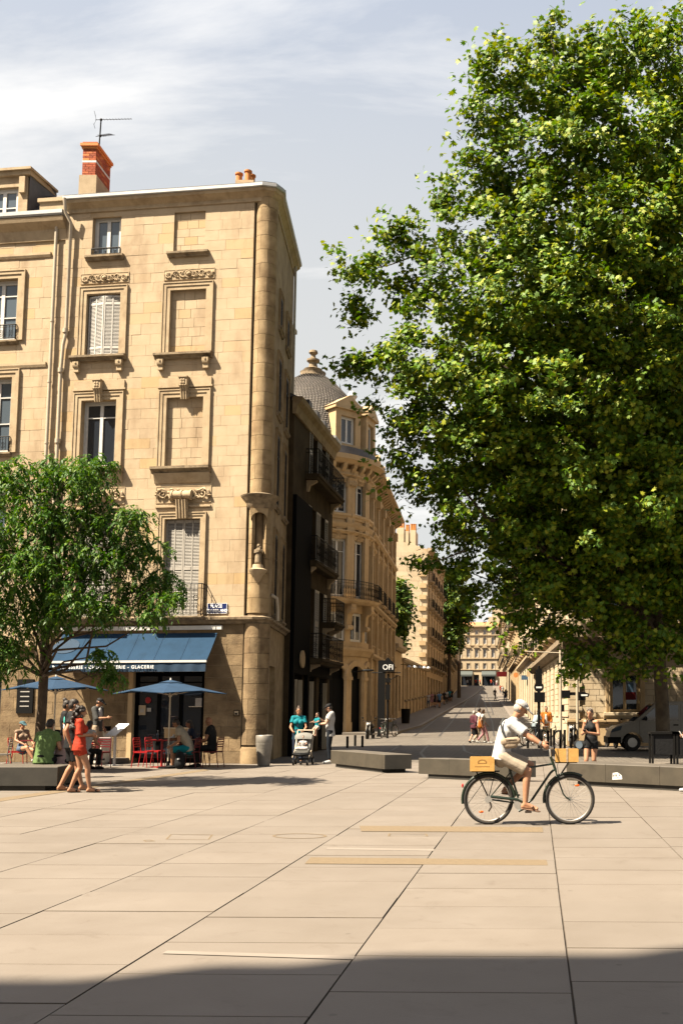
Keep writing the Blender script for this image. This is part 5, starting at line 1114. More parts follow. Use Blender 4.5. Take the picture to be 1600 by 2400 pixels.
def crown(name, lobes, parent, m, tmpl, tf, per, leafs, rng, spread=.55, shell=(.55, 1.0), up=.7, density=1.0, skip_inside=.62, only_front=None, loose=0.0):
    C = np.array([l[:3] for l in lobes]); Rr = np.array([l[3:6] if len(l) > 5 else (l[3],) * 3 for l in lobes]); cc = []; nn = []
    for i in range(len(lobes)):
        a = Rr[i]; n = int(density * 3.2 * (a[0] * a[1] + a[1] * a[2] + a[0] * a[2]) / 3 * 4) + 3
        d = norm(rng.normal(size=(n, 3))); k = rng.uniform(*shell, size=(n, 1)); far = rng.uniform(size=(n, 1)) < loose; k = np.where(far, rng.uniform(1.0, 1.32, (n, 1)), k); p = C[i] + d * a * k
        keep = np.ones(n, bool)
        for j in range(len(lobes)):
            if j != i: keep &= (((p - C[j]) / Rr[j]) ** 2).sum(1) > skip_inside ** 2
        if only_front is not None: keep &= rng.uniform(size=n) < np.where(d[:, 1] > .35, only_front, 1.0)
        cc.append(p[keep]); nn.append(d[keep])
    cc = np.concatenate(cc); nn = np.concatenate(nn); n = len(cc)
    pos = np.repeat(cc, per, 0) + rng.normal(size=(n * per, 3)) * spread * np.array([.5, .5, .32]); nr = np.repeat(nn, per, 0) * .55 + np.array([-.15, -.15, up]) + rng.normal(size=(n * per, 3)) * .55
    size = rng.uniform(leafs * .7, leafs * 1.25, n * per)
    return rawmesh(name, place(tmpl, pos, nr, size, rng), len(tmpl), tf, m, parent), cc
def limbs(parent, segs, m, name='branch'):
    for pts, rads in segs: b = MB(); b.tube(pts, rads, 8); b.build(name, m, parent, smooth=True)
def bend(a, b, rng, k=4, amp=.08):
    a, b = Vector(a), Vector(b); L_ = (b - a).length; return [a + (b - a) * (i / k) + Vector(rng.normal(size=3)) * (amp * L_ * math.sin(PI * i / k)) for i in range(k + 1)]
# --- the big plane tree on the right
rng = np.random.default_rng(12)
TP = Vector((5.5, 37.5, 0)); tree = thing('plane_tree', 'huge green plane tree filling the right side of the picture', 'tree', TP)
PL = [(1290, 110, 60, 35), (1170, 170, 75, 34), (1300, 220, 150, 34), (1440, 160, 130, 35), (1560, 130, 120, 35), (1640, 200, 170, 36), (1150, 290, 80, 33), (1240, 380, 150, 33), (1400, 350, 170, 32), (1570, 380, 190, 33), (1110, 430, 90, 33), (1060, 470, 55, 33),
      (1130, 560, 120, 32), (1290, 540, 170, 31), (1470, 560, 190, 31), (1620, 600, 170, 32), (1010, 560, 70, 32.5), (930, 580, 55, 32.5), (860, 630, 45, 32.5), (820, 640, 28, 32.5), (955, 690, 70, 32), (1060, 700, 115, 31), (1200, 720, 160, 30.5), (1360, 740, 180, 30), (1540, 780, 190, 30.5), (840, 720, 35, 32.5),
      (895, 860, 58, 32), (830, 860, 32, 32), (990, 850, 105, 31), (1130, 880, 150, 30.5), (1290, 920, 180, 30), (1470, 960, 200, 30), (1620, 950, 150, 31), (930, 970, 60, 32), (1030, 1000, 90, 31.5), (1170, 1050, 150, 31), (1350, 1090, 180, 30.5), (1530, 1140, 180, 30.5), (940, 1080, 38, 32), (1010, 1130, 52, 32), (1120, 1170, 95, 31.5), (1270, 1220, 130, 31), (1430, 1270, 150, 31), (1590, 1320, 150, 31),
      (1070, 1240, 45, 32), (1160, 1300, 70, 32), (1070, 1330, 30, 32.5), (1000, 1325, 18, 32.5), (1270, 1370, 70, 31.5), (1395, 1410, 90, 31.5), (1520, 1460, 110, 32), (1165, 1390, 36, 32), (1225, 1450, 40, 32), (1300, 1480, 46, 32), (1370, 1530, 40, 32), (1620, 1500, 90, 33), (1460, 1540, 55, 33), (1100, 1400, 22, 32.5), (1345, 1560, 22, 31.8)]
lob = []
for (px, py, r, Y) in PL:
    Y = 29.6 + 5.4 * min(1, max(0, (py - 100) / 1350)) + (Y - 31.5) * .5; r *= .95; c = W(px, py, Y); rm = r / F * Y; lob.append((c.x, c.y, c.z, rm, rm * 1.15, rm * .85))
for (x, y, z, r) in ((6, 39, 20, 4.5), (9, 38, 14, 5), (10, 36, 20, 5), (4, 40, 13, 4), (8, 36, 8, 3.6), (12, 40, 10, 5), (1, 37, 16, 3), (0, 38, 9, 3.2), (3, 40.5, 8.4, 3), (-1.5, 36, 12, 3), (2, 42, 11.5, 3.5), (6.5, 42, 9, 3.6), (4, 36, 7.4, 2.4), (1.5, 39, 6.9, 2.1), (4.5, 41, 6.6, 2.3), (7.5, 40, 6.6, 2.6), (3, 43.5, 8, 2.5)): lob.append((x, y, z, r, r, r))
_, cc = crown('crown', lob, tree, 'leaf_plane', PLANE, PLANE_F, 62, .175, rng, spread=.42, density=1.2, only_front=.4, loose=.11)
big = [l for l in lob if l[3] > 1.55]
crown('inner_foliage', [(l[0], l[1] + .3, l[2], l[3] * .8, l[4] * .8, l[5] * .8) for l in big], tree, 'leaf_plane', PLANE, PLANE_F, 26, .24, rng, spread=.7, density=.55, shell=(.1, .9), skip_inside=.0)
# loose sprigs round the edge
sp = [(790, 590), (800, 610), (783, 850), (800, 880), (812, 760), (870, 545), (905, 520), (950, 515), (1015, 420), (1060, 330), (1075, 250), (1092, 190), (1125, 112), (1160, 100), (1300, 45), (1285, 62), (1420, 70), (1480, 55), (1590, 45), (850, 960), (875, 1060), (890, 1140), (940, 1200), (978, 1322), (1000, 1300), (1105, 1432), (1140, 1450), (1190, 1500), (1215, 1520), (1340, 1570), (1332, 1590), (1400, 1560), (1250, 1500), (1540, 1570), (1590, 1590)]
pos = []
for px, py in sp:
    c = np.array(W(px, py, 29.9 + 5.0 * min(1, max(0, (py - 100) / 1350)))); pos.append(c + rng.normal(size=(26, 3)) * np.array([.28, .28, .2]))
pos = np.concatenate(pos); rawmesh('sprigs', place(PLANE, pos, np.array([-.2, -.4, .8]) + rng.normal(size=(len(pos), 3)) * .6, rng.uniform(.14, .24, len(pos)), rng), len(PLANE), PLANE_F, 'leaf_plane', tree)
trunk = MB(); trunk.tube([TP + Vector((0, 0, -.05)), TP + Vector((-.02, 0, .4)), TP + Vector((-.05, .05, 2)), TP + Vector((-.15, 0, 4)), TP + Vector((-.3, -.2, 7)), TP + Vector((-.6, -.8, 11)), TP + Vector((-1.2, -1.4, 16)), TP + Vector((-1.5, -1.6, 21))], [.34, .27, .25, .24, .22, .18, .12, .04], 12); trunk.build('trunk', 'bark_plane', tree, smooth=True)
sg = []
for i in range(0, len(PL), 2):
    px, py, r, Y = PL[i]; e = Vector(lob[i][:3]); z0 = max(3.2, min(15, e.z * .62)); a = TP + Vector((-.1 - z0 * .06, -.07 * z0, z0)); L_ = (e - a).length; sg.append((bend(a, e, rng, 5, .05), [.05 + .010 * L_, .04 + .008 * L_, .035 + .006 * L_, .03 + .004 * L_, .025, .012]))
limbs(tree, sg, 'bark_plane')
for k, (px, py) in enumerate(((860, 640), (840, 860), (980, 1330), (1110, 1430), (1340, 1560), (1290, 80))): YY = 29.9 + 5.0 * min(1, max(0, (py - 100) / 1350)); limbs(tree, [(bend(W(px + (110 if px < 1200 else 10), py + (60 if py < 300 else -40), YY), W(px, py, YY), rng, 4, .05), [.03, .025, .02, .014, .006])], 'bark_plane', 'twig')
# --- the small tree at the left
rng = np.random.default_rng(31)
T2 = Vector((-10.22, 22.3, 0)); tr2 = thing('small_square_tree', 'small drooping-leaved tree in front of the shop awning', 'tree', T2)
SL = [(-40, 1150, 100), (60, 1125, 80), (150, 1115, 75), (220, 1100, 60), (215, 1150, 60), (-20, 1260, 110), (100, 1220, 90), (190, 1240, 95), (280, 1225, 70), (320, 1210, 40), (330, 1300, 75), (250, 1330, 100), (130, 1330, 100), (20, 1350, 110), (380, 1360, 48), (400, 1400, 34), (330, 1400, 60), (-30, 1450, 100), (80, 1440, 90), (180, 1420, 80), (255, 1425, 48), (20, 1530, 70), (-40, 1560, 60), (360, 1440, 30), (235, 1530, 22), (265, 1585, 18), (245, 1560, 20)]
cp = []
for i, (px, py, r) in enumerate(SL):
    Y = 21.2 + rng.uniform(-.5, .9); c = np.array(W(px, py, Y)); rm = r / F * Y; n = int(18 + 170 * rm * rm * (1.25 if r > 45 else 1))
    d = norm(rng.normal(size=(n, 3))); d[:, 2] = np.abs(d[:, 2]) * rng.choice([1, 1, -1], n); cp.append(c + d * rm * np.array([1, 1.1, .8]) * rng.uniform(.35, 1.0, (n, 1)))
cp = np.concatenate(cp); n = len(cp); NL = 15
ang = rng.uniform(0, 2 * PI, n); hd = np.stack([np.cos(ang), np.sin(ang), np.zeros(n)], 1); Ls = rng.uniform(.26, .5, n)
tpos = []; tn = []; tax = []
for j in range(NL):
    t = (j // 2 + 1) / (NL // 2 + 1); side = 1 if j % 2 else -1
    p = cp + hd * (Ls * (t - .35 * t * t))[:, None] + np.array([0, 0, 1]) * (Ls * (.22 * t - .85 * t * t))[:, None]
    dirv = norm(hd * (1 - .7 * t) + np.array([0, 0, 1]) * (.22 - 1.7 * t)); sd = norm(np.cross(dirv, np.array([0, 0, 1.0]) + rng.normal(size=(n, 3)) * .1)) * side
    if j == NL - 1: sd = sd * 0
    lax = norm(sd * .8 + dirv * .6 + np.array([0, 0, -.35])); tax.append(lax); tn.append(norm(np.cross(lax, np.cross(np.array([0, 0, 1.0]), lax)) + rng.normal(size=(n, 3)) * .25)); tpos.append(p)
tpos, tn, tax = np.concatenate(tpos), np.concatenate(tn), np.concatenate(tax)
LFL = np.array([(0, 0, 0), (-.17, .35, .03), (0, 1, -.1), (.17, .35, .03)])
rawmesh('crown', place(LFL, tpos, tn, rng.uniform(.085, .14, len(tpos)), rng, updir=tax), 4, SIMPLE_F, 'leaf_small', tr2)
b = MB(); b.tube([T2 + Vector((0, 0, -.05)), T2 + Vector((0, 0, .6)), T2 + Vector((.04, 0, 1.6)), T2 + Vector((.07, -.05, 2.8)), T2 + Vector((.1, -.2, 3.8)), T2 + Vector((.3, -.5, 5.2)), T2 + Vector((.6, -.7, 6.4))], [.125, .105, .098, .095, .085, .06, .02], 12); b.build('trunk', 'bark', tr2, smooth=True)
sg = []
for px, py, r in SL: e = W(px, py, 21.4); a = T2 + Vector((.08, -.12, min(3.9, max(2.3, e.z * .62)))); sg.append((bend(a, e, rng, 4, .08), [.034, .027, .02, .013, .006]))
limbs(tr2, sg, 'bark')
# --- trees along the street
def street_tree(label, px, ytop, ybot, wpx, Y, seed, rows=5):
    rg = np.random.default_rng(seed); base = Vector((W(px, 1600, Y).x, Y, gz(Y))); t = thing('street_tree', label, 'tree', base, 'trees behind the left houses of the street'); lo = []
    for k in range(rows):
        f = (k + .5) / rows; y = ytop + (ybot - ytop) * f; wd = wpx * (.55 + .45 * math.sin(PI * min(1, f * 1.15)))
        for s in (-.5, 0, .5): c = W(px + s * wd * .62 + rg.uniform(-4, 4), y + rg.uniform(-6, 6), Y + rg.uniform(-1, 1)); r = wd * .34 / F * Y; lo.append((c.x, c.y, c.z, r, r, r))
    crown('crown', lo, t, 'leaf_far', SIMPLE, SIMPLE_F, 40, .45, rg, spread=.9, density=.8)
    b = MB(); b.tube([base, base + Vector((0, 0, 4)), Vector((base.x, base.y, W(px, ytop + 30, Y).z))], [.3, .25, .06], 8); b.build('trunk', 'bark', t); return t
street_tree('clipped green tree showing between the domed building and the blank gable', 926, 1368, 1520, 52, 97, 3)
street_tree('large dark green tree just past the gable house', 1052, 1338, 1530, 74, 143, 4, 6)
street_tree('dark green tree tucked behind the large street tree', 1075, 1370, 1520, 40, 158, 6, 5)
# ------------------------------------------------------------------ pastry shop front and its terrace
FA = Fr(F1.P(0, .8, 0), F1.t)
aL, aR = FA.px(112, 1550)[0], (FA.px(485, 1550)[0] + F1.px(510, 1482)[0]) / 2
azT, azF = F1.px(450, 1484)[1], FA.px(450, 1550)[1]
aw = thing('shop_awning', 'wide blue canvas awning over the pastry shop', 'awning', F1.P((aL + aR) / 2, .3, azF))
NP = 6
for k in range(NP):
    u0, u1 = aL + (aR - aL) * k / NP, aL + (aR - aL) * (k + 1) / NP; b = MB(); n = 4
    for j in range(n):
        t0, t1 = j / n, (j + 1) / n; z = lambda t: azT + (azF - azT) * t - .035 * math.sin(PI * t); b.hexa([F1.P(u0 + .004, .05 + .75 * t0, z(t0) - .006), F1.P(u0 + .004, .05 + .75 * t1, z(t1) - .006), F1.P(u1 - .004, .05 + .75 * t1, z(t1) - .006), F1.P(u1 - .004, .05 + .75 * t0, z(t0) - .006), F1.P(u0 + .004, .05 + .75 * t0, z(t0)), F1.P(u0 + .004, .05 + .75 * t1, z(t1)), F1.P(u1 - .004, .05 + .75 * t1, z(t1)), F1.P(u1 - .004, .05 + .75 * t0, z(t0))])
    b.build('canvas_panel', 'awning', aw)
    if k: b = MB(); b.tube([F1.P(u0, .05 + .75 * j / 4, azT + (azF - azT) * j / 4 - .035 * math.sin(PI * j / 4) + .004) for j in range(5)], .008, 5); b.build('seam', 'umbrella', aw)
b = MB(); b.fbox(F1, aL - .05, aR + .14, -.02, .10, azT + .10, azT + .22); b.build('awning_housing', 'white', aw)
b = MB(); b.fbox(F1, aL - .02, aR + .02, .79, .85, azF - .03, azF + .035); b.build('front_bar', 'white', aw)
b = MB(); n = 90; vs = []; fs = []
for i in range(n + 1):
    u = aL + (aR - aL) * i / n; f = i / n
    for j in range(4):
        t = j / 3; vs.append(F1.P(u, .825 + t * (.012 * math.sin(f * 23) + (.018 * math.sin(f * 71) if f > .66 else .003 * math.sin(f * 57))), azF - .03 - .27 * t))
for i in range(n):
    for j in range(3): fs.append((i * 4 + j, i * 4 + j + 1, i * 4 + j + 5, i * 4 + j + 4))
b.add(vs, fs); b.build('valance', 'awning_dark', aw, smooth=True)
FV = Fr(F1.P(0, .87, 0), F1.t); ux = FV.px(124, 1562)[0]; wtx = FV.px(360, 1562)[0] - FV.px(137, 1562)[0]
text_mesh('PATISSERIE - CHOCOLATERIE - GLACERIE', .135, 'lettering', 'text_white', aw, FV, FV.px(137, 1562)[0], 0, azF - .165, align='LEFT', spacing=1.25, width=wtx, bold=.002)
b = MB(); b.poly([FV.P(ux + .1, 0, azF - .165), FV.P(ux, 0, azF - .09), FV.P(ux, 0, azF - .24)], FV.n * .004); b.build('arrow_mark', 'text_white', aw)
b = MB(); el = [F1.P(F1.px(172, 1500)[0] + .42 * math.cos(a), .05 + .75 * (.42 + .26 * math.sin(a)), azT + (azF - azT) * (.42 + .26 * math.sin(a)) - .02) for a in [2 * PI * k / 20 for k in range(20)]]; b.poly(el, Vector((0, -.004, .012))); b.build('emblem', 'awning_dark', aw)
for s in (aL + .3, aR - .3):
    b = MB(); b.tube([F1.P(s, .02, azT - .1), F1.P(s - .35, .42, azT - .75), F1.P(s, .8, azF)], .02, 6); b.build('folding_arm', 'cream_metal', aw)
# shopfront
q = shop; sf = thing('shopfront', 'dark glazed pastry shopfront with black fascia under the awning', 'shopfront', F1.P((q[0] + q[1]) / 2, -.1, 0))
b = MB(); b.fbox(F1, q[0] - .14, q[1] - .01, -.02, .08, q[3] - .16, q[3] + .08); b.build('fascia', 'black_shop', sf)
b = MB(); b.fbox(F1, q[0] - .14, q[1] - .01, .08, .10, q[3] - .19, q[3] - .165); b.build('fascia_trim', 'cream_metal', sf)
text_mesh('PIERRE MATHIEU', .11, 'lettering', 'text_grey', sf, F1, F1.px(390, 1583)[0], .082, q[3] - .03, spacing=1.5, width=F1.px(430, 1583)[0] - F1.px(348, 1583)[0])
casement(F1, sf, q[0], q[1], .15, q[3] - .2, d=-.12, frame='black_shop', bars=(.12,), fw=.07, leaves=3, name='shop_window')
reveal_back(F1, sf, q[0], q[1], 0, q[3], d=-.40)
b = MB(); r = F1.ur(322, 1653, 338, 1676); b.fbox(F1, r[0], r[1], -.10, -.095, r[2], r[3]); b.build('notice', 'stone_pale', sf); b = MB(); b.fbox(F1, r[0] + .05, r[1] - .05, -.095, -.093, r[2] + .08, r[3] - .1); b.build('notice_print', 'text_grey', sf)
b = MB(); r = F1.ur(341, 1659, 351, 1668); b.fbox(F1, r[0], r[1], -.10, -.095, r[2], r[3]); b.build('notice', 'text_grey', sf)
for (x0, y0, x1, y1, m_) in ((440, 1655, 470, 1657, 'cream_metal'), (455, 1636, 470, 1655, 'text_grey'), (380, 1705, 450, 1708, 'stone_pale'), (382, 1708, 448, 1730, 'stone_gold')):
    r = F1.ur(x0, y0, x1, y1); b = MB(); b.fbox(F1, r[0], r[1], -.11, -.085, r[2], r[3]); b.build('display_shelf', m_, sf)
b = MB(); b.ell(F1.P(F1.px(344, 1641)[0], -.09, F1.px(344, 1641)[1]), (.09, .02, .1), 10, 8); b.build('red_lamp', 'red_metal', sf)
b = MB(); r = F1.ur(300, 1590, 311, 1790); b.fbox(F1, r[0], r[1] - .004, -.02, .05, 0, q[3] - .2); b.build('door_post', 'stone_gold', sf)
mb_ = thing('menu_board', 'dark menu board on the wall left of the pastry shop', 'board', F0.P(-1, .05, 1.5)); r = F0.ur(42, 1592, 80, 1672); b = MB(); b.fbox(F0, r[0], r[1], .0, .05, r[2], r[3]); b.build('board', 'black', mb_)
for k in range(5): b = MB(); zz = r[3] - .25 - k * .15; b.fbox(F0, r[0] + .12, r[1] - .12, .05, .053, zz, zz + .03); b.build('menu_line', 'text_grey', mb_)
st_ = thing('shop_step', 'low stone step along the pastry shop front', 'step', F1.P(-3.5, .4, 0)); b = MB(); b.fbox(F1, aL, F1.px(311, 1788)[0] - .1, .0, .75, -.02, .16); b.build('step', 'pave_grey', st_)
# ice cream freezer
M['freezer'] = plain('freezer_white', (.62, .58, .50), .4)
fx = F1.P(F1.px(262, 1740)[0], .95, 0); FZ = Fr(fx, F1.t); fz_ = thing('ice_cream_freezer', 'white ice cream chest freezer beside the shop door', 'freezer', (fx.x, fx.y, 0))
b = MB(); b.fbox(FZ, -.36, .36, -.3, .3, .06, .92); b.fbox(FZ, -.32, .32, -.26, .26, 0, .06); b.build('cabinet', 'freezer', fz_); b = MB(); b.fbox(FZ, -.38, .38, -.32, .32, .92, .98); b.build('rim', 'cream_metal', fz_); b = MB(); b.fbox(FZ, -.33, .33, -.28, .28, .98, 1.12); b.build('lid', 'dark_in', fz_)
b = MB(); b.poly([FZ.P(.03, .302, .38), FZ.P(.1, .302, .62), FZ.P(-.02, .302, .6)], FZ.n * .004); b.build('cone_print', 'stone_gold', fz_); b = MB(); b.tube([FZ.P(.04, .3, .64), FZ.P(.04, .306, .64)], .075, 12); b.build('scoop_print', 'red_metal', fz_)
# menu lectern
p = G(268, 1794); ml = thing('menu_stand', 'white menu lectern standing in front of the terrace', 'stand', p); FM = Fr(p, (1, -.1))
b = MB(); b.fbox(FM, -.03, .03, -.03, .03, .01, 1.0); b.build('post', 'white', ml); b = MB(); b.fbox(FM, -.2, .2, -.16, .16, 0, .012); b.build('foot', 'white', ml)
b = MB(); b.hexa([FM.P(-.22, .18, .86), FM.P(.10, .18, .86), FM.P(.34, -.12, 1.18), FM.P(.02, -.12, 1.18), FM.P(-.22, .16, .885), FM.P(.10, .16, .885), FM.P(.34, -.14, 1.205), FM.P(.02, -.14, 1.205)]); b.build('board', 'white', ml)
# litter bin: corrugated tapering drum
p = Vector(W(621, 1668, 29.7)); p.z = 0; bn = thing('litter_bin', 'ribbed galvanised litter bin against the corner house', 'bin', p); pr = []
for k in range(29): t = k / 28; pr.append((.165 + .065 * t + (.012 if k % 2 else 0), .02 + .62 * t))
b = MB(); b.lathe(p, [(.02, .01), (.165, .01)] + pr + [(.235, .66), (.24, .86), (.225, .88), (.215, .86), (.2, .5), (.01, .48)], 28); b.build('drum', 'galv', bn, smooth=True, angle=60)
# chairs, tables, parasols
def chair(m='red_metal', slats=4, stool=False):
    t = thing('terrace_chair', '', 'chair'); s = .44 if not stool else .62; top = .82 if not stool else 1.0
    for x in (-.19, .19):
        b = MB(); b.tube([(x, -.2, 0), (x, -.17, s)], .013, 6); b.build('leg', m, t, local=True)
        b = MB(); b.tube([(x * 1.02, .26, 0), (x, .19, s), (x, .23, top - .06), (x * .9, .235, top)], .013, 6); b.build('leg', m, t, local=True)
    b = MB()
    for k in range(6): y = -.19 + k * .072; b.box(-.2, .2, y, y + .055, s - .006, s + .012)
    b.box(-.205, -.185, -.2, .2, s - .03, s - .007); b.box(.185, .205, -.2, .2, s - .03, s - .007); b.build('seat', m, t, local=True)
    b = MB(); b.tube([(-.17, .235, top), (.17, .235, top)], .013, 6)
    for k in range(slats): z = s + .12 + k * (top - s - .18) / max(1, slats - 1); b.box(-.19, .19, .205 + .03 * k / slats, .215 + .03 * k / slats, z, z + .035)
    b.build('backrest', m, t, local=True); return t
GC = 'terrace chairs outside the pastry shop'
proto = chair(); proto['group'] = GC; pw = chair('galv'); pw['group'] = GC; used = {}
M['red_dark'] = plain('dark_red_metal', (.10, .008, .01), .4); pd_ = chair('red_dark', 4, False); pd_['group'] = GC
def put_chair(src, px, Y, rz, label):
    p = W(px, 1668, Y); o = src if src.name not in used else clone(src); used[src.name] = 1; o.location = (p.x, p.y, 0); o.rotation_euler = (0, 0, rz); o['label'] = label; return o
put_chair(proto, 341, 28.9, R(82), 'front red metal chair, nearest the white menu lectern')
put_chair(proto, 368, 29.4, R(80), 'red metal chair at the table, second from the menu lectern')
put_chair(pd_, 448, 28.6, R(-95), 'dark red chair under the seated man in the cream shirt')
put_chair(pd_, 502, 29.0, R(-100), 'dark red chair under the seated man in black by the wall')
put_chair(pd_, 470, 29.8, R(-90), 'dark red chair behind the parasol table, half hidden')
put_chair(proto, 48, 29.0, R(100), 'red metal chair under the woman in the cap, at the left')
put_chair(pw, 8, 27.2, R(-75), 'grey metal chair cut off by the left edge of the picture')
put_chair(pd_, 213, 28.2, R(20), 'dark red chair just behind the walking couple')
put_chair(pd_, 238, 28.6, R(-10), 'dark red chair next to the white freezer')
put_chair(pd_, 185, 27.4, R(60), 'dark red chair hidden behind the walking couple')
def table(px, Y, label, m='red_metal'):
    p = W(px, 1668, Y); t = thing('cafe_table', label, 'table', (p.x, p.y, 0), 'terrace tables')
    b = MB(); b.box(-.34, .34, -.34, .34, .745, .77); b.build('table_top', m, t, local=True); b = MB(); b.tube([(0, 0, .03), (0, 0, .745)], .035, 8); b.build('column', m, t, local=True)
    b = MB(); b.box(-.3, .3, -.035, .035, 0, .035); b.box(-.035, .035, -.3, -.036, 0, .035); b.box(-.035, .035, .036, .3, 0, .035); b.build('base', m, t, local=True); return t
table(383, 28.8, 'red cafe table under the right parasol'); table(425, 29.3, 'dark red cafe table in front of the seated men', 'red_dark'); table(160, 27.5, 'dark red cafe table behind the walking couple', 'red_dark'); table(90, 28.5, 'dark red cafe table beside the woman in the cap', 'red_dark')
def parasol(px, Y, wid, zt, ze, rot, label):
    p = W(px, 1668, Y); t = thing('parasol', label, 'parasol', (p.x, p.y, 0), 'blue terrace parasols'); h = wid / 2
    b = MB(); cs = []
    for k in range(8):
        a = rot + k * PI / 4; r = h * (1.0 if k % 2 else 1.18); cs.append((r * math.cos(a), r * math.sin(a), ze - (.05 if k % 2 == 0 else -.02)))
    for k in range(8):
        c, d = cs[k], cs[(k + 1) % 8]; m_ = tuple((c[i] + d[i]) / 2 * (.965 if i < 2 else 1) for i in range(3)); a0 = .17
        ca, da, ma = [(v[0] * a0, v[1] * a0, zt - (zt - v[2]) * .12) for v in (c, d, m_)]
        b.add([c, m_, d, da, ma, ca], [(0, 1, 4, 5), (1, 2, 3, 4)]); b.add([(v[0], v[1], v[2] - .02) for v in (c, m_, d)] + [c, m_, d], [(0, 1, 4, 3), (1, 2, 5, 4)])
    b.build('canopy', 'umbrella', t, local=True)
    b = MB(); n = 8
    for k in range(n):
        c, d = cs[k], cs[(k + 1) % n]; q = lambda v, s, dz: (v[0] * s, v[1] * s, zt - (zt - v[2]) * s * .7 + dz); b.add([q(c, .22, .015), q(d, .22, .015), (0, 0, zt + .05)], [(0, 1, 2)])
    b.build('vent_cap', 'umbrella', t, local=True)
    b = MB(); b.tube([(0, 0, .05), (0, 0, zt + .02)], .022, 8); b.build('pole', 'cream_metal', t, local=True); b = MB(); b.tube([(0, 0, zt + .03), (0, 0, zt + .10)], [.03, .02], 8); b.build('finial', 'white', t, local=True)
    b = MB(); b.tube([(0, 0, zt - .42), (0, 0, zt - .36)], .045, 8); b.build('runner', 'cream_metal', t, local=True)
    for k in range(8):
        c = cs[k]; b = MB(); b.tube([(0, 0, zt - .38), (c[0] * .55, c[1] * .55, zt - (zt - c[2]) * .55 - .02)], .010, 5); b.tube([(c[0] * .1, c[1] * .1, zt - .05), (c[0] * .99, c[1] * .99, c[2] - .012)], .010, 5); b.build('rib', 'cream_metal', t, local=True)
    b = MB(); b.lathe((0, 0, 0), [(.0, .0), (.26, .0), (.26, .05), (.05, .07), (.04, .2), (.0, .2)], 16); b.build('base', 'iron', t, local=True); return t
parasol(398, 28.4, 2.55, 2.38, 2.10, R(12), 'blue parasol over the red chairs in front of the shopfront')
parasol(129, 26.6, 2.15, 2.42, 2.16, R(20), 'blue parasol behind the trunk of the small tree, at the left')
def simple(name, label, cat, loc, parts, group=None):
    t = thing(name, label, cat, loc, group)
    for pn, fn, m_ in parts: b = MB(); fn(b); b.build(pn, m_, t, local=True)
    return t
p = W(407, 1668, 28.75); simple('paper_napkin', 'crumpled white napkin on the red cafe table', 'napkin', (p.x, p.y, .77), [('napkin', lambda b: (b.ell((0, 0, .05), (.09, .07, .055), 7, 4), b.ell((.03, .0, .1), (.04, .04, .06), 6, 4)), 'text_white')])
p = W(425, 1668, 29.25); simple('coffee_cup', 'small white cup on the table of the seated men', 'cup', (p.x, p.y, .77), [('cup', lambda b: b.lathe((0, 0, 0), [(.0, 0), (.03, 0), (.045, .09), (.04, .09), (.0, .03)], 12), 'text_white')])
p = W(372, 1668, 28.8); simple('water_bottle', 'small bottle on the red cafe table', 'bottle', (p.x, p.y, .77), [('bottle', lambda b: b.lathe((0, 0, 0), [(.0, 0), (.035, 0), (.035, .14), (.014, .19), (.014, .24), (.0, .24)], 12), 'glass_sky'), ('cap', lambda b: b.lathe((0, 0, .24), [(.0, .0), (.017, 0), (.017, .02), (.0, .02)], 10), 'white')])

# ------------------------------------------------------------------ street furniture
def post(name, label, cat, px, Y, h, parts, r=.05, m='iron'):
    p = W(px, 1668, Y); z = gz(Y); t = thing(name, label, cat, (p.x, p.y, z)); b = MB(); b.tube([(0, 0, 0), (0, 0, h)], r, 8); b.build('pole', m, t, local=True)
    for pn, fn, m_ in parts: b = MB(); fn(b); b.build(pn, m_, t, local=True)
    return t
M['lamp_white'] = plain('signal_white', (.7, .7, .68), .4)
post('traffic_signal', 'black tram signal post behind the cyclist', 'traffic light', 1262, 44, 3.0, [
    ('upper_head', lambda b: b.box(-.14, .14, -.1, .1, 2.75, 3.35), 'black'), ('round_head', lambda b: b.tube([(0, -.12, 2.6), (0, .1, 2.6)], .21, 20), 'black'), ('white_bar', lambda b: b.box(-.12, .12, -.13, -.121, 2.55, 2.62), 'lamp_white'),
    ('lower_head', lambda b: b.box(-.2, .26, -.15, .15, 1.95, 2.38), 'black'), ('cap', lambda b: b.tube([(0, 0, 3.3), (0, 0, 3.5)], .05, 8), 'black')], .06, 'black')
post('traffic_signal', 'grey signal post with a sideways black lamp, right of the cyclist', 'traffic light', 1313, 46, 4.3, [
    ('signal_head', lambda b: (b.box(.06, .42, -.13, .13, 2.15, 2.5), b.box(.42, .66, -.1, .1, 2.28, 2.42)), 'black'), ('push_box', lambda b: b.box(.03, .16, -.08, .08, 1.55, 1.85), 'iron'), ('cross_arm', lambda b: b.tube([(-1.6, 0, 4.25), (.6, 0, 4.15)], .025, 6), 'pipe')], .06, 'pipe')
post('traffic_signal', 'signal post with hooded lamp by the rusticated wall', 'traffic light', 1352, 45.5, 3.6, [
    ('signal_head', lambda b: (b.box(.05, .36, -.14, .14, 2.05, 2.42), b.tube([(.36, -.02, 2.3), (.5, -.05, 2.27)], .09, 10)), 'black'), ('lens', lambda b: b.box(.16, .44, -.155, -.141, 2.24, 2.31), 'lamp_white'), ('sign_plate', lambda b: b.box(.02, .2, -.1, -.07, 3.2, 3.5), 'pipe')], .055, 'pipe')
q = FRf.ur(1352, 1548, 1366, 1560); pl = thing('blue_wall_plate', 'small blue plate on the rusticated house wall', 'sign', FRf.P(q[0], .08, q[2])); b = MB(); b.fbox(FRf, q[0], q[1], .09, .11, q[2], q[3]); b.build('plate', 'poster_blue', pl)
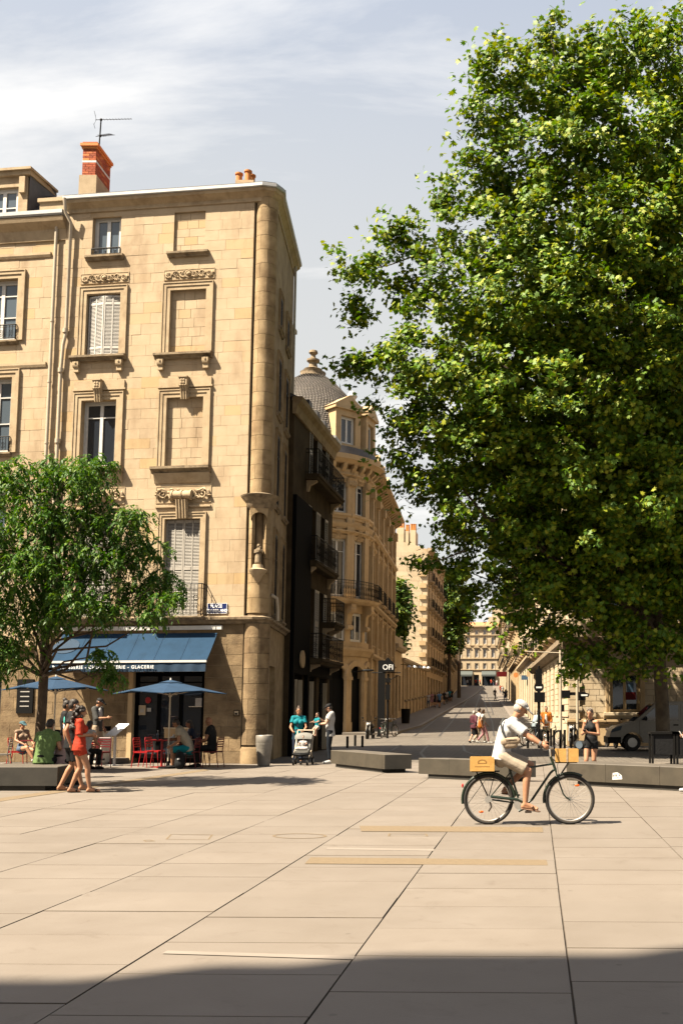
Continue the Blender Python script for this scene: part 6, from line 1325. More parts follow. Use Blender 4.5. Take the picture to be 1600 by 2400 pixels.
p = W(908, 1668, 57); z = gz(57); t = thing('pole_sign', 'black house-shaped sign reading OFI on a post by the left pavement', 'sign', (p.x, p.y, z)); FO = Fr((p.x, p.y, 0), (1, 0)); zz = lambda y: CH + (1668 - y) / F * 57
b = MB(); b.tube([(p.x, p.y, z), (p.x, p.y, zz(1580))], .06, 8); b.build('pole', 'black', t)
b = MB(); b.poly([FO.P(-.36, .05, zz(1575)), FO.P(.36, .05, zz(1575)), FO.P(.36, .05, zz(1557)), FO.P(0, .05, zz(1541)), FO.P(-.36, .05, zz(1557))], FO.n * .08); b.build('panel', 'black', t)
text_mesh('OFI', .42, 'lettering', 'text_white', t, FO, 0, .135, zz(1565), width=.56)
b = MB(); b.fbox(FO, -.12, .12, -.1, .1, zz(1640), zz(1605)); b.fbox(FO, -.14, .14, -.1, .1, zz(1600), zz(1590)); b.build('signal_box', 'black', t)
b = MB(); b.tube([FO.P(.05, 0, zz(1595)), FO.P(.6, 0, zz(1583))], .02, 6); b.tube([FO.P(-.9, 0, zz(1577)), FO.P(.7, 0, zz(1577))], .03, 6); b.build('bracket', 'black', t)
p = W(893, 1668, 59.5); t = thing('black_totem', 'tall black panel standing left of the OFI sign post', 'panel', (p.x, p.y, gz(60))); b = MB(); b.box(-.2, .2, -.1, .1, 0, 4.4); b.build('panel', 'black', t, local=True); b = MB(); b.box(-.24, .24, -.14, .14, 0, .08); b.build('foot', 'iron', t, local=True)
f = tfr(R(-78 + 40)); zz = lambda y: CH + (1668 - y) / F * 62.2
t = thing('wall_lamp', 'street lamp on a long arm fixed to the round tower', 'lamp', f.P(0, .1, zz(1575))); b = MB(); b.fbox(f, -.08, .08, -.05, .12, zz(1585), zz(1565)); b.build('wall_plate', 'iron', t); a0 = f.P(0, .1, zz(1574)); b = MB(); b.tube([a0, a0 + Vector((.9, -.3, .08))], .035, 6); b.build('arm', 'iron', t); b = MB(); b.ell(a0 + Vector((1.15, -.4, .1)), (.4, .16, .08), 10, 6); b.build('lamp_head', 'iron', t)
bp = [(1283, 42.5), (1297, 43), (1312, 43.2), (1290, 46), (1268, 43.5), (1236, 44), (1322, 43.4), (815, 44.5), (850, 45.5), (833, 47)]
wl = ['left of the black tram signal', 'second right of the tram signal', 'in front of the grey signal post', 'behind the tram signal', 'beside the tram signal foot', 'by the parked bicycle handlebars', 'nearest the motorcycle', 'behind the man holding the baby', 'behind the left bench block', 'by the domed building corner']
for (px, Y), wz in zip(bp, wl):
    p = W(px, 1668, Y); simple('bollard', 'slim dark bollard ' + wz, 'bollard', (p.x, p.y, 0), [('post', lambda b: b.tube([(0, 0, 0), (0, 0, .75)], .055, 10), 'iron'), ('cap', lambda b: b.ell((0, 0, .76), (.06, .06, .04), 10, 6), 'iron')], 'bollards along the street mouth').scale = (1, 1, .62 if px < 900 else 1)
p = W(868, 1668, 78); simple('litter_bin', 'dark bin on the left pavement up the street', 'bin', (ST_L(78) + 1.2, 78, gz(78) + .11), [('drum', lambda b: b.lathe((0, 0, 0), [(.0, 0), (.3, 0), (.36, 1.1), (.32, 1.1), (.0, .9)], 16), 'iron')])
for px, y, Y, sz, m_, lab in ((1208, 1582, 110, .55, 'pot', 'round orange shop sign hanging on the right of the street'), (1247, 1580, 84, .5, 'stone_gold', 'yellow shop sign hanging on the right of the street'), (1234, 1588, 90, .5, 'poster_blue', 'blue shop sign hanging on the right of the street'), (1178, 1580, 165, 1.0, 'poster_red', 'red shop sign far along the right of the street'), (1036, 1584, 150, .6, 'poster_red', 'red shop sign on the left of the street')):
    p = W(px, y, Y); t = thing('hanging_sign', lab, 'sign', p); b = MB(); b.tube([(0, -.04, 0), (0, .04, 0)], sz * .5, 20) if 'round' in lab else b.box(-sz, sz, -.04, .04, -sz * .4, sz * .4); b.build('panel', m_, t, local=True)
    wx = ST_R(Y) if px > 1100 else ST_L(Y); b = MB(); b.tube([(0, 0, sz * .4), (wx - p.x, 0, sz * .4)], .03, 5); b.build('bracket', 'iron', t, local=True)
for k in range(5):
    Y = 88 + 5.0 * k; simple('wall_lantern', 'small pale lantern on the courtyard wall, number %s from the gate pavilion' % ['one', 'two', 'three', 'four', 'five', 'six', 'seven', 'eight', 'nine'][k], 'lantern', (ST_L(Y) + .4, Y, gz(Y) + 4.4), [('shade', lambda b: b.lathe((0, 0, 0), [(.0, .2), (.1, .18), (.24, 0), (.0, .02)], 12), 'zinc'), ('arm', lambda b: b.tube([(0, 0, .2), (-.7, 0, .25)], .03, 5), 'iron')], 'lanterns along the courtyard wall')
wr = thing('overhead_wire', 'thin cable strung across the street', 'cable', W(1120, 1418, 120)); b = MB(); b.tube([W(990, 1416, 118) + Vector((0, 0, -.5 * math.sin(PI * k / 10))) + (W(1250, 1416, 118) - W(990, 1416, 118)) * (k / 10) for k in range(11)], .02, 4); b.build('cable', 'iron', wr)
# ------------------------------------------------------------------ people
def ncol(name, c, rough=.75, **k):
    c = tuple(x * .56 for x in c)
    if name not in M: M[name] = mat(name, c, tuple(x * .8 for x in c), rough=rough, spec=.15, scale=14, bump=.55, bscale=13, **k)
    return name
M['skin'] = mat('skin', (.33, .168, .094), (.29, .14, .076), rough=.5, scale=12); M['skin_tan'] = mat('skin_tan', (.26, .122, .062), (.22, .10, .05), rough=.5, scale=12); M['skin_pale'] = mat('skin_pale', (.40, .235, .16), (.35, .195, .13), rough=.5, scale=12)
M['hair_dark'] = mat('hair_dark', (.012, .009, .007), (.03, .02, .015), rough=.45, scale=40, bump=.5, bscale=90); M['hair_brown'] = mat('hair_brown', (.05, .028, .015), (.03, .017, .01), rough=.5, scale=40, bump=.5, bscale=90); M['hair_grey'] = mat('hair_grey', (.35, .31, .27), (.25, .22, .19), rough=.5, scale=40, bump=.5, bscale=90)
M['lip'] = plain('lip', (.30, .09, .07), .5); M['eye'] = plain('eye_dark', (.015, .01, .008), .2)
def capsule(b, p0, r0, p1, r1, lat=None, flat=1.0, n=12, ends=(True, True)):
    """a closed tapered limb; lat = direction in which the section keeps its full radius, flat = squash across it"""
    p0, p1 = Vector(p0), Vector(p1); d = p1 - p0; L_ = d.length
    if L_ < 1e-6: d = Vector((0, 0, 1)); L_ = 1e-6
    d = d / L_ if L_ > 1e-5 else Vector((0, 0, 1)); x = Vector(lat) if lat is not None else d.orthogonal(); x = x - d * x.dot(d)
    if x.length < 1e-5: x = d.orthogonal()
    x.normalize(); y = d.cross(x); rings = []
    def ring(c, r): rings.append([c + x * (r * math.cos(2 * PI * k / n)) + y * (r * flat * math.sin(2 * PI * k / n)) for k in range(n)])
    if ends[0]:
        for a in (75, 45, 20): ring(p0 - d * (r0 * math.sin(R(a))), r0 * math.cos(R(a)))
    ring(p0, r0); ring(p1, r1)
    if ends[1]:
        for a in (20, 45, 75): ring(p1 + d * (r1 * math.sin(R(a))), r1 * math.cos(R(a)))
    vs = [q for r in rings for q in r]; fs = []
    for i in range(len(rings) - 1):
        for k in range(n): fs.append((i * n + k, i * n + (k + 1) % n, (i + 1) * n + (k + 1) % n, (i + 1) * n + k))
    fs.append(tuple(range(n - 1, -1, -1))); fs.append(tuple((len(rings) - 1) * n + k for k in range(n))); b.add(vs, fs)
def blob(name, b, m, parent, vox, smooth=3, label=None):
    """fuse overlapping limbs into one continuous skin"""
    me = bpy.data.meshes.new(name); me.from_pydata(b.v, [], b.f); tmp = bpy.data.objects.new(name, me)
    md = tmp.modifiers.new('r', 'REMESH'); md.mode = 'VOXEL'; md.voxel_size = vox; md.use_smooth_shade = True
    if smooth: sm = tmp.modifiers.new('s', 'SMOOTH'); sm.factor = .5; sm.iterations = smooth
    out_ = evaluated_mesh(tmp); bpy.data.meshes.remove(me)
    out_.materials.clear(); out_.materials.append(M[m]); out_.name = name
    o = bpy.data.objects.new(name, out_); COL.objects.link(o); o.parent = parent
    if label: o['label'] = label
    return o
STAND = dict(pel=(0, 0, .95), waist=(0, .01, 1.10), chest=(0, 0, 1.29), neck=(0, -.015, 1.47), head=(0, .02, 1.625), shR=(.175, -.01, 1.42), shL=(-.175, -.01, 1.42), elR=(.235, -.03, 1.13), elL=(-.235, -.03, 1.13), wrR=(.24, .07, .89), wrL=(-.24, .07, .89),
             hipR=(.09, 0, .92), hipL=(-.09, 0, .92), knR=(.10, .03, .50), knL=(-.10, .03, .50), anR=(.105, -.02, .085), anL=(-.105, -.02, .085), toR=(.12, .16, .03), toL=(-.12, .16, .03))
WALK = dict(STAND, knR=(.09, .20, .51), anR=(.09, .29, .10), toR=(.10, .47, .06), knL=(-.09, .03, .50), anL=(-.09, -.28, .15), toL=(-.09, -.13, .035), elR=(.23, -.14, 1.15), wrR=(.22, -.05, .90), elL=(-.23, .07, 1.14), wrL=(-.20, .24, .95), pel=(0, 0, .94), hipR=(.09, .02, .91), hipL=(-.09, -.02, .91))
def SIT(s=.45, lean=.06):
    return dict(pel=(0, 0, s + .10), waist=(0, lean * .2, s + .25), chest=(0, lean, s + .46), neck=(0, lean * 1.5, s + .64), head=(0, lean * 1.8 + .04, s + .79), shR=(.175, lean * 1.3, s + .59), shL=(-.175, lean * 1.3, s + .59), elR=(.24, lean + .08, s + .31), elL=(-.24, lean + .08, s + .31), wrR=(.16, lean + .30, s + .22), wrL=(-.16, lean + .30, s + .22),
                hipR=(.10, .02, s + .08), hipL=(-.10, .02, s + .08), knR=(.13, .43, s + .05), knL=(-.13, .43, s + .05), anR=(.13, .40, .085), anL=(-.13, .40, .085), toR=(.14, .57, .03), toL=(-.14, .57, .03))
def person(label, base, head, H, pose, near=True, skin='skin', hair='hair_dark', hairstyle='short', shirt=None, sleeve=.55, hem=.12, bottoms=None, leg=.5, shoes=None, cap=None, female=False, fat=1.0, group=None, turn=0.0, curl=.5, brim='front', extra=None, barefoot=False, vox=None, face=True, tight=False, cat='person', halter=False):
    k = H / 1.75; t = thing('person', label, cat, base, group, rz=-math.atan2(head[0], head[1])); v = vox or (.011 if near else .026); J = {a: Vector(c) * k for a, c in pose.items()}; S = lambda x: x * k
    if female:
        for a in ('shR', 'shL'): J[a] = J['chest'].lerp(J[a], .90) if False else Vector((J[a].x * .9, J[a].y, J[a].z))
    lat = (J['hipR'] - J['hipL']).normalized(); slat = (J['shR'] - J['shL']).normalized(); tf = fat
    hd = J['head']; up = (hd - J['neck']).normalized(); fw = Vector((-math.sin(turn), math.cos(turn), 0)); fw = (fw - up * fw.dot(up)).normalized(); rt = fw.cross(up)
    hp = lambda x, y, z: hd + rt * S(x) + fw * S(y) + up * S(z)
    b = MB(); rot = Matrix((rt, fw, up)).transposed()
    b.ell(hp(0, -.008, .03), (S(.074), S(.092), S(.092)), 14, 10, rot); b.ell(hp(0, .018, -.045), (S(.058), S(.066), S(.075)), 12, 8, rot)
    if near:
        capsule(b, hp(0, .085, .02), S(.011), hp(0, .102, -.015), S(.015)); b.ell(hp(.074, -.005, 0), (S(.012), S(.02), S(.032)), 8, 6, rot); b.ell(hp(-.074, -.005, 0), (S(.012), S(.02), S(.032)), 8, 6, rot); capsule(b, hp(-.02, .07, -.062), S(.012), hp(.02, .07, -.062), S(.012))
    capsule(b, J['neck'] - up * S(.03), S(.056), hp(0, -.012, -.06), S(.05)); capsule(b, J['neck'] - up * S(.05), S(.062), J['neck'], S(.056), ends=(True, False))
    fb = .86 if female else 1.0
    torso = [(J['pel'], .150 * tf * (1.04 if female else 1), .70), (J['waist'], .135 * tf * (.88 if female else 1), .74), (J['chest'], .165 * fb * tf, .68)]
    def tors(b, inf, top=True, lo=0.0):
        pts = [(p, S(r + inf), f) for p, r, f in torso]
        if lo: d = (pts[0][0] - pts[1][0]).normalized(); pts = [(pts[0][0] + d * S(lo), pts[0][1] + S(.01), .74)] + pts
        for (p, r, f), (q, s, g) in zip(pts, pts[1:]): capsule(b, p, r, q, s, lat.lerp(slat, .5), (f + g) / 2, 16, ends=(False, True) if (lo and p is pts[0][0]) else (True, True))
        capsule(b, J['chest'], S(.155 * fb * tf + inf), (J['shR'] + J['shL']) / 2 - up * S(.035), S(.12 * tf + inf), slat, .66, 16)
        if not halter or inf == 0: capsule(b, J['shR'], S(.058 + inf), J['shL'], S(.058 + inf)); 
        else: capsule(b, J['chest'], S(.14), J['neck'], S(.06 + inf), slat, .7)
        if female and inf < .05:
            fwd = slat.cross(Vector((0, 0, 1))); fwd = Vector((0, 1, 0)) if fwd.length < .1 else -fwd.normalized() if (-fwd).dot(Vector((0, 1, 0))) > 0 else fwd.normalized()
            for s in (-1, 1): b.ell(J['chest'] + slat * S(.07 * s) + fwd * S(.075) - Vector((0, 0, S(.01))), (S(.065 + inf), S(.06 + inf), S(.065 + inf)), 10, 8)
    tors(b, 0)
    for s in ('R', 'L'):
        ar = .88 if female else 1.0
        capsule(b, J['sh' + s], S(.052 * ar * tf), J['el' + s], S(.040 * ar)); fo = J['el' + s].lerp(J['wr' + s], .3); capsule(b, J['el' + s], S(.040 * ar), fo, S(.042 * ar)); capsule(b, fo, S(.042 * ar), J['wr' + s], S(.027 * ar))
        d = (J['wr' + s] - J['el' + s]).normalized(); inn = (Vector((-1 if s == 'R' else 1, .2, 0))); inn = (inn - d * inn.dot(d)).normalized(); side = d.cross(inn) * (1 if s == 'R' else -1); pc = J['wr' + s] + d * S(.055)
        rt_ = Matrix((side, inn, d)).transposed(); b.ell(pc, (S(.040), S(.018), S(.05)), 10, 7, rt_)
        if near:
            for i, ln in enumerate((.062, .074, .070, .054)):
                kn = pc + d * S(.038) + side * S(.027 - .018 * i); c1 = math.cos(curl); s1 = math.sin(curl); m1 = kn + (d * c1 + inn * s1) * S(ln * .5); c2, s2 = math.cos(curl * 2.1), math.sin(curl * 2.1); capsule(b, kn, S(.0095), m1, S(.009), n=8); capsule(b, m1, S(.009), m1 + (d * c2 + inn * s2) * S(ln * .5), S(.008), n=8)
            tb = pc - d * S(.02) + side * S(.035); capsule(b, tb, S(.012), tb + (d * .75 + side * .55 + inn * .4).normalized() * S(.055), S(.009), n=8)
        else: capsule(b, pc, S(.028), pc + d * S(.07), S(.02), side, .6)
        lr = 1.06 if female else 1.0
        capsule(b, J['hip' + s], S(.088 * lr * tf), J['kn' + s], S(.056)); ca = J['kn' + s].lerp(J['an' + s], .3) - Vector((0, S(.012), 0)); capsule(b, J['kn' + s], S(.054), ca, S(.055)); capsule(b, ca, S(.055), J['an' + s], S(.034))
        a, to = J['an' + s], J['to' + s]; hl = a + (a - to).normalized() * S(.035); hl.z = a.z - S(.045); ft = to + (to - a).normalized() * S(0.0); capsule(b, a, S(.036), hl, S(.032)); capsule(b, hl, S(.032), ft, S(.026), Vector((1, 0, 0)), .9); capsule(b, a - Vector((0, 0, S(.01))), S(.036), ft, S(.026)); capsule(b, ft - lat * S(.018), S(.02), ft + lat * S(.018), S(.02))
    body = blob('body', b, skin, t, v, 2)
    if shirt:
        b = MB(); inf = .012 if tight else .024; tors(b, inf, lo=hem)
        if sleeve > 0:
            for s in ('R', 'L'):
                if sleeve <= 1: e = J['sh' + s].lerp(J['el' + s], sleeve); capsule(b, J['sh' + s], S(.055 * (.9 if female else 1) + inf), e, S(.050 * (.9 if female else 1) + inf + (0 if tight else .006)), ends=(True, False))
                else: capsule(b, J['sh' + s], S(.064 + inf), J['el' + s], S(.048 + inf)); capsule(b, J['el' + s], S(.048 + inf), J['el' + s].lerp(J['wr' + s], sleeve - 1), S(.04 + inf), ends=(True, False))
        sh_ = blob('shirt', b, shirt, t, v * 1.15, 2)
        b = MB(); capsule(b, J['neck'] - up * S(.035), S(.068), J['neck'] - up * S(.005), S(.063), ends=(False, False)); (not halter) and blob('collar', b, shirt, t, v, 1)
    if bottoms:
        b = MB(); dn = (J['pel'] - J['waist']).normalized()
        capsule(b, J['pel'] - dn * S(.06), S(.15 * tf + .012), J['pel'] + dn * S(.02), S(.155 * tf + .014), lat, .74, 16)
        for s in ('R', 'L'):
            if leg == 'skirt': continue
            w_ = 1.0 if leg > 1 else 1.12
            if leg <= 1: e = J['hip' + s].lerp(J['kn' + s], leg); capsule(b, J['hip' + s], S(.10 * tf), e, S(.085 * w_), ends=(True, False))
            else: capsule(b, J['hip' + s], S(.099 * tf), J['kn' + s], S(.072)); capsule(b, J['kn' + s], S(.072), J['kn' + s].lerp(J['an' + s], min(leg - 1, .93)), S(.058), ends=(True, False))
        if leg == 'skirt': m_ = (J['knR'] + J['knL']) / 2; capsule(b, J['pel'], S(.155), m_ - Vector((0, 0, S(.02))), S(.2), lat, .85, 16, ends=(True, False))
        blob('trousers' if (leg != 'skirt' and leg > 1) else ('skirt' if leg == 'skirt' else 'shorts'), b, bottoms, t, v * 1.15, 2)
    if shoes:
        for s in ('R', 'L'):
            b = MB(); a, to = J['an' + s], J['to' + s]; hl = a + (a - to).normalized() * S(.04); hl.z = a.z - S(.04)
            if barefoot: so_ = Vector((0, 0, S(.034))); capsule(b, hl - so_, S(.03), to - so_ * .7 + (to - a).normalized() * S(.02), S(.04), Vector((1, 0, 0)), .35); mid = a.lerp(to, .62); capsule(b, mid - lat * S(.035) - Vector((0, 0, S(.0))), S(.022), mid + lat * S(.035), S(.022))
            else: capsule(b, hl, S(.045), to, S(.038), Vector((1, 0, 0)), .95); capsule(b, a - Vector((0, 0, S(.02))), S(.045), a.lerp(to, .75) - Vector((0, 0, S(.01))), S(.04))
            blob('sandal' if barefoot else 'shoe', b, shoes, t, v, 1)
    if hairstyle != 'none':
        b = MB()
        if cap: b.ell(hp(0, -.03, -.005), (S(.08), S(.078), S(.075)), 12, 9, rot)
        else: b.ell(hp(0, -.022, .052), (S(.083), S(.092), S(.082)), 14, 10, rot); b.ell(hp(0, -.045, 0), (S(.08), S(.066), S(.085)), 12, 9, rot)
        if hairstyle == 'long': capsule(b, hp(0, -.06, 0), S(.075), hp(0, -.085, -.26), S(.07), rt, .6); 
        if hairstyle == 'bob': capsule(b, hp(0, -.045, .0), S(.085), hp(0, -.05, -.12), S(.08), rt, .75)
        if hairstyle == 'bun': b.ell(hp(0, -.09, .12), (S(.05), S(.05), S(.05)), 10, 8, rot)
        if hairstyle == 'pony': capsule(b, hp(0, -.085, .03), S(.035), hp(.01, -.12, -.2), S(.025))
        if hairstyle == 'curly':
            rr = random.Random(3)
            for i in range(46): a = rr.uniform(0, 2 * PI); z = rr.uniform(-.34, .12); r_ = .085 + .03 * (z < -.02) + .02 * rr.random(); y_ = math.sin(a) * r_ - .045; 
            for i in range(70):
                a = rr.uniform(0, 2 * PI); z = rr.uniform(-.36, .13); r_ = (.08 if z > .05 else .115) * (1 if z > -.25 else .8); x, y_ = math.cos(a) * r_, math.sin(a) * r_ * .85 - .05
                if y_ > .03 and z < .07: continue
                b.ell(hp(x, y_, z), (S(rr.uniform(.025, .042)),) * 3, 7, 5)
        blob('hair', b, hair, t, v * (1.1 if hairstyle != 'curly' else .9), 2 if hairstyle != 'curly' else 0)
    if cap:
        b = MB(); b.ell(hp(0, -.015, .062), (S(.085), S(.100), S(.062)), 16, 10, rot); capsule(b, hp(0, -.015, .04), S(.088), hp(0, -.013, .062), S(.086), rt, 1.13, 18, ends=(False, False)); br = 1 if brim == 'front' else -1; capsule(b, hp(-.04, .085 * br, .048), S(.03), hp(.04, .085 * br, .048), S(.03), rt, .3); capsule(b, hp(0, .075 * br, .050), S(.072), hp(0, .150 * br, .028), S(.058), rt, .2)
        blob('cap', b, cap, t, v, 1)
    if near and face:
        for s in (-1, 1):
            b = MB(); b.ell(hp(.031 * s, .079, .022), (S(.011), S(.008), S(.007)), 8, 6, rot); b.build('eye', 'eye', t, local=True); b = MB(); capsule(b, hp(.02 * s, .083, .043), S(.004), hp(.045 * s, .074, .043), S(.004), n=6); b.build('eyebrow', hair if hair != 'hair_grey' else 'hair_brown', t, local=True)
        b = MB(); capsule(b, hp(-.018, .083, -.058), S(.006), hp(.018, .083, -.058), S(.006), n=6); b.build('mouth', 'lip', t, local=True)
    return t, J
def foot(px, py): return tuple(G(px, py))
def at(px, Y, z=None): p = W(px, 1668, Y); return (p.x, Y, gz(Y) if z is None else z)
C = ncol
C('cloth_red', (.62, .055, .02)); C('cloth_black', (.012, .012, .013)); C('cloth_green', (.19, .30, .10)); C('cloth_pink', (.52, .36, .33)); C('cloth_tan', (.40, .28, .19)); C('denim', (.12, .17, .26)); C('jeans_dark', (.012, .017, .026)); C('cloth_white', (.66, .64, .61)); C('cloth_cream', (.52, .45, .34)); C('cloth_teal', (.0, .25, .30)); C('cloth_beige', (.55, .42, .29)); C('cloth_grey', (.09, .09, .085)); C('cloth_burg', (.12, .03, .045)); C('cloth_orange', (.60, .18, .02)); C('cloth_blue', (.12, .26, .45)); C('cloth_rose', (.5, .24, .25)); C('shoe_black', (.012, .012, .012)); C('shoe_white', (.68, .67, .64)); C('sandal_brown', (.35, .21, .14)); C('cloth_navy', (.02, .03, .06)); C('cloth_lightblue', (.38, .46, .5)); C('cap_teal', (.08, .17, .2))
# --- walking couple at the left
pw1 = dict(WALK, elR=(.22, -.02, 1.16), wrR=(.05, .22, 1.17), elL=(-.21, .02, 1.16), wrL=(-.02, .24, 1.14), knR=(.09, .17, .50), anR=(.08, .22, .09), toR=(.09, .40, .04), knL=(-.08, .04, .50), anL=(-.08, -.13, .09), toL=(-.08, .04, .03))
person('woman in a loose red shirt and red shorts walking past the stone bench', foot(182, 1858), (.9, .42), 1.66, pw1, shirt='cloth_red', sleeve=1.0, hem=.10, bottoms='cloth_red', leg=.36, hairstyle='curly', shoes='shoe_black', barefoot=True, female=True, skin='skin', face=False)
pw2 = dict(WALK, elL=(-.25, -.10, 1.15), wrL=(-.27, -.06, .90), knR=(.09, .10, .51), anR=(.09, .20, .10), toR=(.10, .37, .05), knL=(-.09, .04, .50), anL=(-.09, -.16, .10), toL=(-.09, .01, .03))
t2, J2 = person('man in a black printed tee and black shorts walking beside the woman in red', foot(164, 1854), (.85, .5), 1.80, pw2, shirt='cloth_black', hem=.14, bottoms='cloth_black', leg=.85, hairstyle='short', shoes='sandal_brown', barefoot=True, face=False, fat=1.04)
M['print_teal'] = plain('print_teal', (.05, .35, .30), .7)
bk = J2['chest'] + Vector((-.03, -.15, .06)); b = MB(); b.ell(bk, (.06, .012, .07), 10, 6); b.build('back_print', 'print_teal', t2, local=True); b = MB(); b.ell(bk + Vector((-.02, .0, -.13)), (.055, .012, .05), 8, 6); b.build('back_print', 'text_white', t2, local=True)
def held(name, label, cat, t, p, size, m, rz=0.0, tilt=0.0):
    """a small thing held in a hand, top-level, at a point given in the holder's frame"""
    wp = Vector(t.location) + Matrix.Rotation(t.rotation_euler.z, 3, 'Z') @ Vector(p); o = thing(name, label, cat, wp, rz=t.rotation_euler.z + rz); b = MB(); x, y, z = size; r = min(x, y, z) * .3
    b.box(-x / 2, x / 2, -y / 2, y / 2, -z / 2, z / 2)
    if tilt: mt = Matrix.Rotation(tilt, 3, 'X'); b.v = [tuple(mt @ Vector(q)) for q in b.v]
    b.build('case', m, o, local=True); b2 = MB(); b2.box(-x * .42, x * .42, -y / 2 - .002, -y / 2, -z * .44, z * .44)
    if tilt: b2.v = [tuple(mt @ Vector(q)) for q in b2.v]
    b2.build('screen', 'glass', o, local=True); return o
held('phone', 'black phone in the hand of the man in the black tee', 'phone', t2, J2['wrL'] + Vector((-.02, .02, -.09)), (.075, .012, .15), 'black', tilt=.3)
# --- on and behind the left bench
person('man in a green polo shirt sitting on the stone bench, back to the camera', at(108, 21.45, 0), (.06, 1), 1.76, dict(SIT(.47, .10), elR=(.27, .12, .80), elL=(-.27, .12, .80)), shirt='cloth_green', hem=.10, bottoms='cloth_black', leg=1.9, shoes='shoe_black', fat=1.22, face=False)
person('person in a pale pink top sitting between the green shirt man and the couple', at(146, 21.7, 0), (.3, 1), 1.64, SIT(.47, .06), shirt='cloth_pink', hem=.10, bottoms='cloth_black', leg=1.9, shoes='shoe_black', hairstyle='bob', female=True, face=False, vox=.015)
pz = dict(SIT(.45, -.06), knR=(.10, .42, .58), anR=(.0, .62, .26), toR=(.02, .78, .20), elL=(-.26, -.06, .82), wrL=(-.18, .22, .70), elR=(.24, .02, .80), wrR=(.12, .28, .68))
person('woman in a beige tank top, denim shorts and cap sitting at the far left', at(58, 29.0, 0), (.75, -.55), 1.66, pz, shirt='cloth_tan', sleeve=0, hem=.08, bottoms='denim', leg=.45, shoes='shoe_white', hair='hair_brown', cap='cap_teal', female=True, tight=True)
person('dark-haired man in black standing behind the walking couple', at(156, 24.3, 0), (.9, .4), 1.82, STAND, shirt='cloth_black', bottoms='cloth_black', leg=1.9, shoes='shoe_black', hairstyle='bun', face=False, vox=.015)
t7, J7 = person('man in a grey hooded jacket and beige shorts standing at the freezer', at(230, 29.6, .16), (.95, -.1), 1.80, dict(STAND, elR=(.24, .10, 1.16), wrR=(.16, .34, 1.18), head=(0, .05, 1.61)), shirt='cloth_grey', sleeve=1.2, hem=.14, bottoms='cloth_beige', leg=.95, shoes='shoe_black', face=False, vox=.014, cap='cloth_black')
b = MB(); b.ell(J7['chest'] + Vector((.06, .10, -.02)), (.10, .06, .2), 10, 8); b.build('undershirt', 'cloth_white', t7, local=True)
person('person in a white tee sitting behind the walking couple', at(204, 27.6, 0), (.3, .9), 1.68, SIT(.45), shirt='cloth_white', bottoms='cloth_black', leg=1.9, shoes='shoe_black', hairstyle='bob', face=False, vox=.016)
person('dark-haired person sitting behind the man in the green shirt', at(122, 26.8, 0), (.5, -.8), 1.70, SIT(.45), shirt='cloth_black', bottoms='jeans_dark', leg=1.9, shoes='shoe_black', vox=.016)
# --- at the right parasol
pc_ = dict(SIT(.45, .20), elR=(.24, .26, .80), wrR=(.10, .46, .78), elL=(-.24, .22, .74), wrL=(-.14, .46, .60), head=(0, .36, 1.20), neck=(0, .28, 1.08))
person('man in a cream polo and teal shorts leaning over the cafe table', at(446, 28.5, 0), (-1, -.1), 1.78, pc_, shirt='cloth_cream', hem=.10, bottoms='cloth_teal', leg=.9, shoes='shoe_black', fat=1.12, skin='skin_tan')
person('bald man in a black tee sitting against the corner house wall', at(500, 29.1, 0), (-1, -.05), 1.80, SIT(.45, .04), shirt='cloth_black', hem=.10, bottoms='cloth_black', leg=1.9, shoes='shoe_black', hairstyle='none', skin='skin_tan', fat=1.08)
person('shaded person in dark clothes sitting between the cream polo and the bald man', at(456, 29.9, 0), (-.9, -.4), 1.68, SIT(.45, .06), shirt='cloth_navy', bottoms='jeans_dark', leg=1.9, shoes='shoe_black', hairstyle='bob', skin='skin_tan', vox=.015)
rp = at(425, 28.1, 0); rk = thing('backpack', 'black backpack on the ground under the parasol', 'bag', rp); b = MB(); capsule(b, (0, 0, .14), .15, (0, .02, .36), .12, Vector((1, 0, 0)), .75); blob('bag', b, 'cloth_black', rk, .015); b = MB(); b.tube([(-.1, -.1, .42), (0, -.12, .52), (.1, -.1, .42)], .014, 6); b.build('strap', 'cloth_black', rk, local=True); b = MB(); b.box(-.03, .03, -.12, -.112, .26, .3); b.build('badge', 'text_white', rk, local=True)
# --- family at the corner
ps = dict(STAND, elR=(.24, .10, 1.13), wrR=(.17, .32, 1.02), elL=(-.24, .10, 1.13), wrL=(-.17, .32, 1.02), knL=(-.10, .12, .50), anL=(-.10, .16, .085), toL=(-.10, .34, .03))
tt, Jt = person('woman in a turquoise tee pushing a stroller', at(700, 31.0, 0), (.18, -1), 1.68, ps, shirt='cloth_teal', hem=.20, bottoms='cloth_navy', leg=1.9, shoes='shoe_black', hairstyle='bun', hair='hair_brown', female=True, curl=.9)
b = MB(); b.poly([Vector(p) for p in ((-.01, .165, 1.10), (.06, .165, 1.10), (.045, .165, 1.17), (0, .16, 1.20))], (0, .012, 0)); b.build('shirt_print', 'cloth_navy', tt, local=True)
pm = dict(STAND, elR=(.22, .16, 1.18), wrR=(.05, .34, 1.32), elL=(-.22, .12, 1.16), wrL=(-.06, .34, 1.14), head=(0, .05, 1.62))
person('man in a white tee, dark jeans and cap holding a baby', foot(772, 1789), (-1, -.15), 1.80, pm, shirt='cloth_white', hem=.17, bottoms='jeans_dark', leg=1.9, shoes='shoe_white', cap='cloth_black', fat=1.08, skin='skin_pale')
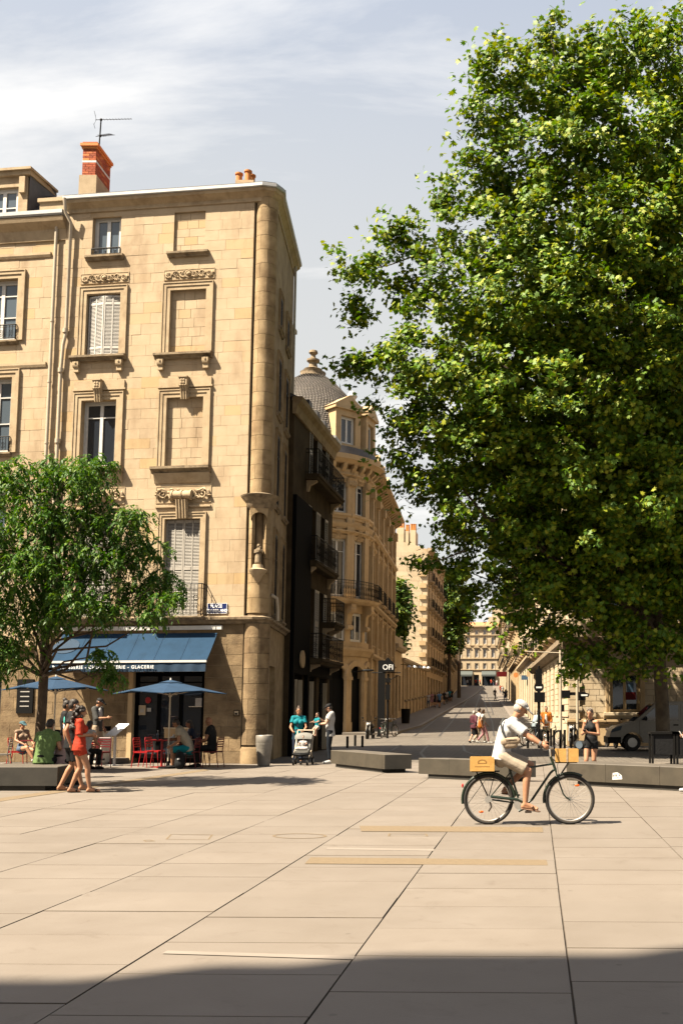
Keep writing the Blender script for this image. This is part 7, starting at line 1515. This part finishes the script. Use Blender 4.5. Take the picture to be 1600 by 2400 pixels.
bp_ = foot(772, 1789); by = dict(STAND, pel=(0, 0, .0), waist=(0, 0, .13), chest=(0, 0, .32), neck=(0, 0, .50), head=(0, .02, .70), shR=(.15, 0, .44), shL=(-.15, 0, .44), elR=(.24, .1, .30), elL=(-.24, .1, .30), wrR=(.22, .28, .26), wrL=(-.22, .28, .26), hipR=(.09, .02, -.02), hipL=(-.09, .02, -.02), knR=(.14, .22, -.16), knL=(-.14, .22, -.16), anR=(.12, .18, -.48), anL=(-.12, .18, -.48), toR=(.13, .32, -.52), toL=(-.13, .32, -.52))
def baby(label, loc, head, H, pose, shirt): return person(label, loc, head, H, pose, shirt=shirt, sleeve=.7, hem=.06, bottoms='cloth_white', leg=.3, hair='hair_brown', skin='skin_pale', vox=.010, fat=1.15)[0]
bb_ = baby('baby in a teal outfit held up in the arms of the man in the cap', (bp_[0] - .37, bp_[1] - .08, 1.10), (-.7, -.7), .90, by, 'cloth_teal')
# stroller
M['stroller_grey'] = plain('stroller_fabric', (.15, .145, .13), .8); M['stroller_frame'] = plain('stroller_frame', (.55, .45, .33), .4, .3)
sp_ = at(711, 30.25, 0); sr = thing('stroller', 'grey and black stroller pushed by the woman in turquoise', 'stroller', sp_)
b = MB()
for x in (-.24, .24): b.tube([(x, .42, 1.0), (x, .34, .86), (x * 1.02, .1, .45), (x, -.28, .22)], .014, 6); b.tube([(x, .26, .12), (x, .02, .42)], .014, 6)
b.tube([(-.24, .42, 1.0), (.24, .42, 1.0)], .018, 8); b.build('frame', 'stroller_frame', sr, local=True)
b = MB(); b.lathe((0, 0, 0), [(.01, .0), (.01, .0)], 6) if False else None
vs = []; fs = []
for j in range(9):
    a = R(10 + 18 * j * .9)
    for i in range(7): f = -1 + i / 3; vs.append((.25 * f, .22 - .36 * math.cos(a) * math.sqrt(max(.2, 1 - .25 * f * f)) * .6, .72 + .22 * math.sin(a) * math.sqrt(1 - .45 * f * f)))
for j in range(8):
    for i in range(6): fs.append((j * 7 + i, j * 7 + i + 1, (j + 1) * 7 + i + 1, (j + 1) * 7 + i))
b = MB(); b.add(vs, fs); b.build('hood', 'stroller_grey', sr, local=True, smooth=True)
b = MB(); b.hexa([(-.2, -.02, .40), (.2, -.02, .40), (.2, .24, .40), (-.2, .24, .40), (-.22, .16, .86), (.22, .16, .86), (.22, .22, .86), (-.22, .22, .86)]); b.hexa([(-.2, -.22, .36), (.2, -.22, .36), (.2, .1, .38), (-.2, .1, .38), (-.2, -.22, .42), (.2, -.22, .42), (.2, .1, .44), (-.2, .1, .44)]); b.build('seat', 'stroller_grey', sr, local=True)
b = MB(); capsule(b, (-.12, -.12, .48), .07, (.12, -.12, .48), .07, Vector((0, 1, 0)), .8); blob('blanket', b, 'cloth_white', sr, .014)
b = MB(); b.box(-.2, .2, -.1, .22, .16, .19); b.tube([(-.22, -.3, .33), (0, -.34, .30), (.22, -.3, .33)], .05, 8); b.build('basket', 'black', sr, local=True)
for x, y, r in ((-.25, .26, .12), (.25, .26, .12), (-.2, -.3, .085), (.2, -.3, .085)):
    b = MB(); b.tube([(x - .02, y, r), (x + .02, y, r)], r, 16); wl_ = b.build('wheel', 'black', sr, local=True); b = MB(); b.tube([(x - .024, y, r), (x + .024, y, r)], r * .5, 12); b.build('hub', 'zinc', wl_, local=True)
bs_ = dict(by, knR=(.10, .24, .0), knL=(-.10, .24, .0), anR=(.1, .44, -.04), anL=(-.1, .44, -.04), toR=(.1, .48, .06), toL=(-.1, .48, .06)); baby('baby lying in the stroller seat', (sp_[0], sp_[1] + .06, .48), (0, -1), .80, bs_, 'cloth_white')
# --- woman with phone behind the right bench, and a passer-by at the edge
pp_ = dict(WALK, elR=(.22, .02, 1.12), wrR=(.06, .26, 1.17), elL=(-.22, .02, 1.12), wrL=(-.03, .27, 1.17), head=(0, .04, 1.62), knR=(.06, .16, .50), anR=(.02, .16, .09), toR=(.03, .33, .04))
tp, Jp = person('woman in a black halter top and black shorts looking up from her phone', at(1383, 23.5, 0), (-.45, -.9), 1.62, pp_, shirt='cloth_black', sleeve=0, hem=.04, bottoms='cloth_black', leg=.36, shoes='shoe_white', hairstyle='short', hair='hair_brown', female=True, tight=True, halter=True, curl=.8)
held('phone', 'dark phone in the hands of the woman in the halter top', 'phone', tp, (Jp['wrR'] + Jp['wrL']) / 2 + Vector((.0, .06, .02)), (.075, .012, .14), 'black', tilt=-.9)
wg = Vector(tp.location) + Matrix.Rotation(tp.rotation_euler.z, 3, 'Z') @ Vector((.22, .10, .80)); hb = thing('handbag', 'black handbag with a round clear disc at the hip of the halter top woman', 'bag', wg, rz=tp.rotation_euler.z); b = MB(); capsule(b, (-.07, 0, 0), .1, (.07, 0, 0), .1, Vector((0, 0, 1)), .5); blob('bag', b, 'cloth_black', hb, .012); b = MB(); b.tube([(0, .05, 0), (0, .065, 0)], .085, 18); b.build('clear_disc', 'glass_sky', hb, local=True); b = MB(); b.tube([(-.1, 0, .08), (-.16, 0, .35), (-.14, -.06, .62)], .012, 6); b.build('strap', 'cloth_black', hb, local=True)
gl_ = thing('sunglasses', 'pale sunglasses pushed up on the hair of the halter top woman', 'sunglasses', Vector(tp.location) + Matrix.Rotation(tp.rotation_euler.z, 3, 'Z') @ (Jp['head'] + Vector((0, .05, .125))), rz=tp.rotation_euler.z); b = MB()
for s in (-1, 1): b.tube([(s * .035 + .028 * math.cos(a), .02, .022 * math.sin(a)) for a in [2 * PI * i / 12 for i in range(13)]], .0035, 5)
b.tube([(-.07, .01, .0), (-.08, -.06, -.01)], .005, 4); b.tube([(.07, .01, .0), (.08, -.06, -.01)], .005, 4); b.build('frame', 'text_grey', gl_, local=True)
te, Je = person('passer-by at the right edge, only a white shoe and hand in view', at(1650, 19.7, 0), (-1, .05), 1.74, dict(WALK, elR=(.22, .05, 1.12), wrR=(.15, .34, 1.10)), shirt='cloth_white', bottoms='cloth_white', leg=1.9, shoes='shoe_white')
held('phone', 'white phone held by the passer-by at the right edge', 'phone', te, Je['wrR'] + Vector((-.01, .10, .02)), (.075, .012, .14), 'white', tilt=-.5)
# --- people in the street
person('elderly white-haired woman in burgundy and a dark skirt in the street', at(1110, 50.6, 0), (.5, .8), 1.60, WALK, near=False, shirt='cloth_burg', sleeve=1.6, hem=.15, bottoms='cloth_black', leg='skirt', shoes='shoe_black', hair='hair_grey', hairstyle='short', female=True, fat=1.15)
person('dark-haired man in a white tee crossing the street', at(1122, 51.2, 0), (.8, .4), 1.74, WALK, near=False, shirt='cloth_white', bottoms='cloth_beige', leg=1.9, shoes='shoe_white', hairstyle='short')
tw, Jw = person('woman in a white top and rose trousers crossing the street', at(1131, 50.2, 0), (.95, .1), 1.68, WALK, near=False, shirt='cloth_white', sleeve=.4, bottoms='cloth_rose', leg=1.9, shoes='shoe_white', hairstyle='bob', hair='hair_brown', female=True)
ob = Vector(tw.location) + Vector((-.12, -.16, .98)); oh = thing('handbag', 'orange brown shoulder bag of the woman in rose trousers', 'bag', ob); b = MB(); capsule(b, (0, 0, .08), .12, (0, 0, -.12), .14, Vector((1, 0, 0)), .5); blob('bag', b, 'cloth_orange', oh, .025); b = MB(); b.tube([(-.1, 0, .1), (0, .08, .42), (.1, 0, .1)], .015, 5); b.build('strap', 'sandal_brown', oh, local=True)
person('bearded man in an orange shirt over a white tee by the bicycles', at(1279, 50.0, 0), (-.1, -1), 1.80, STAND, vox=.02, shirt='cloth_orange', sleeve=1.5, hem=.16, bottoms='cloth_beige', leg=.95, shoes='shoe_white', hair='hair_brown')[0]
ow = at(1279, 50.0, 0); tst = [o for o in bpy.data.objects if o.get('label', '').startswith('bearded man')][0]; b = MB(); capsule(b, (0, .13, 1.38), .06, (0, .14, 1.02), .08, Vector((1, 0, 0)), .5); blob('undershirt', b, 'cloth_white', tst, .02)
person('person in pale blue bending by the parked bicycles', at(1252, 49.5, 0), (.6, .5), 1.72, dict(STAND, chest=(0, .12, 1.24), neck=(0, .22, 1.38), head=(0, .30, 1.50), shR=(.175, .18, 1.34), shL=(-.175, .18, 1.34), elR=(.22, .28, 1.08), elL=(-.22, .28, 1.08), wrR=(.2, .45, .95), wrL=(-.2, .45, .95)), near=False, shirt='cloth_lightblue', bottoms='jeans_dark', leg=1.9, shoes='shoe_white', hair='hair_grey')
CR_ = random.Random(9); tops = [('cloth_white', 'white'), ('cloth_rose', 'rose'), ('cloth_blue', 'blue'), ('cloth_black', 'black'), ('cloth_red', 'red'), ('cloth_beige', 'beige'), ('cloth_teal', 'teal'), ('cloth_grey', 'grey')]
crowd = [(1003, 111, 0, 'nearest the courtyard wall'), (1011, 112, 1, 'second from the courtyard wall'), (1018, 114, 3, 'in the middle of the left pavement group'), (1024, 112.5, 5, 'in the left pavement group'), (1029, 111.5, 2, 'at the kerb end of the left group'), (1040, 124, 3, 'just behind the left pavement group'), (1046, 128, 0, 'behind the left pavement group'), (1052, 133, 6, 'past the left pavement group'), (1058, 138, 3, 'last of the left pavement walkers'),
         (1159, 146, 3, 'walking alone mid street, the left one of two'), (1183, 136, 7, 'walking alone mid street, the right one of two'), (1094, 232, 0, 'before the left grey awning'), (1101, 234, 3, 'in the doorway of the end house, left'), (1114, 233, 4, 'before the door of the end house'), (1124, 234, 4, 'right of the end house door'), (1150, 233, 4, 'before the right grey awning'), (1156, 232, 3, 'beside the right grey awning'), (1163, 230, 0, 'at the right end of the street'), (1172, 185, 4, 'on the right pavement far up the street'), (1177, 172, 0, 'beside the far right shopfronts'), (1186, 150, 5, 'on the right pavement mid street')]
for px, Y, ci, wh in crowd:
    m_, nm = tops[ci]; on = Y > 100 and (px < 1062); fem = CR_.random() < .5
    person('person in %s %s' % (nm, wh), at(px, Y, gz(Y) + (.11 if on else 0)), (CR_.uniform(-1, 1), CR_.choice([-1, 1])), CR_.uniform(1.62, 1.8), WALK if CR_.random() < .6 else STAND, near=False, vox=.045 if Y > 160 else .034, shirt=m_, bottoms=CR_.choice(['jeans_dark', 'cloth_black', 'denim', 'cloth_rose']), leg=1.9 if CR_.random() < .7 else .8, shoes='shoe_black', hair=CR_.choice(['hair_dark', 'hair_brown', 'hair_dark']), hairstyle='bob' if fem else 'short', female=fem, group='people along the street')
# ------------------------------------------------------------------ bicycle and rider
M['bike_green'] = plain('bike_frame_dark_green', (.012, .022, .014), .3); M['tyre'] = plain('tyre_rubber', (.016, .014, .012), .8); M['tyre_wall'] = plain('tyre_sidewall', (.075, .052, .03), .8); M['alloy'] = plain('alloy', (.5, .48, .44), .3, .7); M['saddle'] = plain('saddle_leather', (.03, .02, .015), .5); M['crate_wood'] = mat('crate_wood', (.47, .27, .075), (.39, .215, .055), rough=.65, scale=9, bump=.1, stain=.25, stain_scale=4); M['crate_wood_dark'] = plain('crate_print', (.26, .13, .03), .7); M['reflector'] = plain('reflector_orange', (.6, .09, .01), .25); M['reflector_red'] = plain('reflector_red', (.5, .01, .01), .25); M['cable'] = plain('brake_cable', (.03, .03, .03), .4)
def circ(c, r, n=40, a0=0.0, a1=2 * PI, y=0.0): return [(c[0] + r * math.cos(a0 + (a1 - a0) * i / n), y, c[1] + r * math.sin(a0 + (a1 - a0) * i / n)) for i in range(n + 1)]
def bicycle(label, frame='bike_green', racks=True, group=None):
    t = thing('bicycle', label, 'bicycle', group=group); RH, FH, BB = (-.551, .345), (.572, .345), (-.118, .287)
    def part(nm, m, fn, parent=None, smooth=True): b = MB(); fn(b); o = b.build(nm, m, parent or t, local=True, smooth=smooth, angle=50); return o
    for c in (RH, FH):
        w_ = part('wheel', 'tyre', lambda b: b.tube(circ(c, .322, 44), .024, 8, cap=False))
        part('tyre_wall', 'tyre_wall', lambda b: b.tube(circ(c, .306, 40), .013, 6, cap=False), w_); part('rim', 'alloy', lambda b: b.tube(circ(c, .293, 40), .010, 6, cap=False), w_)
        part('hub', 'alloy', lambda b: b.tube([(c[0], -.05, c[1]), (c[0], .05, c[1])], .024, 10), w_)
        def sp(b):
            for i in range(28): a = 2 * PI * i / 28; a2 = a + (.5 if i % 2 else -.5); s = .03 if i % 4 < 2 else -.03; b.tube([(c[0] + .02 * math.cos(a2), s, c[1] + .02 * math.sin(a2)), (c[0] + .29 * math.cos(a), 0, c[1] + .29 * math.sin(a))], .0018, 3, cap=False)
        part('spokes', 'alloy', sp, w_)
        part('reflector', 'reflector', lambda b: b.ell((c[0] + (-.10 if c is RH else .10), -.02, c[1] + (-.17 if c is RH else .19)), (.035, .008, .016), 8, 6), w_)
    part('mudguard', 'bike_green', lambda b: b.tube(circ(RH, .362, 20, R(5), R(190)), .020, 6)); part('mudguard', 'bike_green', lambda b: b.tube(circ(FH, .362, 14, R(62), R(188)), .018, 6))
    def fr_(b):
        b.tube([(.308, 0, .93), (.377, 0, .741)], .020, 10); b.tube([(-.275, 0, .80), BB3], .016, 10); b.tube([(.345, 0, .83), (.05, 0, .785), (-.252, 0, .74)], .014, 8); b.tube([(.37, 0, .765), (.30, 0, .70), (.23, 0, .60), (.05, 0, .34), (.0, 0, .30), BB3], .017, 10); b.tube([(BB[0], -.04, BB[1]), (BB[0], .04, BB[1])], .026, 12)
        for s in (-1, 1): b.tube([(BB[0], .03 * s, BB[1]), (RH[0], .055 * s, RH[1])], .009, 6); b.tube([(-.245, .02 * s, .72), (RH[0], .055 * s, RH[1])], .008, 6)
    BB3 = (BB[0], 0, BB[1]); part('frame', frame, fr_)
    def fk(b):
        for s in (-1, 1): b.tube([(.38, .03 * s, .72), (.418, .045 * s, .597), (.48, .05 * s, .42), (.52, .05 * s, .37), (FH[0], .052 * s, FH[1])], .010, 8)
        b.tube([(.38, -.035, .73), (.38, .035, .73)], .016, 8)
    part('fork', frame, fk)
    hb_ = part('handlebar', 'alloy', lambda b: (b.tube([(.308, 0, .92), (.30, 0, 1.03), (.33, 0, 1.045)], .014, 8), b.tube([(.20, -.30, 1.075), (.26, -.27, 1.07), (.335, -.14, 1.05), (.34, 0, 1.045), (.335, .14, 1.05), (.26, .27, 1.07), (.20, .30, 1.075)], .011, 8)))
    for s in (-1, 1): part('grip', 'saddle', lambda b: b.tube([(.16, .315 * s, 1.078), (.255, .275 * s, 1.072)], .017, 8), hb_); part('brake_lever', 'alloy', lambda b: b.tube([(.30, .22 * s, 1.05), (.24, .27 * s, 1.03), (.19, .30 * s, 1.035)], .006, 5), hb_)
    part('brake_cable', 'cable', lambda b: b.tube([(.29, -.2, 1.06), (.42, -.1, 1.10), (.44, -.03, .98), (.40, -.02, .80), (.42, -.03, .66)], .004, 4))
    sd = part('saddle', 'saddle', lambda b: (b.ell((-.37, 0, .865), (.12, .085, .032), 12, 8), b.ell((-.26, 0, .862), (.09, .03, .024), 10, 6))); part('seat_post', 'alloy', lambda b: b.tube([(-.27, 0, .78), (-.33, 0, .85)], .012, 8), sd)
    part('chain_guard', 'bike_green', lambda b: (b.tube([(RH[0] + .03, -.06, RH[1] + .04), (-.15, -.06, .345), (-.06, -.06, .30), (-.07, -.06, .22), (-.14, -.06, .19)], .022, 6)))
    part('cassette', 'alloy', lambda b: b.tube([(RH[0], -.075, RH[1]), (RH[0], -.05, RH[1])], .05, 16)); part('derailleur', 'saddle', lambda b: b.tube([(RH[0] + .02, -.07, RH[1] - .03), (RH[0] + .04, -.07, RH[1] - .10), (RH[0] + .0, -.07, RH[1] - .16)], .013, 6))
    ck = part('crank', 'alloy', lambda b: (b.tube([(BB[0], -.07, BB[1]), (-.005, -.08, .185)], .010, 6), b.tube([(BB[0], .07, BB[1]), (-.231, .08, .389)], .010, 6), b.tube([(BB[0], -.072, BB[1]), (BB[0], -.062, BB[1])], .085, 20)))
    for p_ in ((-.005, -.13, .185), (-.231, .13, .389)): part('pedal', 'saddle', lambda b: b.box(p_[0] - .045, p_[0] + .045, p_[1] - .045, p_[1] + .045, p_[2] - .012, p_[2] + .012), ck, False)
    part('tail_light', 'reflector_red', lambda b: b.ell((-.91, 0, .53), (.015, .025, .03), 8, 6))
    if racks:
        def rk(b):
            for s in (-.06, .06): b.tube([(-.78, s, .725), (-.40, s, .728)], .007, 6); b.tube([(-.72, s * 1.1, .722), (RH[0], s, RH[1] + .02)], .006, 5); b.tube([(-.46, s * 1.1, .722), (RH[0], s, RH[1] + .02)], .006, 5)
            for x in (-.78, -.6, -.42): b.tube([(x, -.06, .726), (x, .06, .726)], .007, 6)
        part('rear_rack', 'iron', rk)
        def fk2(b):
            for s in (-.1, .1): b.tube([(.37, s, .852), (.67, s, .852)], .007, 6); b.tube([(.56, s, .85), (.43, s * .5, .66)], .006, 5)
            for x in (.4, .52, .65): b.tube([(x, -.1, .851), (x, .1, .851)], .007, 6)
            b.tube([(.33, 0, .9), (.4, 0, .852)], .008, 6)
        part('front_rack', 'iron', fk2)
    return t
BKX, BKY = 37 / F * 14.36, 14.36
bk = bicycle('dark green city bicycle ridden across the square'); bk.location = (BKX, BKY, 0)
def crate(label, x0, x1, z0, z1, hw, mark):
    t = thing('wooden_crate', label, 'crate', (BKX + (x0 + x1) / 2, BKY, z0)); cx = (x0 + x1) / 2; b = MB(); x0, x1, z1 = x0 - cx, x1 - cx, z1 - z0; th = .012
    for (a, c, d, e, f, g) in ((x0, x1, -hw, -hw + th, 0, z1), (x0, x1, hw - th, hw, 0, z1)): b = MB(); b.box(a, c, d, e, f, g); b.build('side_board', 'crate_wood', t, local=True)
    for (a, c) in ((x0, x0 + th), (x1 - th, x1)): b = MB(); b.box(a, c, -hw + th, hw - th, .0, z1 - .004); b.build('end_board', 'crate_wood', t, local=True)
    b = MB(); b.box(x0 + th, x1 - th, -hw + th, hw - th, .002, th); b.build('bottom', 'crate_wood', t, local=True)
    if mark == 'stamp':
        b = MB(); m_ = (x0 + x1) / 2
        for i in range(9): a = PI * i / 8; b.box(m_ - .055 * math.cos(a) - .008, m_ - .055 * math.cos(a) + .008, -hw - .002, -hw - .0005, z1 * .62 + .03 * math.sin(a), z1 * .62 + .03 * math.sin(a) + .012)
        b.box(m_ - .06, m_ + .06, -hw - .002, -hw - .0005, z1 * .55, z1 * .55 + .008); b.box(m_ - .10, m_ + .10, -hw - .002, -hw - .0005, z1 * .32, z1 * .32 + .006); b.build('stamp', 'crate_wood_dark', t, local=True)
    else:
        b = MB(); b.box(-.012, .012, -hw - .004, -hw - .0005, 0, z1); b.box(-.012, .012, -hw - .004, hw, z1, z1 + .004); b.build('strap', 'cloth_beige', t, local=True)
    return t
crate('pale wooden crate with a burnt stamp on the rear rack of the ridden bicycle', -.806, -.469, .735, .927, .13, 'stamp'); crate('wooden crate strapped to the front rack of the ridden bicycle', .375, .688, .860, 1.037, .12, 'strap')
cy = dict(pel=(0, -.37, .965), waist=(0, -.355, 1.09), chest=(0, -.285, 1.275), neck=(0, -.185, 1.455), head=(0, -.105, 1.59), shR=(.175, -.225, 1.385), shL=(-.175, -.215, 1.385), elR=(.25, .01, 1.205), elL=(-.25, .02, 1.21), wrR=(.29, .165, 1.115), wrL=(-.29, .17, 1.115), hipR=(.09, -.36, .93), hipL=(-.09, -.36, .93), knR=(.10, -.005, .735), knL=(-.09, .03, .81), anR=(.12, -.045, .30), anL=(-.11, -.315, .485), toR=(.13, .11, .225), toL=(-.12, -.165, .425))
M['cloth_shirt_white'] = mat('cloth_shirt_white', (.40, .395, .385), (.34, .335, .33), rough=.8, scale=5, bump=.5, bscale=9); M['cloth_shorts'] = mat('cloth_shorts', (.31, .255, .19), (.26, .215, .16), rough=.85, scale=6, bump=.6, bscale=10)
tc_, Jc = person('man in a white polo, cream shorts and white cap riding a bicycle', (BKX, BKY, 0), (1, 0), 1.75, cy, shirt='cloth_shirt_white', sleeve=.72, hem=.08, bottoms='cloth_shorts', leg=.88, shoes='sandal_brown', barefoot=True, cap='cloth_white', hair='hair_grey', hairstyle='short', skin='skin', vox=.009, curl=1.0, fat=1.03)
sg_ = thing('sunglasses', 'dark sunglasses on the face of the cyclist', 'sunglasses', (BKX - .105 + .085, BKY, 1.615)); b = MB()
for s in (-1, 1): b.ell((0, .032 * s, 0), (.008, .028, .02), 10, 8); b.tube([(-.003, .06 * s, .008), (-.05, .074 * s, .01), (-.085, .078 * s, .0)], .004, 5)
b.tube([(.004, -.01, .004), (.004, .01, .004)], .004, 5); b.build('frame', 'black', sg_, local=True)
bg_ = thing('belt_bag', 'beige crossbody bag worn on the chest of the cyclist', 'bag', (BKX - .26, BKY - .19, 1.12)); b = MB(); capsule(b, (-.07, 0, .02), .055, (.11, -.01, .04), .05, Vector((0, 0, 1)), .6); capsule(b, (-.03, .0, -.03), .045, (.07, 0, -.02), .045, Vector((0, 0, 1)), .6); blob('pouch', b, 'cloth_beige', bg_, .008); b = MB(); b.tube([(-.06, -.01, .08), (-.10, -.01, .16), (-.12, .03, .27), (-.08, .12, .34)], .014, 6); b.tube([(.10, .0, .08), (.11, .02, .12)], .014, 6); b.build('strap', 'cloth_grey', bg_, local=True); b = MB(); b.box(-.06, .1, -.042, -.036, .045, .052); b.build('zip', 'saddle', bg_, local=True)
wt = thing('wristwatch', 'pale wristwatch on the right wrist of the cyclist', 'watch', (BKX + .15, BKY - .288, 1.122)); b = MB(); b.tube([(-.012, 0, .007), (.012, 0, -.007)], .033, 12); b.build('band', 'alloy', wt, local=True)
GB = 'parked bicycles'
for px, Y, rz, lab, z in ((900, 58.5, R(84), 'pale parked bicycle seen end-on by the left pavement', 0), (912, 59.5, R(62), 'second bicycle leaning behind the pale parked one', 0), (1238, 48.0, R(70), 'parked bicycle left of the tram signal', 0), (1250, 47.2, R(40), 'parked bicycle right behind the tram signal', 0), (1290, 47.6, R(-55), 'parked bicycle in front of the man in orange', 0)):
    p = W(px, 1668, Y); o = clone(bk); o.location = (p.x, Y, gz(Y)); o.rotation_euler = (0, 0, rz); o['label'] = lab; o['group'] = GB
# ------------------------------------------------------------------ motorcycles, van, tables
def motorcycle(label, loc, rz):
    t = thing('motorcycle', label, 'motorcycle', loc, 'parked motorcycles', rz=rz)
    def part(nm, m, fn, parent=None): b = MB(); fn(b); return b.build(nm, m, parent or t, local=True, smooth=True, angle=50)
    for x in (-.68, .68): w_ = part('wheel', 'tyre', lambda b: b.tube(circ((x, .3), .25, 30), .055, 10, cap=False)); part('rim', 'alloy', lambda b: b.tube(circ((x, .3), .19, 24), .02, 6, cap=False), w_); part('disc', 'iron', lambda b: b.tube([(x, -.03, .3), (x, .03, .3)], .18, 18), w_)
    part('fork', 'alloy', lambda b: [b.tube([(.68, .1 * s, .3), (.45, .09 * s, .98)], .024, 8) for s in (-1, 1)])
    part('handlebar', 'iron', lambda b: b.tube([(.28, -.38, 1.05), (.38, -.3, 1.06), (.44, 0, .98), (.38, .3, 1.06), (.28, .38, 1.05)], .014, 6)); part('headlight', 'lamp_white', lambda b: b.ell((.54, 0, .88), (.06, .07, .07), 10, 8))
    part('tank', 'black', lambda b: b.ell((.12, 0, .80), (.32, .16, .15), 14, 10)); part('seat', 'saddle', lambda b: b.ell((-.36, 0, .78), (.38, .14, .08), 14, 8)); part('engine', 'iron', lambda b: (b.ell((.02, 0, .45), (.26, .18, .2), 12, 8), b.box(-.2, .25, -.14, .14, .3, .5))); part('tail', 'black', lambda b: b.tube([(-.3, 0, .7), (-.8, 0, .82)], [.1, .05], 8))
    for s in (-1, 1): part('mirror', 'black', lambda b: (b.tube([(.36, .26 * s, 1.06), (.34, .34 * s, 1.2)], .008, 5), b.ell((.34, .36 * s, 1.22), (.02, .06, .04), 8, 6))); part('exhaust', 'alloy', lambda b: b.tube([(.1, .16 * s, .32), (-.6, .18 * s, .36)], [.03, .045], 8)) if s > 0 else None
    part('mudguard', 'black', lambda b: b.tube(circ((.68, .3), .325, 10, R(30), R(140)), .05, 6)); return t
p = W(1341, 1668, 45); motorcycle('dark motorcycle parked nose-on beside the rusticated wall', (p.x, 45, 0), R(-100)); p = W(1431, 1668, 44.5); motorcycle('dark motorcycle behind the woman with the phone', (p.x, 44.5, 0), R(-80)); p = W(868, 1668, 56.5); motorcycle('dark motorcycle parked by the domed building door', (p.x, 56.5, 0), R(-95))
M['van_paint'] = plain('van_paint', (.22, .20, .165), .3)
vx = 225 / F * 41; vn = thing('van', 'cream van parked under the plane tree', 'van', (vx + 2.5, 42, 0)); FVn = Fr((vx, 41.0, 0), (1, 0))
prof = [(.02, .32), (.0, .55), (.08, .80), (.25, .95), (1.0, 1.17), (1.55, 1.62), (1.82, 1.86), (2.1, 1.95), (4.9, 1.97), (5.02, 1.8), (5.05, .32)]
def arch(cx, r=.42): return [(cx + r * math.cos(a), .32 + r * math.sin(a)) for a in [PI - PI * i / 10 for i in range(11)]]
low = [(.02, .32)] + arch(.92) + arch(4.1) + [(5.05, .32)]; out_p = low + [p for p in reversed(prof[1:-1])]
b = MB(); n = len(out_p); 
for y0, y1, ins in ((0, -.12, .05), (-.12, -1.78, 0), (-1.78, -1.9, .05)): pass
b.poly([FVn.P(u, 0, z) for u, z in out_p], -FVn.n * 1.9); b.build('body', 'van_paint', vn)
for w_u in (.92, 4.1):
    for dd in (.0, -1.68): b = MB(); b.tube([FVn.P(w_u, dd - .22, .33), FVn.P(w_u, dd - .01, .33)], .33, 22); o = b.build('wheel', 'tyre', vn, smooth=True, angle=40); b = MB(); b.tube([FVn.P(w_u, dd - .21, .33), FVn.P(w_u, dd + .0, .33)], .19, 16); b.build('rim', 'alloy', o)
sw = [(1.28, 1.22), (1.70, 1.62), (1.95, 1.80), (2.75, 1.82), (2.75, 1.20)]; b = MB(); b.poly([FVn.P(u, .004, z) for u, z in sw], FVn.n * .006); b.build('side_window', 'glass', vn); b = MB(); b.poly([FVn.P(u, .004, z) for u, z in [(2.95, 1.22), (2.95, 1.8), (4.6, 1.8), (4.6, 1.22)]], FVn.n * .006); b.build('side_window', 'glass', vn)
b = MB(); b.add([FVn.P(.99, -.12, 1.185), FVn.P(.99, -1.78, 1.185), FVn.P(1.80, -1.72, 1.875), FVn.P(1.80, -.18, 1.875)], [(0, 1, 2, 3)]); b.build('windscreen', 'glass', vn)
b = MB(); b.poly([FVn.P(u, .003, z) for u, z in [(.06, .72), (.12, .86), (.52, 1.0), (.45, .82)]], FVn.n * .02); b.build('headlight', 'glass_sky', vn); b = MB(); b.fbox(FVn, -.06, .46, -1.86, .02, .3, .55); b.build('bumper', 'iron', vn)
for u in (1.2, 2.85): b = MB(); b.fbox(FVn, u, u + .008, .0, .004, .45, 1.85 if u > 2 else 1.2); b.build('door_seam', 'black', vn)
b = MB(); b.fbox(FVn, 2.55, 2.75, .0, .03, 1.0, 1.05); b.build('door_handle', 'black', vn); b = MB(); b.ell(FVn.P(1.45, .14, 1.28), (.06, .12, .09), 10, 8); b.build('mirror', 'black', vn)
for px, lab in ((1552, 'tall dark table in the shade of the plane tree'), (1602, 'tall dark table at the right edge in the shade')):
    p = W(px, 1668, 30.5); t = thing('high_table', lab, 'table', (p.x, 30.5, 0), 'dark high tables'); b = MB(); b.box(-.42, .42, -.35, .35, .90, .96); b.build('table_top', 'iron', t, local=True)
    for x in (-.36, .36):
        for y in (-.3, .3): b = MB(); b.box(x - .03, x + .03, y - .03, y + .03, 0, .90); b.build('leg', 'iron', t, local=True)
    b = MB(); b.box(-.33, .33, -.3, -.27, .3, .9); b.build('panel', 'cloth_black', t, local=True)
bpy.data.scenes.remove(TMPS) if 'TMPS' in globals() else None
